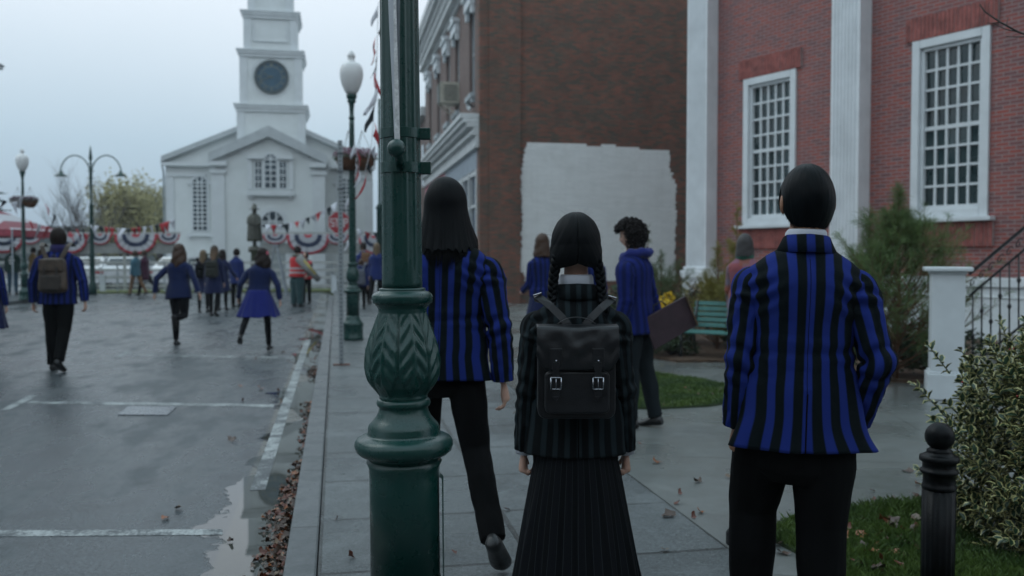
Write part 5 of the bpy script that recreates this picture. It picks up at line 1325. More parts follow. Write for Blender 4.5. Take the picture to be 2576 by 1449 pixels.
for k in range(14):
    x, y = rnd.uniform(1660, 1830), rnd.uniform(960, 1022); put_leaf(x, y, .13, 'small brown leaf on the middle lawn patch', 'fallen leaves on the middle lawn', .7)
for x, y in ((606, 972), (590, 1110), (582, 1108), (700, 985), (760, 800), (712, 888), (643, 905), (415, 1305), (580, 1362), (450, 1282), (610, 1010), (655, 980), (160, 878), (770, 846), (735, 858)):
    put_leaf(x, y, .004, 'single autumn leaf lying on the wet road', 'fallen leaves on the road', 1.1)
# ------------------------------------------------------------------ people
def spl(tab, x):
    """tab: list of (x, v1, v2..); smooth interpolation"""
    n = len(tab)
    if x <= tab[0][0]: return tab[0][1:]
    if x >= tab[-1][0]: return tab[-1][1:]
    for i in range(n-1):
        if tab[i][0] <= x <= tab[i+1][0]: break
    x0, x1 = tab[i][0], tab[i+1][0]; t = (x-x0)/(x1-x0); out = []
    for k in range(1, len(tab[0])):
        p1, p2 = tab[i][k], tab[i+1][k]
        m1 = (tab[i+1][k]-tab[i-1][k])/(tab[i+1][0]-tab[i-1][0])*(x1-x0) if i > 0 else p2-p1
        m2 = (tab[i+2][k]-tab[i][k])/(tab[i+2][0]-tab[i][0])*(x1-x0) if i+2 < n else p2-p1
        t2, t3 = t*t, t*t*t; out.append((2*t3-3*t2+1)*p1+(t3-2*t2+t)*m1+(-2*t3+3*t2)*p2+(t3-t2)*m2)
    return tuple(out)
def n3(x, y, z): return noise.noise(Vector((x, y, z)))
def remesh(mb, name, mat, parent, vox, smooth=2, disp=None):
    """union of closed pieces -> one continuous skin"""
    me = mb.mesh(name+'_src'); ob = bpy.data.objects.new(name+'_src', me); scene.collection.objects.link(ob)
    bm = bmesh.new(); bm.from_mesh(me); bmesh.ops.recalc_face_normals(bm, faces=bm.faces); bm.to_mesh(me); bm.free()
    m = ob.modifiers.new('r', 'REMESH'); m.mode = 'VOXEL'; m.voxel_size = vox; m.use_smooth_shade = True
    if smooth:
        s = ob.modifiers.new('s', 'SMOOTH'); s.iterations = smooth; s.factor = .5
    dg = bpy.context.evaluated_depsgraph_get(); ev = ob.evaluated_get(dg); nm = bpy.data.meshes.new_from_object(ev)
    bpy.data.objects.remove(ob); bpy.data.meshes.remove(me); nm.name = name
    if disp:
        for v in nm.vertices: v.co += v.normal*disp(v.co)
    nm.materials.clear(); nm.materials.append(mat)
    for p in nm.polygons: p.use_smooth = True
    o = bpy.data.objects.new(name, nm); scene.collection.objects.link(o); o.parent = parent
    return o
def cloth(name, col, rough=.85, fine=900, sheen=.2):
    if name in MATS: return MATS[name]
    t = NT(name); c = t.co(); w = t.noise(fine, 2, .6, c); n1 = t.noise(9, 4, .6, c)
    t.p(Base_Color=t.mix(n1, tuple(k*.75 for k in col), tuple(k*1.25 for k in col)), Roughness=rough); t.bump(w, .0008, .6); t.bump(t.noise(22, 3, .6, c), .004, .35)
    t.b.inputs['Sheen Weight'].default_value = sheen if max(col) > .03 else 0; t.b.inputs['Specular IOR Level'].default_value = .12
    MATS[name] = t.m; return t.m
def striped(name, a, b, period=.062, duty=.46, soft=.035, pin=None, sheen=.15):
    if name in MATS: return MATS[name]
    t = NT(name); sx = t.n('ShaderNodeSeparateXYZ', {0: t.co('UV')}); c = t.co()
    wv = t.math('MULTIPLY', t.math('SUBTRACT', t.noise(7, 2, .5, c), .5), .0035)
    f = t.math('FRACT', t.math('ADD', t.math('DIVIDE', t.math('ADD', sx.outputs[0], wv), period), 100.25))
    d = t.math('ABSOLUTE', t.math('SUBTRACT', f, .5))           # 0 centre .. .5 edge
    k = t.n('ShaderNodeMapRange', {'Value': d, 'From Min': duty/2+soft, 'From Max': duty/2-soft}).outputs[0]
    w = t.noise(1100, 2, .6, c)
    tw = t.n('ShaderNodeTexWave', {'Vector': c, 'Scale': 260., 'Distortion': 1.}, bands_direction='DIAGONAL').outputs['Fac']
    aa = t.mix(t.math('MULTIPLY', w, .7), tuple(x*1.25 for x in a), tuple(x*.7 for x in a)); bb = t.mix(w, tuple(x*1.3 for x in b), tuple(x*.6 for x in b))
    col = t.mix(k, bb, aa)
    if pin:
        p_ = t.n('ShaderNodeMapRange', {'Value': t.math('ABSOLUTE', t.math('SUBTRACT', d, duty/2+.02)), 'From Min': .03, 'From Max': .012}).outputs[0]; col = t.mix(t.math('MULTIPLY', p_, .6), col, pin)
    t.p(Base_Color=col, Roughness=.85); t.bump(tw, .0005, .5); t.bump(t.noise(16, 4, .6, c), .006, .40); t.bump(t.noise(60, 3, .6, c), .0015, .3)
    t.b.inputs['Sheen Weight'].default_value = 0; t.b.inputs['Specular IOR Level'].default_value = .12
    MATS[name] = t.m; return t.m
def skin_mat(name, col):
    if name in MATS: return MATS[name]
    t = NT(name); c = t.co(); t.p(Base_Color=t.mix(t.noise(25, 3, .6, c), tuple(k*.88 for k in col), tuple(min(1, k*1.1) for k in col)), Roughness=.5)
    t.b.inputs['Subsurface Weight'].default_value = .15; t.b.inputs['Subsurface Radius'].default_value = (.02, .008, .004); t.b.inputs['Subsurface Scale'].default_value = .5
    t.bump(t.noise(300, 3, .6, c), .0004, .5); MATS[name] = t.m; return t.m
def hair_mat(name, col, col2=None, rough=.38, vramp=None):
    if name in MATS: return MATS[name]
    t = NT(name); uv = t.co('UV'); col2 = col2 or tuple(k*2.2 for k in col)
    s1 = t.noise(1, 3, .6, t.map(uv, (420, 9, 1))); s2 = t.noise(1, 3, .6, t.map(uv, (70, 3, 1)))
    cc = t.mix(t.math('MULTIPLY', s1, s2), col, col2)
    if vramp:
        sx = t.n('ShaderNodeSeparateXYZ', {0: uv}); cc = t.mix(t.ramp(sx.outputs[1], [(vramp[0], 0.), (vramp[1], 1.)]), cc, t.mix(s1, vramp[2], tuple(k*1.5 for k in vramp[2])))
    t.p(Base_Color=cc, Roughness=rough); t.b.inputs['Specular IOR Level'].default_value = .09 if max(col) < .02 else .25; t.b.inputs['Anisotropic'].default_value = .5
    t.bump(s1, .0014, .8); t.bump(s2, .004, .5); MATS[name] = t.m; return t.m
blue_stripe = striped('blue_black_stripe', (.011, .024, .155), (.0025, .006, .0075), .056, .47)
blue_far = striped('blue_black_stripe_far', (.008, .018, .12), (.004, .008, .03), .06, .55, .12)
grey_stripe = striped('grey_black_stripe', (.014, .022, .026), (.0035, .005, .006), .0405, .42, .05)
pin_stripe = striped('pinstripe', (.006, .007, .009), (.004, .005, .006), .041, .5, .03, pin=(.032, .038, .044))
blk_cloth = cloth('black_wool', (.0018, .0021, .0024)); navy = cloth('navy_wool', (.010, .016, .06)); white_cloth = cloth('white_cotton', (.52, .54, .60), .8)
blueskirt = cloth('blue_pleated', (.011, .018, .14)); knit = cloth('black_tights', (.0045, .005, .0065), .8)
skinm = skin_mat('skin_light', (.48, .29, .22)); skind = skin_mat('skin_tan', (.30, .15, .09))
black_hair = hair_mat('black_hair', (.0018, .0024, .003), (.006, .008, .010), rough=.52); brown_hair = hair_mat('brown_hair', (.035, .017, .010), (.085, .045, .025)); dkbrown = hair_mat('dark_brown_hair', (.014, .010, .009), (.04, .028, .024))
ombre = hair_mat('ombre_hair', (.03, .018, .012), (.07, .045, .03), vramp=(.12, .42, (.22, .14, .085))); blond = hair_mat('blond_hair', (.10, .065, .035), (.26, .19, .12))
shoe_m = simple('shoe_leather', (.005, .0055, .006), .4, .3, 20, .001, 120)
leather = simple('black_leather', (.009, .010, .012), .38, .3, 25, .0008, 260, spec=.4)
def dirv(fl, ab, s):      # limb direction: fl forward swing, ab outward swing; hanging down at 0
    return Vector((s*math.sin(ab), math.sin(fl)*math.cos(ab), -math.cos(fl)*math.cos(ab))).normalized()
def rot_to(d, up=Vector((0, 1, 0))):      # matrix whose -Z is d and Y roughly forward
    z = -d.normalized(); y = (up-z*up.dot(z)).normalized(); x = y.cross(z); return Matrix((x, y, z)).transposed()
def hand(mb, w, d, s, palm_in=True, curl=.5, k=1.0, spread=.06, thumb=.5):
    """w wrist, d forearm direction, s side(+1 right). palm faces body; fingers curl toward palm"""
    d = d.normalized(); inn = Vector((-s, 0, 0)); inn = (inn-d*inn.dot(d)).normalized()      # palm normal (toward body)
    fw = Vector((0, 1, 0)); fw = (fw-d*fw.dot(d)-inn*fw.dot(inn)).normalized()              # thumb side (front)
    mb.tube([w-d*.02, w+d*.012, w+d*.045, w+d*.078, w+d*.09], [.021*k, .021*k, .030*k, .034*k, .030*k], 12, flat=.62, up=inn)
    for i, (o_, ln) in enumerate(((.028, .074), (.0095, .083), (-.0095, .077), (-.027, .060))):
        p = w+d*.083*k+fw*o_*k; a = curl*(1+.10*i); dd = (d+fw*spread*(1.4-i)*.9).normalized(); pts = [p-dd*.012]; 
        pts.append(p)
        for j, fr in enumerate((.45, .30, .25)):
            a2 = a*(.55 if j == 0 else 1.0); q = Matrix.Rotation(a2, 3, d.cross(inn).normalized()) @ dd; dd = q.normalized(); p = p+dd*ln*fr*k; pts.append(p)
        mb.tube(pts, [.0095*k, .0092*k, .0086*k, .0078*k, .0062*k], 8)
    p = w+d*.028*k+fw*.020*k; dd = (d*.75+fw*.62+inn*.25*thumb*2).normalized()
    mb.tube([p-dd*.01, p+dd*.028*k, p+dd*.050*k+inn*.004, p+dd*.050*k+(dd+inn*.7*thumb+d*.4).normalized()*.026*k], [.0135*k, .0125*k, .0100*k, .0075*k], 8)
def head_mesh(mb, c, M, s=1.0, ear=1.0):
    """c = centre, M = 3x3 orientation (y forward)"""
    rows = []; n, m = 28, 22
    for a in range(m+1):
        ph = math.pi*(a/m*.985+.0075); zz = -math.cos(ph); row = []
        for j in range(n):
            t = 2*math.pi*j/n; x = math.sin(ph)*math.cos(t); y = math.sin(ph)*math.sin(t)
            rx, ry, rz = .074, .094, .112
            jaw = max(0, -zz-.05); X = x*rx*(1-.42*jaw); Yv = y*ry*(1-.30*jaw if y < 0 else 1-.08*jaw)+(.012*jaw if y > 0 else .018*jaw); Z = zz*rz*(1.0 if zz > 0 else 1.05)
            if y > .3:
                fx = x; Yv += .020*math.exp(-(fx/.16)**2-((zz+.22)/.16)**2)+.007*math.exp(-(fx/.13)**2-((zz+.05)/.16)**2)      # nose
                Yv -= .007*(math.exp(-((abs(fx)-.40)/.18)**2-((zz-.02)/.12)**2))                                                # eye sockets
                Yv += .006*math.exp(-(fx/.3)**2-((zz+.50)/.09)**2)+.008*math.exp(-(fx/.25)**2-((zz+.86)/.14)**2)                # lips, chin
            row.append(c+M @ Vector((X*s, Yv*s, Z*s)))
        rows.append(row)
    mb.grid(rows, cap=True)
    for sg in (-1, 1):
        e = MB(); e.ball((0, 0, 0), (.009*s*ear, .018*s*ear, .030*s*ear), 12, 8); off = c+M @ Vector((sg*(.079+.006*(ear-1)*4)*s, -.006*s, -.010*s)); Rz = M @ Matrix.Rotation(sg*.55, 3, 'Z')
        i = len(mb.v); mb.v += [off+Rz @ v for v in e.v]; mb.f += [tuple(i+q for q in f) for f in e.f]; mb.sm += e.sm
def hair_shell(parent, c, M, mat, lens, a0=1.0, a1=1.0, rx=.084, ry=.104, rz=.122, nu=72, nv=40, width=None, ragged=.02, seed=0, part=None, offs=(0, -.004, 0), front=.30, wave=.0, name='hair', thick=.012, s=1.0, tailin=.0):
    """cap over the skull that falls to length lens (m below head centre) at the back; hairline open at the face"""
    mb = MB(); rows = []; uvs = []; off = Vector(offs)
    for v in range(nv+1):
        f = v/nv; row = []; ur = []
        for u in range(nu+1):
            t = (u/nu-.5)*2                      # -1..1, 0 = back
            ang = t*math.pi*a0*.80               # angle from back
            side = abs(t)
            L_ = lens*(1-.35*max(0, side-.5)*2*(1 if lens > .12 else .6))+ragged*(n3(t*14, seed, 0)*.6+n3(t*45, seed, 5)*.4)
            # first 60% goes over the skull from crown to widest level, remainder drops
            if f < .5:
                ph = f/.5*math.pi/2; r_ = math.sin(ph); zz = math.cos(ph)*rz
                fr = front*side**3*.0
            else:
                g = (f-.5)/.5; r_ = 1; zz = -g*L_
                if width: r_ = 1+(width(g, t)-1)
                else:
                    r_ = math.sqrt(max(.02, 1-(min(1, L_*g/(rz*1.06)))**2*(.9 if lens < .13 else .12)))
            wv = wave*math.sin(f*22+t*5+seed)*f
            x = math.sin(ang)*rx*r_+wv*.5; y = -math.cos(ang)*ry*r_
            if part and f < .62:
                dd = math.exp(-(x/.004)**2) if y < .02 else 0; 
                zz -= .004*dd*min(1, f*8); y += .005*dd*min(1, f*4)
            y += tailin*(max(0, f-.6)/.4)
            y -= wave*.4*math.cos(f*17+t*7)*f
            p = Vector((x*s, y*s, zz*s))+off
            row.append(c+M @ p); ur.append((x*1.0+t*.05, f*lens*1.0))
        rows.append(row); uvs.append(ur)
    mb.grid(rows, closed=False, uvs=uvs)
    o = mb.build(name, mat, parent, fixn=False); md = o.modifiers.new('s', 'SOLIDIFY'); md.thickness = thick; md.offset = -1
    return o
def shoe(parent, ank, d, fwd, mat, k=1.0):
    """ank ankle point, d shin direction, fwd toe direction"""
    up = -d; fwd = fwd.normalized(); side = fwd.cross(up).normalized(); up = side.cross(fwd).normalized(); m = MB(); rows = []
    for y, w, h, z0 in ((-.068, .020, .045, .012), (-.060, .033, .075, .004), (-.02, .038, .100, .0), (.03, .040, .090, .0), (.08, .046, .062, .0), (.13, .048, .048, .0), (.17, .040, .040, .004), (.192, .020, .028, .010)):
        ring = []
        for j in range(14):
            a = 2*math.pi*j/14; x = math.cos(a)*w; z = z0+(h-z0)*(.5+.5*math.sin(a)); x *= (1 if math.sin(a) < .2 else .82)
            ring.append(ank+(side*x+fwd*y+up*(z-.085))*k)
        rows.append(ring)
    m.grid(rows, cap=True); return m.build('shoe', mat, parent)
def person(label, loc, rz, H=1.70, sex='m', pose=None, top=None, topmat=None, legs='trousers', legmat=None, hair=None, hairmat=None, res='far', skin=None, cat='person', group=None, headrot=(0, 0, 0), collar=True, hem=None, stripe_u=0.0, puff=0.0, build=1.0, air=0.0, skirt=None, shirt=True, flare=(0, 0), opt=None):
    opt = opt or {}; pose = pose or {}; skin = skin or skinm; topmat = topmat or blue_far; legmat = legmat or blk_cloth
    k = H/1.75; root = thing('person', label, cat, loc, rz, group); root.scale = (k, k, k)
    fem = sex == 'f'; lean = pose.get('lean', .03); side = pose.get('side', 0.0)
    NU, NV = {'near': (112, 84), 'mid': (56, 36), 'far': (36, 20)}[res]; vox = {'near': .0055, 'mid': .011, 'far': .016}[res]
    amp = {'near': 1.9, 'mid': 1.0, 'far': 1.2}[res]
    hz = .93; hipw = .092
    # legs
    J = {}; low = 9
    for s, nm in ((-1, 'L'), (1, 'R')):
        fl, kn, ab, ft = pose.get('leg'+nm, (.0, .03, .03, 0)); hp = Vector((s*hipw, 0, hz)); td = dirv(fl, ab, s); kp = hp+td*.42; sdn = dirv(fl-kn, ab*opt.get('shin', .4), s); ap = kp+sdn*.42
        fw = Matrix.Rotation(ft, 3, 'X') @ Vector((s*.12, 1, 0)).normalized()
        J[nm] = (hp, kp, ap, sdn, fw); low = min(low, ap.z-.085-(.10*math.sin(-ft) if ft < 0 else 0)-(0))
    dz = -low+air
    root_off = Vector((0, 0, dz))
    MT = Matrix.Rotation(-lean, 3, 'X') @ Matrix.Rotation(side, 3, 'Y') @ Matrix.Rotation(pose.get('twist', 0), 3, 'Z')
    piv = Vector((0, 0, hz))
    def T(p): return root_off+piv+MT @ (Vector(p)-piv)
    def Lg(p): return Vector(p)+root_off
    sw = (.158 if fem else .180)*build; shz = 1.362; drop = opt.get('drop', 0)
    A = {}
    for s, nm in ((-1, 'L'), (1, 'R')):
        fl, ab, ffl, fab = pose.get('arm'+nm, (.02, .14, .12, .06)); sp_ = T((s*sw, -.005, shz-drop*.9)); ud = dirv(fl, ab, s); fd = dirv(ffl, fab, s); ep = sp_+ud*.285; wp = ep+fd*.25; A[nm] = (sp_, ep, wp, ud, fd)
    hr = Euler(headrot).to_matrix(); MH = (Matrix.Rotation(-lean*.3, 3, 'X')) @ hr
    hc = T((0, .012, 1.634)); neck0 = T((0, -.008, 1.44)); 
    # ---- body (one continuous surface)
    b = MB(); head_mesh(b, hc, MH, 1.0 if not fem else .97, opt.get('ear', 1.0))
    nr = .050 if fem else .060
    b.tube([neck0-Vector((0, 0, opt.get('drop', 0)+.03)), T((0, 0, 1.50)), hc+MH @ Vector((0, -.018, -.06))], [nr+.008, nr, nr-.002], 16)
    tt = [(.86, .155, .10), (.95, .165, .11), (1.08, .125 if fem else .145, .09), (1.25, .140 if fem else .165, .105), (1.38, .155 if fem else .18, .10), (1.45, .11, .07), (1.48, .06, .05)]
    rows = []
    for z in [.86+.0365*i for i in range(18)]:
        a_, b_ = spl(tt, z); zz_ = z-opt.get('drop', 0)*max(0, min(1, (z-1.25)/.15)); rows.append([T((a_*math.cos(2*math.pi*j/20), b_*math.sin(2*math.pi*j/20), zz_-(.03 if z > 1.4 else 0))) for j in range(20)])
    b.grid(rows, cap=True)
    hk = .92 if fem else 1.0
    if res == 'far': hk *= 1.15
    for s, nm in ((-1, 'L'), (1, 'R')):
        sp_, ep, wp, ud, fd = A[nm]; b.tube([sp_-ud*.0, sp_+ud*.08, ep, wp-fd*.12, wp], [.05, .046, .036, .034, .022], 12)
        hd = Vector(pose.get('hand'+nm, fd)); hand(b, wp, hd, s, curl=pose.get('curl'+nm, .55), k=hk)
        hp, kp, ap, sdn, fw = J[nm]; b.tube([Lg(hp+Vector((0, 0, .03))), Lg(hp.lerp(kp, .4)), Lg(kp), Lg(kp.lerp(ap, .35)), Lg(ap)], [.078, .072, .052, .050, .034], 14)
    remesh(b, 'body', skin, root, vox, 2)
    if res != 'far' or opt.get('face'):
        e = MB()
        for s in (-1, 1): e.ball(hc+MH @ Vector((s*.031, .076, .004)), .0115, 12, 8)
        e.build('eyes', MATS.setdefault('eye', simple('eye_white_brown', (.10, .07, .05), .1, .3, 90, 0)), root)
        e = MB()
        for s in (-1, 1): e.tube([hc+MH @ Vector((s*.014, .088, .022)), hc+MH @ Vector((s*.032, .086, .027)), hc+MH @ Vector((s*.050, .074, .021))], [.003, .0035, .002], 6)
        e.build('eyebrows', hairmat or black_hair, root)
    # ---- leg wear
    def fold(co):
        return .006*n3(co.x*7, co.y*7, co.z*5)+.004*n3(co.x*18, co.y*18, co.z*11+4)
    if legs in ('trousers', 'tights', 'wide'):
        g = MB(); w = {'trousers': 1.0, 'tights': .80, 'wide': 1.25}[legs]*opt.get('legw', 1.0)
        for s, nm in ((-1, 'L'), (1, 'R')):
            hp, kp, ap, sdn, fw = J[nm]; kb = Vector((0, -.012, 0)); endp = ap+sdn*(.015 if legs != 'tights' else .0)
            g.tube([Lg(hp+Vector((0, 0, .06))), Lg(hp), Lg(hp.lerp(kp, .5)), Lg(kp), Lg(kp.lerp(ap, .35)+kb), Lg(kp.lerp(ap, .7)), Lg(endp)], [.074, .088, .090*w, .070*w, .068*w, .060*w, (.060*w if legs != 'tights' else .042)], 18)
        rows = []
        cz_ = opt.get('crotch', .80)
        for z, a_, b_ in ((cz_, .09, .085), (cz_+.05, .150, .108), (.90, .165, .115), (.96, .170, .120), (1.02, .150, .105), (1.06, .14, .10)):
            rows.append([Lg((a_*w**.3*math.cos(2*math.pi*j/24), b_*w**.3*math.sin(2*math.pi*j/24), z)) for j in range(24)])
        g.grid(rows, cap=True)
        remesh(g, 'tights' if legs == 'tights' else 'trousers', legmat, root, vox*1.4, 3, fold if legs != 'tights' else None)
    for s, nm in ((-1, 'L'), (1, 'R')):
        hp, kp, ap, sdn, fw = J[nm]; shoe(root, Lg(ap), sdn, fw, opt.get('shoe', shoe_m))
    # ---- skirt
    if skirt:
        z1, z0, a1, a0_, npl, pamp, smat = skirt; g = MB(); rows = []; uvs = []; NS = 220 if res == 'near' else 90
        for v in range(31):
            f = v/30; z = z1+(z0-z1)*f; row = []; ur = []
            for j in range(NS+1):
                t = 2*math.pi*j/NS; r_ = a1+(a0_-a1)*(f**.8); pl = pamp*f*(abs(((t*npl/(2*math.pi)+.55*n3(math.cos(t)*2.6, math.sin(t)*2.6, f*1.3)) % 1)-.5)*2-.5)*2*(1+.9*n3(math.cos(t)*3.1, math.sin(t)*3.1, 4+f))
                sway = opt.get('sway', (0, 0)); r2 = r_+pl+.012*f*n3(math.cos(t)*2.5, math.sin(t)*2.5, f*2)+(.022*f*f*math.sin(t*9+2.2*n3(math.cos(t)*1.2, math.sin(t)*1.2, 9))+.03*f*n3(math.cos(t)*2, math.sin(t)*2, f*.8+3) if res == 'near' else 0)
                row.append(Lg((r2*math.cos(t)+sway[0]*f*f, r2*.72*math.sin(t)+sway[1]*f*f+(-.02), z-(.02*n3(math.cos(t)*1.5, math.sin(t)*1.5, 7)*f*3 if res != 'near' else 0)))); ur.append((t/(2*math.pi)*npl*.041, f))
            rows.append(row); uvs.append(ur)
        g.grid(rows, closed=False, uvs=uvs); sk = g.build('skirt', smat, root, fixn=False)
        md = sk.modifiers.new('s', 'SOLIDIFY'); md.thickness = .004
    # ---- jacket
    hem_z = hem if hem is not None else .80
    wst = .155 if fem else .180; bs = build
    if top != 'none':
        hw_ = (.205 if fem else .218)*bs*(1 if res == 'near' else .93)+flare[0]
        tab = [(hem_z, hw_, .150), (hem_z+.10, .192*bs+flare[0]*.5, .142), (1.00, .185*bs if fem else .197*bs, .135), (1.10, (.160 if fem else .184)*bs, .122), (1.20, (.168 if fem else .188)*bs, .128), (1.28-drop*.5, (.180 if fem else .198)*bs, .135), (1.345-drop, (.184 if fem else .204)*bs, .134), (1.388-drop, (.174 if fem else .196)*bs, .120), (1.415-drop, (.148 if fem else .168)*bs, .106), (1.440-drop, (.118 if fem else .136)*bs, .092), (1.462-drop, .100*bs, .080), (1.486-drop, .076, .068)]
        m = MB(); rows = []; uvs = []; ztop = 1.486-drop; zch = 1.345-drop; ac = spl(tab, zch)[0]
        for v in range(NV+1):
            f = v/NV; z = hem_z+(ztop-hem_z)*(f**.92); a_, b_ = spl(tab, z); row = []; ur = []
            for j in range(NU+1):
                t = -math.pi+2*math.pi*j/NU; # 0 = back
                se = math.sin(t); ce = math.cos(t); e_ = .86
                x = a_*math.copysign(abs(se)**e_, se); y = -b_*math.copysign(abs(ce)**e_, ce)
                if ce > 0: y += .012*math.exp(-(x/.02)**2)*(1 if z > 1.0 else 0)*.5        # spine hollow
                if ce > 0 and 1.22 < z < 1.46: y -= .010*math.exp(-((abs(x)-.085)/.05)**2)*math.sin((z-1.22)/.24*math.pi)
                w1 = .007*n3(x*6+9, y*6, z*3.5)+.004*n3(x*14, y*14, z*9+3)
                w1 += .006*math.exp(-((z-1.10)/.07)**2)*n3(x*5, y*4, z*34)+.005*math.exp(-((z-1.32)/.08)**2)*math.exp(-((abs(x)-.15)/.06)**2)*math.sin(z*110+abs(x)*60)
                w1 += opt.get('hemwave', .010)*max(0, 1-(z-hem_z)/.3)*math.sin(t*5+2)
                if ce > 0 and z < 1.0: w1 -= .010*math.exp(-(x/.012)**2)*(1-(z-hem_z)/max(.01, 1.0-hem_z))   # centre vent
                nn = Vector((math.sin(t), -math.cos(t)*.8, 0)); p = Vector((x, y, z))+nn*w1*amp
                if flare[1] and x > 0: p.x += flare[1]*max(0, 1-(z-hem_z)/.28)**1.5*min(1, x/.12)
                if z < hem_z+.05 and opt.get('hemtilt'): p.z += opt['hemtilt']*x*(1-(z-hem_z)/.05)
                row.append(T(p))
                tr = t
                if z > zch: tr = math.copysign(math.asin(min(1, (min(1, abs(x)/ac))**(1/e_))), se) if ce > 0 else t
                # stripe coordinate: arc length on chest ring
                st_ = math.sin(tr) if abs(tr) < math.pi/2 else math.copysign(1, tr)
                arc = ac*math.copysign(abs(st_)**e_, st_)*.93+(math.copysign(max(0, abs(tr)-math.pi/2)*.13, tr))+math.copysign(.03*max(0, abs(tr)-1.0), tr)
                ur.append((arc+stripe_u, z))
            rows.append(row); uvs.append(ur)
        m.grid(rows, closed=False, uvs=uvs)
        if res == 'near':
            sm_ = MB(); jc = NU//2; q_ = T((0, 1, 0))-T((0, 0, 0)); sm_.tube([r_w[jc]-q_*.0002 for r_w in rows[:int(NV*.93)]], .0011, 5)
            vn = int(NV*.27); sm_.tube([r_w[jc]-q_*.0012+Vector((.002, 0, 0)) for r_w in rows[:vn]], .0022, 5); sm_.build('back_seam', blk_cloth, root)
        # sleeves
        slr = (1.0 if not fem else .88)*(1.0 if bs <= 1.05 else 1.05)
        for s, nm in ((-1, 'L'), (1, 'R')):
            sp_, ep, wp, ud, fd = A[nm]; inw = (T((0, 0, 1.40))-sp_).normalized(); pts = []; rr = []
            cuf = wp-fd*.005; P_ = [sp_+inw*.055+Vector((0, 0, -.012)), sp_-inw*.004+Vector((0, 0, -.014)), sp_+ud*.07, sp_+ud*.16, ep-ud*.05, ep+(fd+ud)*.001, ep+fd*.05, ep+fd*.13, cuf-fd*.05, cuf]
            R_ = [.044, .060+puff, .067+puff*.6, .062, .058, .056, .056, .053, .050, .049]
            N_ = 90 if res == 'near' else (40 if res == 'mid' else 22); tabx = [(i/9, *p, r_*slr) for i, (p, r_) in enumerate(zip(P_, R_))]
            rows = []; uvs = []; prev = None; NN = 44 if res == 'near' else 20; arc = 0; lastp = None
            for q in range(N_+1):
                f = q/N_; x, y, z, r_ = spl(tabx, f); p = Vector((x, y, z)); x2, y2, z2, _ = spl(tabx, min(1, f+.02)); x3, y3, z3, _ = spl(tabx, max(0, f-.02)); tn = (Vector((x2, y2, z2))-Vector((x3, y3, z3))).normalized()
                ref = Vector((0, -1, 0)) if prev is None else prev; a = (ref-tn*ref.dot(tn)).normalized(); bb = tn.cross(a); prev = a
                if lastp is not None: arc += (p-lastp).length
                lastp = p; row = []; ur = []
                for j in range(NN+1):
                    t = 2*math.pi*j/NN-math.pi; el = math.exp(-((f-.56)/.12)**2)
                    w_ = .0045*n3(math.cos(t)*1.6+s*7, math.sin(t)*1.6, arc*9)+el*.0055*math.sin(arc*95+2.2*math.cos(t+s))*max(0, .6+.4*math.cos(t))+.004*n3(math.cos(t)*3, math.sin(t)*3+s, arc*22)
                    w_ += .006*math.exp(-((f-.22)/.06)**2)*math.sin(arc*120+t*2)*max(0, math.cos(t))
                    if puff: w_ += puff*.28*math.sin(t*7+1)*math.exp(-((f-.12)/.10)**2)
                    row.append(p+(a*math.cos(t)*1.08+bb*math.sin(t)*.96)*(r_+w_*amp)); ur.append((t*.060+stripe_u*.5+.01, arc))
                rows.append(row); uvs.append(ur)
            m.grid(rows, closed=False, uvs=uvs)
            # inner cuff lip
        jk = m.build('hooded_jacket' if top == 'hood' else ('coat' if top == 'coat' else 'blazer'), topmat, root, fixn=False); md = jk.modifiers.new('s', 'SOLIDIFY'); md.thickness = .005; md.offset = -1
        for p in jk.data.polygons: p.use_smooth = True
        if shirt:
            for s, nm in ((-1, 'L'), (1, 'R')):
                sp_, ep, wp, ud, fd = A[nm]; c_ = MB(); c_.tube([wp-fd*.03, wp+fd*(.012 if opt.get('cuffs') else .0)], [.036, .037], 18); c_.build('shirt_cuff', white_cloth, root)
        if collar:
            cm = MB(); rows = []; uvs = []; NC = 64
            prof = [(.070, 1.470-drop), (.0700, 1.508-drop), (.0725, 1.515-drop), (.077, 1.511-drop), (.085, 1.492-drop), (.102, 1.456-drop)]
            for (r_, z) in prof:
                row = []; ur = []
                for j in range(NC+1):
                    t = -2.35+4.7*j/NC; fr = max(0, (abs(t)-1.2)/1.15)
                    xx = math.sin(t)*r_*1.04; yy = -math.cos(t)*r_*.92-.006; zz = z-.055*fr**1.3-(.004*abs(math.sin(t)))
                    row.append(T((xx*bs**.5, yy, zz))); ur.append((math.sin(t)*r_*1.0*1.0+stripe_u if abs(t) < 1.57 else math.copysign(r_+abs(abs(t)-1.57)*.07, t)+stripe_u, z))
                rows.append(row); uvs.append(ur)
            cm.grid(rows, closed=False, uvs=uvs); co_ = cm.build('collar', topmat, root, fixn=False); md = co_.modifiers.new('s', 'SOLIDIFY'); md.thickness = .003
            if shirt:
                cm = MB(); rows = []
                zs_ = 1.524-drop+opt.get('shirt_h', 0)
                for r_, z in ((.062, 1.46-drop), (.0605, zs_), (.0625, zs_+.005), (.0655, zs_-.001), (.0685, 1.49-drop)):
                    rows.append([T((math.sin(t)*r_*1.03, -math.cos(t)*r_*.94-.004, z-.03*max(0, (abs(t)-1.2)/1.9))) for t in [-math.pi+2*math.pi*j/48 for j in range(48)]])
                cm.grid(rows, cap=False); sc2 = cm.build('shirt_collar', white_cloth, root, fixn=False); md = sc2.modifiers.new('s', 'SOLIDIFY'); md.thickness = .002
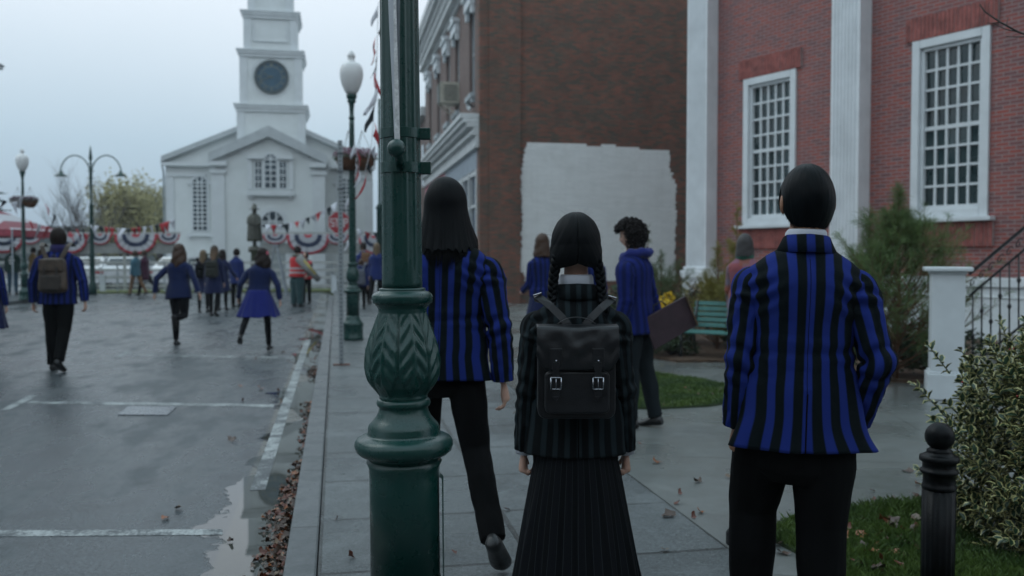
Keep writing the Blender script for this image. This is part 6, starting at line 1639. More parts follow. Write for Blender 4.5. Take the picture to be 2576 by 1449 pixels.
        if top == 'hood':
            g = MB(); rows = []
            for r_, z, yo in ((.085, 1.43, -.02), (.115, 1.445, -.045), (.125, 1.475, -.055), (.112, 1.505, -.05), (.086, 1.515, -.03), (.075, 1.50, -.01)):
                rows.append([T((math.sin(t)*r_*1.05, -math.cos(t)*r_+yo*max(0, math.cos(t)), z-.05*max(0, (abs(t)-1.4)/1.7)+.006*math.sin(t*7))) for t in [-math.pi+2*math.pi*j/40 for j in range(40)]])
            g.grid(rows, cap=False); hh = g.build('hood', opt.get('hoodmat', topmat), root, fixn=False); md = hh.modifiers.new('s', 'SOLIDIFY'); md.thickness = .008
    if top == 'none' and opt.get('vest'): pass
    # ---- hair
    hm = hairmat or black_hair
    if hair == 'short': hair_shell(root, hc, MH, hm, .085, a0=.93, rx=.082, ry=.101, rz=.119, ragged=.008, nu=48, nv=24)
    elif hair == 'long':
        ln = opt.get('hairlen', .34); hair_shell(root, hc, MH, hm, ln, a0=.95, rx=.086, ry=.106, rz=.121, width=lambda g, t: 1+opt.get('hw', .12)*g+.03*math.sin(t*9)*g, ragged=.05, wave=opt.get('wave', .004), tailin=-.0)
    elif hair == 'wild':
        ln = opt.get('hairlen', .30); hair_shell(root, hc, MH, hm, ln, a0=.90, rx=.090, ry=.110, rz=.122, width=lambda g, t: 1+.30*math.sin(g*2.6)+.12*math.sin(t*8+g*9), ragged=.09, wave=.016, tailin=-.03, offs=(opt.get('hx', 0), -.006, 0))
    root['dbg'] = 0; del root['dbg']
    return root, dict(T=T, A=A, J=J, hc=hc, MH=MH, Lg=Lg, k=k, dz=dz)
def gp(px, py, z=0.0): p = P(px, py, z); return (p.x, p.y, z)
def gx(px, Y, z): return (Q(px, 700, Y).x, Y, z)

# =========== the boy in front on the right
YB2 = 3.02
boy, bi = person('boy in blue and black striped blazer with slick black hair, in front of the hall', gx(2012, YB2, .1), R(-7), H=1.67, sex='m', res='near',
    pose=dict(lean=.02, side=.035, legL=(.30, .42, .10, 0), legR=(-.02, .05, -.03, 0), armL=(-.06, .13, .22, .04), armR=(-.25, .20, .45, -.16), curlL=.9, curlR=.9), topmat=blue_stripe,
    legs='trousers', hair=None, headrot=(0, 0, R(9)), hem=.785, stripe_u=.012, build=.97, flare=(.012, .038), opt=dict(ear=1.22, legw=1.22, crotch=.66, hemtilt=.03, hemwave=.008, cuffs=False, shirt_h=.004), skin=skind)
# slick cap hair: remeshed skull cap ending in a tapered nape
def slick_cap(root, info, mat):
    c, M = info['hc'], info['MH']; g = MB(); rows = []; uvs = []
    NUc, NVc = 96, 60
    for v in range(NVc+1):
        f = v/NVc; row = []; ur = []
        for u in range(NUc+1):
            t = (u/NUc-.5)*2; ang = t*math.pi*.86; at_ = abs(t)
            end = 2.44-.95*max(0, (at_-.24))**1.0*1.0-(.85*math.exp(-((at_-.64)/.12)**2))         # nape low at back, up over the ear, forward hairline
            end = max(end, 1.02) if at_ < .93 else 1.0
            ph = f*end; r_ = math.sin(ph); zz = math.cos(ph)*.122
            low = max(0, ph-1.75); rx, ry = .0860, .1075
            r2 = r_+(.30*low if low < .9 else .27)*.12
            x = math.sin(ang)*rx*r2; y = -math.cos(ang)*ry*(r2-.10*low)
            st_ = .0012*n3(t*30, ph*1.5, 0)+.0008*n3(t*80, ph*2, 3)
            p = Vector((x, y-.003, zz+.002)); p += p.normalized()*st_
            row.append(c+M @ p); ur.append((t*.25, f*.3))
        rows.append(row); uvs.append(ur)
    g.grid(rows, closed=False, uvs=uvs); o = g.build('hair', mat, root, fixn=False); md = o.modifiers.new('s', 'SOLIDIFY'); md.thickness = .008; md.offset = -1; md.thickness = .006
    return o
slick = hair_mat('slick_black_hair', (.0016, .0022, .003), (.008, .012, .014), rough=.34)
slick_cap(boy, bi, slick)

def strands(root, info, mat, fn, n, seed, L=(.25, .6), r=.0006, ext=0.0, seg=7, t_rng=(-1, 1), lift=.0012, name='hair_strands', f_rng=(0, 1)):
    """fine hairs lying on a hair surface fn(t, f) -> local point"""
    c, M = info['hc'], info['MH']; rnd = random.Random(seed); g = MB()
    for k in range(n):
        t = rnd.uniform(*t_rng); f0 = rnd.uniform(f_rng[0], max(f_rng[0], f_rng[1]-.15)); f1 = min(f_rng[1], f0+rnd.uniform(*L)); 
        if rnd.random() < .35: f1 = f_rng[1]
        e_ = ext*rnd.uniform(-.3, 1) if f1 >= f_rng[1]-.01 else 0; dt = rnd.gauss(0, .010); lf = lift*rnd.uniform(.2, 1.6); pts = []
        for j in range(seg+1):
            q = j/seg; f = f0+(f1-f0)*q; p = fn(t+dt*q+.004*math.sin(q*5+k), min(f, 1.0)); p = p+p.normalized()*lf*math.sin(math.pi*min(1, q+.1))
            if e_ and j == seg: p = p+Vector((rnd.gauss(0, .003), rnd.gauss(0, .003), -e_))
            pts.append(c+M @ p)
        g.tube(pts, [r]*seg+[r*.3], 4, cap=False)
    return g.build(name, mat, root, fixn=False)
def slick_fn(t, f):
    ang = t*math.pi*.86; at_ = abs(t); end = max(2.44-.95*max(0, (at_-.24))-.85*math.exp(-((at_-.64)/.12)**2), 1.02); ph = f*end
    r_ = math.sin(ph); low = max(0, ph-1.75); r2 = r_+(.30*low if low < .9 else .27)*.12
    return Vector((math.sin(ang)*.0860*r2, -math.cos(ang)*.1075*(r2-.10*low)-.003, math.cos(ph)*.122+.002))
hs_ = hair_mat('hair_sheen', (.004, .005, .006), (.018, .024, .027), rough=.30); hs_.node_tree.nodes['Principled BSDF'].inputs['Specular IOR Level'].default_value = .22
slick.node_tree.nodes['Principled BSDF'].inputs['Specular IOR Level'].default_value = .07
strands(boy, bi, slick, slick_fn, 2200, 21, (.3, .8), .0007, .020, 8, (-.92, .92), .0010)
strands(boy, bi, hs_, slick_fn, 260, 22, (.3, .8), .0005, .010, 8, (-.92, .92), .0014, name='hair_sheen')

# =========== girl with two braids
YG = 3.2
girl, gi = person('girl with two long black braids in grey and black striped jacket and long pinstriped skirt', gx(1449, YG, .1), R(0), H=1.515, sex='f', res='near',
    pose=dict(lean=.0, legL=(.1, .1, .04, 0), legR=(-.05, .1, .04, 0), armL=(-.02, .125, .10, .06), armR=(-.02, .12, .10, .05), curlL=1.15, curlR=1.15), topmat=grey_stripe, legs='tights', legmat=knit,
    hair=None, hem=.80, stripe_u=.006, puff=.006, skirt=(.93, .16, .125, .272, 24, .006, pin_stripe), opt=dict(cuffs=True, hemwave=.004, shirt_h=.022, drop=.035))
def braided(root, info, mat):
    c, M = info['hc'], info['MH']
    g = MB(); rows = []; uvs = []; NUc, NVc = 110, 64
    for v in range(NVc+1):
        f = v/NVc; row = []; ur = []
        for u in range(NUc+1):
            t = (u/NUc-.5)*2; ang = t*math.pi*.84; at_ = abs(t)
            end = 2.27-.08*math.exp(-(t/.10)**2)+.14*math.exp(-((at_-.42)/.2)**2)-.9*max(0, at_-.62)
            ph = f*end; r_ = math.sin(ph); zz = math.cos(ph)*.126
            low = max(0, ph-1.57); rx, ry = .0915, .112
            r2 = r_+.34*low; x = math.sin(ang)*rx*r2; y = -math.cos(ang)*ry*(r2-.12*low)-.002
            gr = math.exp(-((x+.002*math.sin(zz*60))/.0028)**2)*(1 if abs(ang) < 1.5 else 0)*min(1, f*10)
            sweep = .0018*n3((abs(x)*9+zz*4)*9, zz*3, 1+(x > 0))+.0010*n3((abs(x)*9+zz*4)*30, zz*5, 2)
            p = Vector((x, y, zz+.002)); p += p.normalized()*(sweep-.006*gr+.003*min(1, abs(x)/.03))
            row.append(c+M @ p); ur.append((abs(x)+zz*.5+(.3 if x > 0 else 0), f*.3))
        rows.append(row); uvs.append(ur)
    g.grid(rows, closed=False, uvs=uvs); o = g.build('hair', mat, root, fixn=False); md = o.modifiers.new('s', 'SOLIDIFY'); md.thickness = .007; md.offset = -1
    # parting line of scalp
    g = MB(); pts = [c+M @ (Vector((.0012*math.sin(k*1.3)+.0005, -.112*math.sin(ph)*(1 if ph < 1.57 else 1+.10*(ph-1.57)), .126*math.cos(ph)+.002))*1.002) for k, ph in enumerate([.1+.095*k for k in range(23)])]
    g.tube(pts, [.0016]*len(pts), 6); g.build('parting', skin_mat('scalp', (.16, .12, .10)), root)
    # braids: three strands woven
    for s in (-1, 1):
        h0 = c+M @ Vector((s*.078, -.055, -.050)); path = [h0+Vector((s*-.002, .03, .045)), h0, h0+Vector((s*.014, -.004, -.07)), h0+Vector((s*.020, -.018, -.14)), h0+Vector((s*.026, -.040, -.205)), h0+Vector((s*.030, .02, -.262)), h0+Vector((s*.022, .085, -.33)), h0+Vector((s*.01, .10, -.42))]
        tabp = [(i/7, *p) for i, p in enumerate(path)]; b = MB(); Np = 110
        for st_ in range(3):
            pts = []; rr = []
            for q in range(Np):
                f = q/(Np-1); p = Vector(spl(tabp, f)); ph = f*2*math.pi*6.4+st_*2*math.pi/3; wd = .0145*min(1, f*6+.25)*(1-.35*f)
                pts.append(p+Vector((math.sin(ph)*wd, math.sin(2*ph)*wd*.55-.0*s, 0))); rr.append((.0120*(1-.35*f)+.0012*math.cos(2*ph))*min(1, f*5+.5))
            i0 = len(b.f); b.tube(pts, rr, 12)
        br_ = b.build('braid', mat, root)
    # stray hairs
    g = MB(); rnd = random.Random(3)
    for k in range(46):
        s = rnd.choice((-1, 1)); ph = rnd.uniform(.3, 2.2); a = rnd.uniform(.6, 2.2)*s; p = c+M @ Vector((math.sin(a)*.092*math.sin(ph), -math.cos(a)*.112*math.sin(ph), .126*math.cos(ph)))
        d = (p-c).normalized(); e_ = Vector((s*rnd.uniform(0, .4), rnd.uniform(-.2, .2), rnd.uniform(-1, .4))).normalized(); q = p+d*.004+e_*.02; r_ = q+e_*.018+d*rnd.uniform(.002, .012)+Vector((0, 0, -.01))
        g.tube([p, q, r_], [.00035, .0003, .0002], 4, cap=False)
    g.build('stray_hairs', mat, root)
braided(girl, gi, black_hair)
def braid_fn(t, f):
    at_ = abs(t); tt_ = t; ang = tt_*math.pi*.84
    end = 2.27-.08*math.exp(-(t/.10)**2)+.14*math.exp(-((at_-.42)/.2)**2)-.9*max(0, at_-.62); ph = .15+f*(end-.15); low = max(0, ph-1.57); r2 = math.sin(ph)+.34*low
    x = math.sin(ang)*.0915*r2; x += math.copysign(.030*f*f*(1-min(1, abs(x)/.075)), x) if abs(x) > .001 else .002
    return Vector((x, -math.cos(ang)*.112*(r2-.12*low)-.002, .126*math.cos(ph)+.002))
for sd_, a_, b_ in ((31, .03, .95), (32, -.95, -.03)): strands(girl, gi, black_hair, braid_fn, 700, sd_, (.3, .7), .0006, .004, 8, (a_, b_), .0016)
strands(girl, gi, hs_, braid_fn, 220, 33, (.3, .7), .0004, 0, 8, (-.95, .95), .0018, name='hair_sheen')
# satchel backpack (a thing of its own, worn)
def satchel():
    k = 1.0; cz = (Q(0, 938, YG-.22).z); o = thing('backpack', 'black leather satchel backpack with two buckled straps worn by the braided girl', 'backpack', (Q(1451, 900, YG-.22).x, YG-.205, 0), 0)
    s = F/(YG-.22); X = lambda px: (px-1451)/s; Z = lambda py: Q(0, py, YG-.22).z
    def rr(x0, x1, z0, z1, r, n=6, rt=None):
        rt = r if rt is None else rt; pts = []
        for cx_, cz_, a0, q in ((x1-r, z0+r, -90, r), (x1-rt, z1-rt, 0, rt), (x0+rt, z1-rt, 90, rt), (x0+r, z0+r, 180, r)):
            for j in range(n+1): a = R(a0+90*j/n); pts.append((cx_+q*math.cos(a), cz_+q*math.sin(a)))
        return pts
    m = MB(); m.xprism(rr(X(1352), X(1548), Z(1052), Z(826), .028, rt=.008), -.03, .06); m.build('body', leather, o, bevel=.006)
    m = MB(); m.xprism(rr(X(1369), X(1531), Z(1035), Z(930), .018), -.062, -.031); m.build('front_pocket', leather, o, bevel=.007)
    # flap: curved sheet
    fl = MB(); rows = []; NX = 40; 
    for v in range(26):
        f = v/25; row = []
        for u in range(NX+1):
            t = u/NX*2-1; xx = X(1451)+t*(X(1553)-X(1349))/2; zt = Z(822); zb_ = Z(926)+(.045*max(0, abs(t)-.80)/.20*abs(t))**1.0; 
            if f < .28: g_ = f/.28; z = zt+.004*math.sin(g_*3.14); y = .055-g_*.115
            else: g_ = (f-.28)/.72; z = zt-(zt-zb_)*g_; y = -.062-.010*math.sin(g_*2.4)-.004*n3(t*3, g_*3, 0)*2
            z -= .006*math.exp(-((t)/.35)**2)*(1-abs(f-.28)*3 if f < .6 else 0); row.append(Vector((xx, y, z)))
        rows.append(row)
    fl.grid(rows, closed=False); f_ = fl.build('flap', leather, o, fixn=False); md = f_.modifiers.new('s', 'SOLIDIFY'); md.thickness = .0035
    steel = simple('polished_steel', (.36, .37, .40), .22, .2, 40, 0, metal=1)
    for px in (1396, 1500):
        m = MB(); x = X(px); w = .0115
        m.box((x, -.0765, (Z(872)+Z(918))/2), (.040, .0035, Z(872)-Z(918))); m.build('strap_tab', leather, o, bevel=.004)
        m = MB(); m.b2(x-w, x+w, -.0815, -.0785, Z(990), Z(905)); m.xprism([(x-w, Z(990)), (x, Z(1003)), (x+w, Z(990))], -.0814, -.0786); m.build('buckle_strap', leather, o, bevel=.001)
        m = MB(); zc = Z(957); a, h = .0165, .0185
        loop = [(x-a, zc-h), (x+a, zc-h), (x+a, zc+h), (x-a, zc+h)]
        pts = [Vector((p[0], -.087, p[1])) for p in loop]
        for i in range(4): m.tube([pts[i], pts[(i+1) % 4]], .0023, 8)
        m.tube([Vector((x, -.087, zc+h)), Vector((x, -.089, zc-h))], .0014, 6); m.build('buckle', steel, o)
        m = MB(); m.ball((x+.001, -.083, Z(902)), .0040, 10, 8); m.build('stud', steel, o)
    for px in (1364, 1382, 1515, 1533): m = MB(); m.ball((X(px), -.010, Z(824)+.001), (.0042, .0042, .0030), 10, 8); m.build('stud', steel, o)
    m = MB(); pts = [Vector((X(px), -.008, Z(py))) for px, py in ((1392, 826), (1400, 817), (1418, 804), (1440, 798), (1464, 798), (1486, 806), (1502, 817), (1511, 826))]
    rows = []
    for i, p in enumerate(pts): rows.append([p+Vector((0, -.009, -.002)), p+Vector((0, .009, -.002)), p+Vector((0, .009, .002)), p+Vector((0, -.009, .002))])
    m.grid(rows, cap=True); m.build('handle', leather, o, subsurf=1)
    for s_, ch in ((-1, [(1440, 832, .02), (1415, 800, .035), (1385, 770, .055), (1352, 745, .09), (1350, 742, .15), (1352, 760, .24)]), (1, [(1462, 832, .02), (1487, 800, .035), (1512, 775, .055), (1540, 752, .09), (1542, 750, .15), (1540, 765, .24)])):
        m = MB(); rows = []; P_ = []
        for px, py, dy in ch: yy = dy; ss = F/(YG-.205+yy); P_.append(Vector((Q(px, py, YG-.205+yy).x-o.location.x, yy-.0, Q(px, py, YG-.205+yy).z)))
        for i, p in enumerate(P_):
            t = (P_[min(i+1, len(P_)-1)]-P_[max(0, i-1)]).normalized(); nrm = Vector((0, -1, .5 if i > 2 else .15)).normalized(); sd = t.cross(nrm).normalized()*.0125; th = nrm*.0022
            rows.append([p-sd-th, p+sd-th, p+sd+th, p-sd+th])
        m.grid(rows, cap=True, sm=False); m.build('shoulder_strap', leather, o, bevel=.001)
        m = MB(); p = P_[3]; m.box(p+Vector((0, -.004, .006)), (.030, .010, .007), Matrix.Rotation(s_*.3, 3, 'Y')); m.build('strap_buckle', steel, o, bevel=.002)
    return o
satchel()

# =========== tall long haired person left
YT = 4.12
tall, ti = person('tall striding student with long straight black hair and striped blazer, behind the lamp post', gx(1112, YT, .1), R(-4), H=1.72, sex='m', res='near',
    pose=dict(lean=.03, side=.02, legL=(.12, .08, .0, 0), legR=(-.06, .60, .16, -.70), armL=(.25, .10, .45, .0), armR=(-.12, .20, .02, .08), curlR=.6, handR=(.12, .15, -1)), topmat=blue_stripe,
    legs='trousers', hair=None, hem=.845, stripe_u=.02, build=1.10, opt=dict(shin=1.5, legw=.95, crotch=.76, hemwave=.008), collar=False, shirt=False)
hair_shell(tall, ti['hc'], ti['MH'], black_hair, .215, a0=1.0, rx=.094, ry=.112, rz=.126, nu=150, nv=70, width=lambda g, t: 1+.42*g**1.6+.16*g*max(0, t)+.003*math.sin(t*31)*g, ragged=.05, wave=.0015, thick=.006, seed=3, offs=(0, -.006, .004))
def long_fn(t, f):
    ang = t*math.pi*.80
    if f < .35: ph = f/.35*math.pi/2; r_ = math.sin(ph); zz = math.cos(ph)*.127
    else: g_ = (f-.35)/.65; r_ = 1+.42*g_**1.6+.20*g_*max(0, t)+.03*math.sin(t*23)*g_; zz = -g_*.235*(1-.35*max(0, abs(t)-.5)*2)
    return Vector((math.sin(ang)*.0945*r_, -math.cos(ang)*.1125*r_-.006, zz+.004))
strands(tall, ti, black_hair, long_fn, 2400, 41, (.35, .9), .0009, .065, 9, (-.98, .98), .0025)
strands(tall, ti, hs_, long_fn, 260, 42, (.35, .9), .0005, .03, 9, (-.98, .98), .003, name='hair_sheen')

# =========== curly haired boy with portfolio (side view, facing left)
YC = 7.3
curly, ci = person('curly haired boy in blue striped hooded blazer carrying a dark portfolio, facing left', gx(1602, YC, .1), R(62), H=1.66, sex='m', res='mid',
    pose=dict(lean=.06, legL=(.06, .08, .0, 0), legR=(-.10, .12, .0, -.1), armL=(-.05, .12, .25, .05), armR=(-.22, .16, -.30, .05), curlR=1.2), top='hood', topmat=striped('blue_black_stripe_mid', (.008, .016, .115), (.005, .010, .06), .058, .5, .09), legs='wide', legmat=cloth('charcoal_trousers', (.010, .015, .018)),
    hair=None, headrot=(R(-12), 0, R(8)), hem=.80, build=1.12, opt=dict(hoodmat=cloth('blue_hood', (.014, .022, .14)), legw=.86, face=1), collar=False)
def curls(root, info, mat, n, seed, rx=.10, ry=.118, rz=.128, keep=lambda p: True):
    c, M = info['hc'], info['MH']; rnd = random.Random(seed); g = MB()
    g2 = MB(); rows = []
    for k in range(n):
        a = rnd.uniform(-math.pi, math.pi); z = rnd.uniform(-.92, 1); r_ = math.sqrt(max(0, 1-z*z)); p = Vector((math.sin(a)*rx*r_, -math.cos(a)*ry*r_, z*rz))
        if p.y > .035 and p.z < .055: continue
        if not keep(p): continue
        p *= rnd.uniform(.86, 1.04); q = c+M @ p; ax = Vector((rnd.gauss(0, 1), rnd.gauss(0, 1), rnd.gauss(0, 1))).normalized(); u = ax.orthogonal().normalized(); w = ax.cross(u); R_ = rnd.uniform(.008, .017)
        g.tube([q+(u*math.cos(j*.7)+w*math.sin(j*.7))*R_+ax*.0025*j for j in range(8)], [.0042]*8, 5, cap=True)
    g2.ball((0, 0, 0), (.088, .107, .117), 24, 16)
    for v in g2.v:
        p = v
        if p.y > .04 and p.z < .06: p.y = .04
    i = len(g.v); g.v += [c+M @ (v+Vector((0, -.012, .012))) for v in g2.v]; g.f += [tuple(i+q for q in f) for f in g2.f]; g.sm += g2.sm
    return g.build('hair', mat, root)
curls(curly, ci, hair_mat('curly_dark_hair', (.012, .010, .010), (.045, .038, .036)), 1150, 4, .122, .136, .140)
# portfolio under his arm
pc_ = Q(1690, 802, YC-.05); pf_ = thing('portfolio', 'dark maroon art portfolio held at a slant under the arm of the curly haired boy', 'portfolio', pc_, 0)
cor = [Q(x, y, YC-.12)-pc_ for x, y in ((1618, 802), (1722, 745), (1752, 818), (1646, 880))]
m = MB(); rows = [[c+Vector((0, -.02, 0)) for c in cor], [c+Vector((0, .02, 0)) for c in cor]]; m.grid(rows, cap=True, sm=False); m.build('cover', simple('maroon_board', (.035, .017, .024), .6, .3, 12, .002, 80), pf_, bevel=.006)
m = MB(); e0, e1 = cor[1], cor[2]; m.bar(e0+Vector((.004, -.03, 0)), e1+Vector((.004, -.03, 0)), .05, .008); m.build('spine_edge', simple('brown_edge', (.10, .06, .035), .7), pf_)
m = MB(); m.tube([cor[0].lerp(cor[1], .25)+Vector((0, -.01, .01)), cor[0].lerp(cor[1], .3)+Vector((-.02, -.01, .05)), cor[0].lerp(cor[1], .5)+Vector((-.02, -.01, .05)), cor[0].lerp(cor[1], .55)+Vector((0, -.01, .01))], .006, 6); m.build('handle', leather, pf_)

# =========== students standing further back on the plaza
back1, _ = person('brown haired student in blue blazer standing in front of the white painted brick patch', gx(1366, 11.6, .1), R(20), H=1.66, sex='f', res='mid', pose=dict(armL=(.1, .1, 1.2, .0), armR=(.1, .1, 1.2, .0)), topmat=blue_far, legs='tights', legmat=knit, hair='long', hairmat=brown_hair, hem=.92, skirt=(1.0, .52, .16, .26, 20, .012, navy), opt=dict(hairlen=.19, hw=.3, wave=.006), headrot=(0, 0, R(-20)))
back2, _ = person('dark haired student almost hidden behind the head of the braided girl', gx(1478, 10.8, .1), R(15), H=1.60, sex='m', res='mid', topmat=blue_far, hair='short', hairmat=dkbrown, hem=.80)
plm = NT('patchwork_coat'); uv_ = plm.co('UV'); bk = plm.n('ShaderNodeTexBrick', {'Vector': uv_, 'Scale': 1.0, 'Brick Width': .11, 'Row Height': .10, 'Mortar Size': .0, 'Color1': (.24, .07, .04), 'Color2': (.14, .14, .20)}, offset=.35)
nc = plm.n('ShaderNodeTexVoronoi', {'Vector': plm.map(uv_, (9, 10, 1)), 'Scale': 1.0, 'Randomness': .3})
plm.p(Base_Color=plm.mix(.55, bk.outputs[0], plm.ramp(plm.math('FRACT', plm.math('MULTIPLY', plm.n('ShaderNodeSeparateXYZ', {0: nc.outputs['Color']}).outputs[0], 1.0)), [(.0, (.25, .07, .035)), (.35, (.15, .14, .20)), (.6, (.26, .05, .08)), (.85, (.03, .10, .08))])), Roughness=.9)
for n_ in plm.t.nodes:
    if n_.type == 'VALTORGB': n_.color_ramp.interpolation = 'CONSTANT'
plaid, _ = person('woman in orange and grey patchwork coat with dark hair standing by the bench', gx(1872, 10.2, .1), R(-25), H=1.62, sex='f', res='mid', pose=dict(armL=(.15, .12, .6, .05), armR=(.1, .1, .3, .05)), top='coat', topmat=plm.m, legs='trousers', legmat=cloth('tan_trousers', (.13, .09, .06)), hair='long', hairmat=hair_mat('greying_hair', (.03, .028, .028), (.09, .085, .085)), hem=.74, opt=dict(hairlen=.15, hw=.15, wave=.003), shirt=False, collar=False)
m = MB(); I_ = _; rows = []
for r_, z in ((.085, 1.43), (.108, 1.46), (.112, 1.49), (.095, 1.515), (.075, 1.50)): rows.append([I_['T']((math.sin(t)*r_, -math.cos(t)*r_, z)) for t in [2*math.pi*j/30 for j in range(30)]])
m.grid(rows); sc_f = m.build('scarf', cloth('green_scarf', (.03, .11, .08)), plaid, fixn=False)
peek, _ = person('dark haired person mostly hidden behind the neck of the striped boy', gx(2052, 8.8, .1), R(10), H=1.60, sex='f', res='mid', topmat=cloth('grey_coat', (.05, .05, .055)), hair='long', hairmat=dkbrown, hem=.8, opt=dict(hairlen=.2), shirt=False)
# =========== runners and walkers on the road
bpm, bpi = person('boy walking away on the road with brown leather backpack over blue striped blazer', gp(150, 932), R(10), H=1.84, sex='m', res='mid', pose=dict(lean=.04, legL=(.04, .04, -.02, 0), legR=(-.16, .42, -.02, -.5), armL=(-.15, .28, .10, .02), armR=(-.25, .34, -.05, .10), curlL=.8, curlR=.8), topmat=striped('blue_black_stripe_b', (.009, .020, .14), (.004, .009, .035), .06, .55, .1), legs='trousers', hair='short', hairmat=dkbrown, hem=.82, build=1.12, opt=dict(legw=1.08), collar=False)
m = MB(); rows = []; T_ = bpi['T']
for r_, z in ((.085, 1.44), (.098, 1.46), (.095, 1.50), (.085, 1.545), (.070, 1.54)): rows.append([T_((math.sin(t)*r_, -math.cos(t)*r_*.95, z)) for t in [2*math.pi*j/30 for j in range(30)]])
m.grid(rows); m.build('turtleneck', cloth('purple_navy', (.022, .018, .085)), bpm, fixn=False)
brl = simple('brown_leather', (.065, .045, .032), .55, .45, 14, .003, 60); brd = simple('dark_tan_leather', (.035, .027, .022), .55, .4, 14, .002, 60)
def backpack(base, rz, k, cz, w, h, d, mats, lab, strapz=.2):
    """base: point on the wearer's back centre line"""
    o = thing('backpack', lab, 'backpack', base, rz); m = MB(); rows = []
    for f in range(9):
        t = f/8; z = -h/2+h*t; ww = w/2*(1-.16*t)*(1 if 0 < f < 8 else .86); dd = d*(1-.35*t)*(1 if 0 < f < 8 else .7)
        rows.append([Vector((-ww, 0, z)), Vector((-ww*1.02, -dd*.5, z)), Vector((-ww*.9, -dd, z)), Vector((0, -dd*1.06, z)), Vector((ww*.9, -dd, z)), Vector((ww*1.02, -dd*.5, z)), Vector((ww, 0, z))])
    m.grid(rows, cap=True); m.build('body', mats[0], o, subsurf=1)
    m = MB(); m.box((0, -d*.98, -h*.20), (w*.66, .05, h*.40)); m.build('front_pocket', mats[1], o, bevel=.015)
    m = MB(); m.box((0, -d*.80, h*.28), (w*.80, .05, h*.34)); m.build('flap', mats[0], o, bevel=.015)
    for s in (-1, 1):
        m = MB(); m.box((s*w*.20, -d*.84-.026, h*.10), (.03, .008, h*.25)); m.build('buckle_strap', mats[1], o)
        m = MB(); rows = []
        for p, nr_ in (((s*w*.22, -.02, h*.44), (0, -1, 0)), ((s*w*.32, -.005, h*.60), (0, -1, .1)), ((s*w*.42, .02, h*.80), (0, -1, .5)), ((s*w*.46, .10, h*.90), (0, 0, 1)), ((s*w*.46, .20, h*.80), (0, 1, .3))):
            p = Vector(p); rows.append([p+Vector((-.028, 0, -.004)), p+Vector((.028, 0, -.004)), p+Vector((.028, -.006, .004)), p+Vector((-.028, -.006, .004))])
        m.grid(rows, cap=True, sm=False); m.build('shoulder_strap', mats[0], o)
    m = MB(); m.tube([(-.03, -.03, h*.49), (-.03, -.035, h*.55), (.03, -.035, h*.55), (.03, -.03, h*.49)], .006, 6); m.build('handle', mats[1], o)
    return o
def on_back(root, info, z, dy=-.135):
    bpy.context.view_layer.update(); p = info['T']((0, dy, z)); return root.matrix_world @ p
backpack(on_back(bpm, bpi, 1.17), R(10)-.06, 1, 0, .37, .46, .15, (brl, brd), 'worn brown leather backpack with front pocket on the boy walking on the road')
edge, _ = person('student in blue blazer and dark skirt cut off by the left edge', gx(-34, 12.6, 0), R(12), H=1.68, sex='f', res='mid', pose=dict(legL=(.2, .1, .02, 0), legR=(-.25, .4, .02, -.4), armR=(-.1, .22, .1, .1)), topmat=blue_far, legs='tights', legmat=knit, hair='long', hairmat=brown_hair, hem=.82, skirt=(1.0, .52, .16, .27, 20, .012, navy), opt=dict(hairlen=.25))
ra, rai = person('long haired girl running in blue blazer and black leggings, one foot kicked back', gp(452, 868), R(-2), H=1.69, sex='f', res='mid', pose=dict(lean=.14, side=-.06, legL=(.06, .16, -.06, 0), legR=(-.10, 1.45, .03, -1.35), armL=(-.55, .62, -.1, .1), armR=(-.35, .50, -.30, .42), curlR=.4), topmat=cloth('blue_wool', (.007, .015, .062)), legs='tights', legmat=knit, hair='wild', hairmat=brown_hair, hem=.80, build=1.08, flare=(.02, 0), opt=dict(hairlen=.28, hx=.01, legw=1.15), headrot=(0, 0, R(12)))
rb, rbi = person('girl running in blue pleated skirt and blazer with feet apart and pink bow', gp(652, 886), R(8), H=1.60, sex='f', res='mid', air=.02, pose=dict(lean=.16, side=.05, legL=(-.45, .50, .22, -.5), legR=(.16, .12, .10, .1), armL=(-.2, .55, .5, .2), armR=(-.45, .45, -.15, .15)), topmat=MATS['blue_wool'], legs='tights', legmat=knit, hair='wild', hairmat=dkbrown, hem=.86, skirt=(1.04, .60, .16, .34, 14, .022, blueskirt), opt=dict(hairlen=.22, hx=.02, sway=(.0, -.05)), build=1.1, headrot=(0, 0, R(25)))
m = MB(); hc_ = rbi['hc']; m.ball(hc_+Vector((.09, -.06, .02)), (.04, .03, .05), 12, 8); m.ball(hc_+Vector((.10, -.06, -.05)), (.03, .03, .05), 12, 8); m.build('hair_bow', cloth('pink_bow', (.45, .10, .14)), rb)
g1, g1i = person('girl with long two tone hair and dark backpack at the front of the walking trio', gp(540, 795), R(0), H=1.74, sex='f', res='mid', pose=dict(legL=(.05, .05, .0, 0), legR=(-.12, .3, .0, -.35), armL=(0, .16, .1, .1), armR=(0, .16, .1, .1)), topmat=cloth('dark_blue_wool', (.008, .014, .06)), legs='tights', legmat=knit, hair='long', hairmat=ombre, hem=.84, skirt=(1.0, .58, .16, .25, 16, .01, navy), opt=dict(hairlen=.42, hw=.35, wave=.01))
dkp = simple('dark_olive_canvas', (.022, .024, .018), .8, .4, 20); backpack(on_back(g1, g1i, 1.17), 0, 1, 0, .34, .42, .15, (dkp, dkp), 'dark olive backpack worn by the girl with two tone hair')
g2, g2i = person('blond girl with dark backpack walking at the left of the trio', gp(512, 786), R(4), H=1.64, sex='f', res='far', topmat=MATS['dark_blue_wool'], legs='tights', legmat=knit, hair='long', hairmat=blond, hem=.84, skirt=(1.0, .58, .16, .25, 16, .01, navy), opt=dict(hairlen=.36, hw=.3))
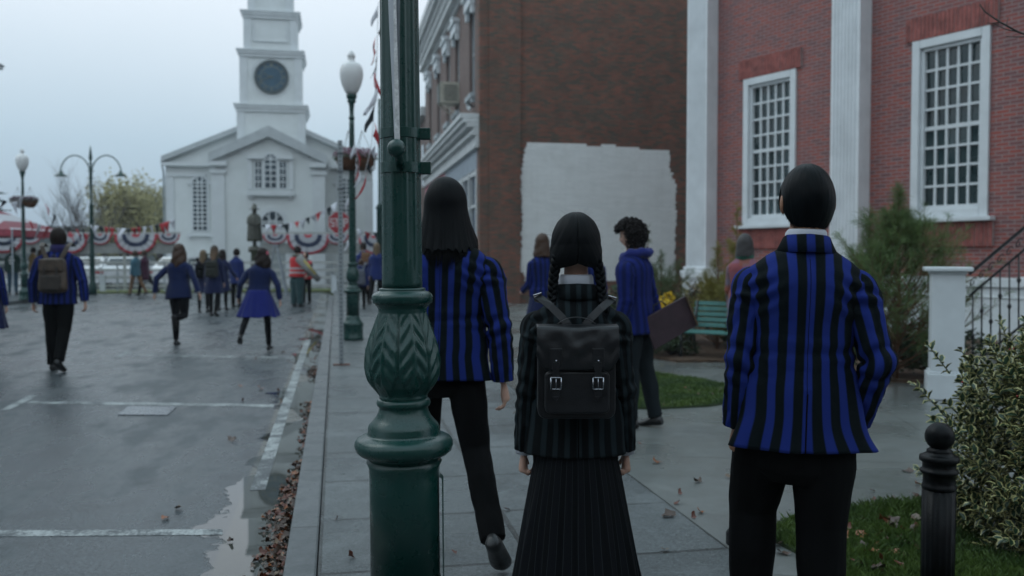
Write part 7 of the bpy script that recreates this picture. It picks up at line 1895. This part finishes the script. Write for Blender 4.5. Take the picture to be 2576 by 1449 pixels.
backpack(on_back(g2, g2i, 1.17), R(4), 1, 0, .30, .38, .14, (blk_cloth, blk_cloth), 'black backpack worn by the blond girl left in the trio')
person('dark haired girl walking at the right of the trio', gp(560, 780), R(-6), H=1.66, sex='f', res='far', pose=dict(armR=(-.1, .5, .8, .2)), topmat=MATS['dark_blue_wool'], legs='tights', legmat=knit, hair='long', hairmat=dkbrown, hem=.84, skirt=(1.0, .56, .16, .25, 16, .01, navy), opt=dict(hairlen=.34))
person('student in blue coat walking between the trio and the running girl', gp(595, 772), R(-20), H=1.70, sex='m', res='far', topmat=cloth('mid_blue_wool', (.012, .025, .12)), legs='trousers', hair='short', hairmat=dkbrown, hem=.70)
# workers in red vests
redv = cloth('red_vest', (.55, .035, .04)); tq_ = cloth('teal_trousers', (.035, .075, .08))
w1, w1i = person('worker in red vest and red cap with baggy teal trousers holding a grey roll', gp(748, 771), R(-25), H=1.78, sex='m', res='mid', pose=dict(lean=.04, armL=(.2, .12, .8, .0), armR=(.25, .12, .9, .1)), top='hood', topmat=cloth('grey_hoodie', (.16, .155, .13)), legs='wide', legmat=tq_, hair='short', hairmat=dkbrown, hem=.84, build=1.1, opt=dict(legw=1.25), collar=False, shirt=False)
def vest(root, info, z0, z1, k=1.16):
    m = MB(); rows = []
    for q in range(15):
        z = z0+(z1-z0)*q/14; a_, b_ = spl([(.80, .225, .165), (1.1, .20, .145), (1.35, .205, .145), (1.46, .16, .12)], z); rows.append([info['T']((a_*k*math.cos(2*math.pi*j/28), b_*k*math.sin(2*math.pi*j/28), z)) for j in range(28)])
    m.grid(rows); v = m.build('vest', redv, root, fixn=False); md = v.modifiers.new('s', 'SOLIDIFY'); md.thickness = .006
    for z in (z0+.12, z0+.24):
        m = MB(); rows = []
        for zz in (z-.025, z+.025):
            a_, b_ = spl([(.80, .225, .165), (1.1, .20, .145), (1.35, .205, .145), (1.46, .16, .12)], zz); rows.append([info['T'](((a_*k+.005)*math.cos(2*math.pi*j/28), (b_*k+.005)*math.sin(2*math.pi*j/28), zz)) for j in range(28)])
        m.grid(rows); m.build('reflective_band', simple('reflective_grey', (.4, .4, .4), .4, .1, 9, 0), v)
vest(w1, w1i, .86, 1.42)
def cap(root, info, mat, brim=True):
    c, M = info['hc'], info['MH']; m = MB(); rows = []
    for ph in [i*.19 for i in range(9)]: rows.append([c+M @ Vector((.088*max(.02, math.sin(ph))*math.cos(t), .108*max(.02, math.sin(ph))*math.sin(t), .01+.118*math.cos(ph)))*1.0 for t in [2*math.pi*j/24 for j in range(24)]])
    m.grid(rows)
    if brim: m.prism([(-.06, .085), (.06, .085), (.05, .155), (-.05, .155)], 0, .006, Matrix.Translation(c+Vector((0, 0, .03))) @ M.to_4x4())
    o = m.build('cap', mat, root, fixn=False); md = o.modifiers.new('s', 'SOLIDIFY'); md.thickness = .004
cap(w1, w1i, cloth('cap_red', (.16, .03, .05)))
w2, w2i = person('dark bearded worker with red vest hanging low helping to hold the grey roll', gp(771, 764), R(160), H=1.62, sex='m', res='far', pose=dict(armL=(.3, .1, 1.0, .1), armR=(.3, .1, 1.0, .1)), topmat=cloth('dark_hoodie', (.02, .025, .03)), legs='trousers', hair='short', hairmat=dkbrown, hem=.84, shirt=False)
vest(w2, w2i, .84, 1.44)
q0 = Q(752, 648, 26.4); rl = thing('grey_roll', 'long grey rolled banner carried at a slant by the two workers', 'roll', q0, 0)
m = MB(); m.tube([Q(752, 650, 26.4)-q0, Q(801, 703, 26.0)-q0], [.13, .085], 14); m.build('roll', simple('grey_canvas', (.17, .17, .16), .8), rl)
m = MB(); m.tube([Q(765, 655, 26.2)-q0, Q(794, 690, 26.0)-q0], [.03, .03], 8); m.build('yellow_strap', simple('yellow_strap', (.35, .28, .05), .7), rl)
# walkers near the fence
person('walker in teal jacket and tan trousers crossing in front of the fence', gp(343, 744), R(75), H=1.72, sex='m', res='far', pose=dict(legL=(.3, .1, .02, 0), legR=(-.35, .2, .02, -.3)), topmat=cloth('teal_jacket', (.055, .13, .17)), legs='trousers', legmat=cloth('tan_chinos', (.15, .085, .045)), hair='short', hairmat=brown_hair, hem=.78, shirt=False)
person('walker in long maroon coat beside the teal jacketed walker', gp(366, 743), R(80), H=1.74, sex='f', res='far', pose=dict(legL=(.3, .1, .02, 0), legR=(-.45, .3, .02, -.4)), topmat=cloth('maroon_coat', (.05, .012, .03)), legs='trousers', hair='short', hairmat=brown_hair, hem=.62, shirt=False)
w3, w3i = person('man in dark green jacket and white cap standing by the far left lamp', gp(33, 742, .11), R(15), H=1.74, sex='m', res='far', topmat=cloth('dark_green_jacket', (.012, .035, .03)), legs='trousers', legmat=cloth('jeans', (.02, .05, .08)), hair='short', hairmat=dkbrown, hem=.80, shirt=False)
cap(w3, w3i, simple('cap_white', (.5, .5, .5), .8))
m = MB()
for zz, ww in ((1.33, .06), (1.23, .10), (1.13, .07)): m.box(w3i['T']((0, -.150, zz)), (ww*2, .006, .045))
m.build('back_lettering', signwhite, w3)
person('person in mustard yellow jacket standing behind the far left lamp', gp(84, 738, .11), R(-40), H=1.70, sex='m', res='far', topmat=cloth('mustard_jacket', (.20, .12, .03)), legs='trousers', legmat=MATS['jeans'], hair='short', hairmat=dkbrown, hem=.80, shirt=False)
person('person in pale sweater standing right of the mustard jacket behind the fence side', gp(104, 737, .11), R(60), H=1.62, sex='f', res='far', topmat=cloth('pale_sweater', (.30, .24, .20)), legs='trousers', legmat=MATS['jeans'], hair='long', hairmat=brown_hair, hem=.86, shirt=False)
# people right of the second lamp
r1, r1i = person('student in navy blazer with tan bag walking right of the second lamp', gp(914, 766, .1), R(-5), H=1.78, sex='m', res='far', pose=dict(legL=(-.25, .3, .05, -.3), legR=(.2, .05, .05, 0)), topmat=MATS['mid_blue_wool'], legs='trousers', hair='short', hairmat=dkbrown, hem=.8)
p_ = on_back(r1, r1i, 1.25); tb = thing('shoulder_bag', 'tan leather bag slung on the back of the student right of the second lamp', 'bag', p_+Vector((.12, 0, .05)), 0)
m = MB(); m.box((0, -.05, 0), (.26, .12, .36)); m.build('bag', simple('tan_leather', (.16, .075, .03), .6, .3, 9), tb, bevel=.05)
m = MB(); m.tube([(-.1, -.03, .16), (-.12, .05, .30), (-.1, .2, .28)], .015, 6); m.build('strap', simple('tan_leather', (.16, .075, .03)), tb)
ch, chi = person('child with grey backpack walking right of the second lamp', gp(908, 778, .1), R(0), H=1.30, sex='m', res='far', topmat=MATS['mid_blue_wool'], legs='trousers', hair='short', hairmat=brown_hair, hem=.8)
gbp = simple('grey_canvas2', (.10, .11, .14), .8); backpack(on_back(ch, chi, 1.12), 0, 1, 0, .30, .42, .15, (gbp, gbp), 'grey backpack on the child right of the second lamp')
person('blond girl in navy blazer walking just left of the nearest lamp post', gp(948, 768, .1), R(0), H=1.76, sex='f', res='far', pose=dict(legL=(-.3, .4, .05, -.3), legR=(.2, .05, .05, 0)), topmat=MATS['mid_blue_wool'], legs='trousers', hair='long', hairmat=blond, hem=.72, opt=dict(hairlen=.45))
# ------------------------------------------------------------------ unseen brick row, added behind the camera to darken what faces it
bk = thing('shading_row', 'unseen brick row added behind the viewer to darken the surfaces facing it', 'building', (0, 0, 0), SROT)
m = MB(); m.b2(-30, 30, -26, -15, 0, 9.5); m.build('wall', dark_brick, bk)
m = MB(); m.b2(-30.3, 30.3, -26.3, -14.6, 9.5, 10); m.build('cornice', MATS['cornice_grey'], bk)
for k in range(12): m = MB(); m.b2(-28+k*4.8, -26.4+k*4.8, -15.002, -14.96, 5, 7.4); m.build('window', dark_glass, bk)

# damp air
hz_ = MB(); hz_.b2(-420, 420, -40, 420, -1.3, 32); hzo = hz_.build('haze'); hzo['kind'] = 'stuff'
hm_ = bpy.data.materials.new('haze_air'); hm_.use_nodes = True; tr_ = hm_.node_tree; tr_.nodes.clear(); ho = tr_.nodes.new('ShaderNodeOutputMaterial'); pv = tr_.nodes.new('ShaderNodeVolumePrincipled')
pv.inputs['Color'].default_value = (.86, .92, 1, 1); pv.inputs['Density'].default_value = .0008; pv.inputs['Anisotropy'].default_value = .2; tr_.links.new(pv.outputs[0], ho.inputs['Volume']); hzo.data.materials.append(hm_)
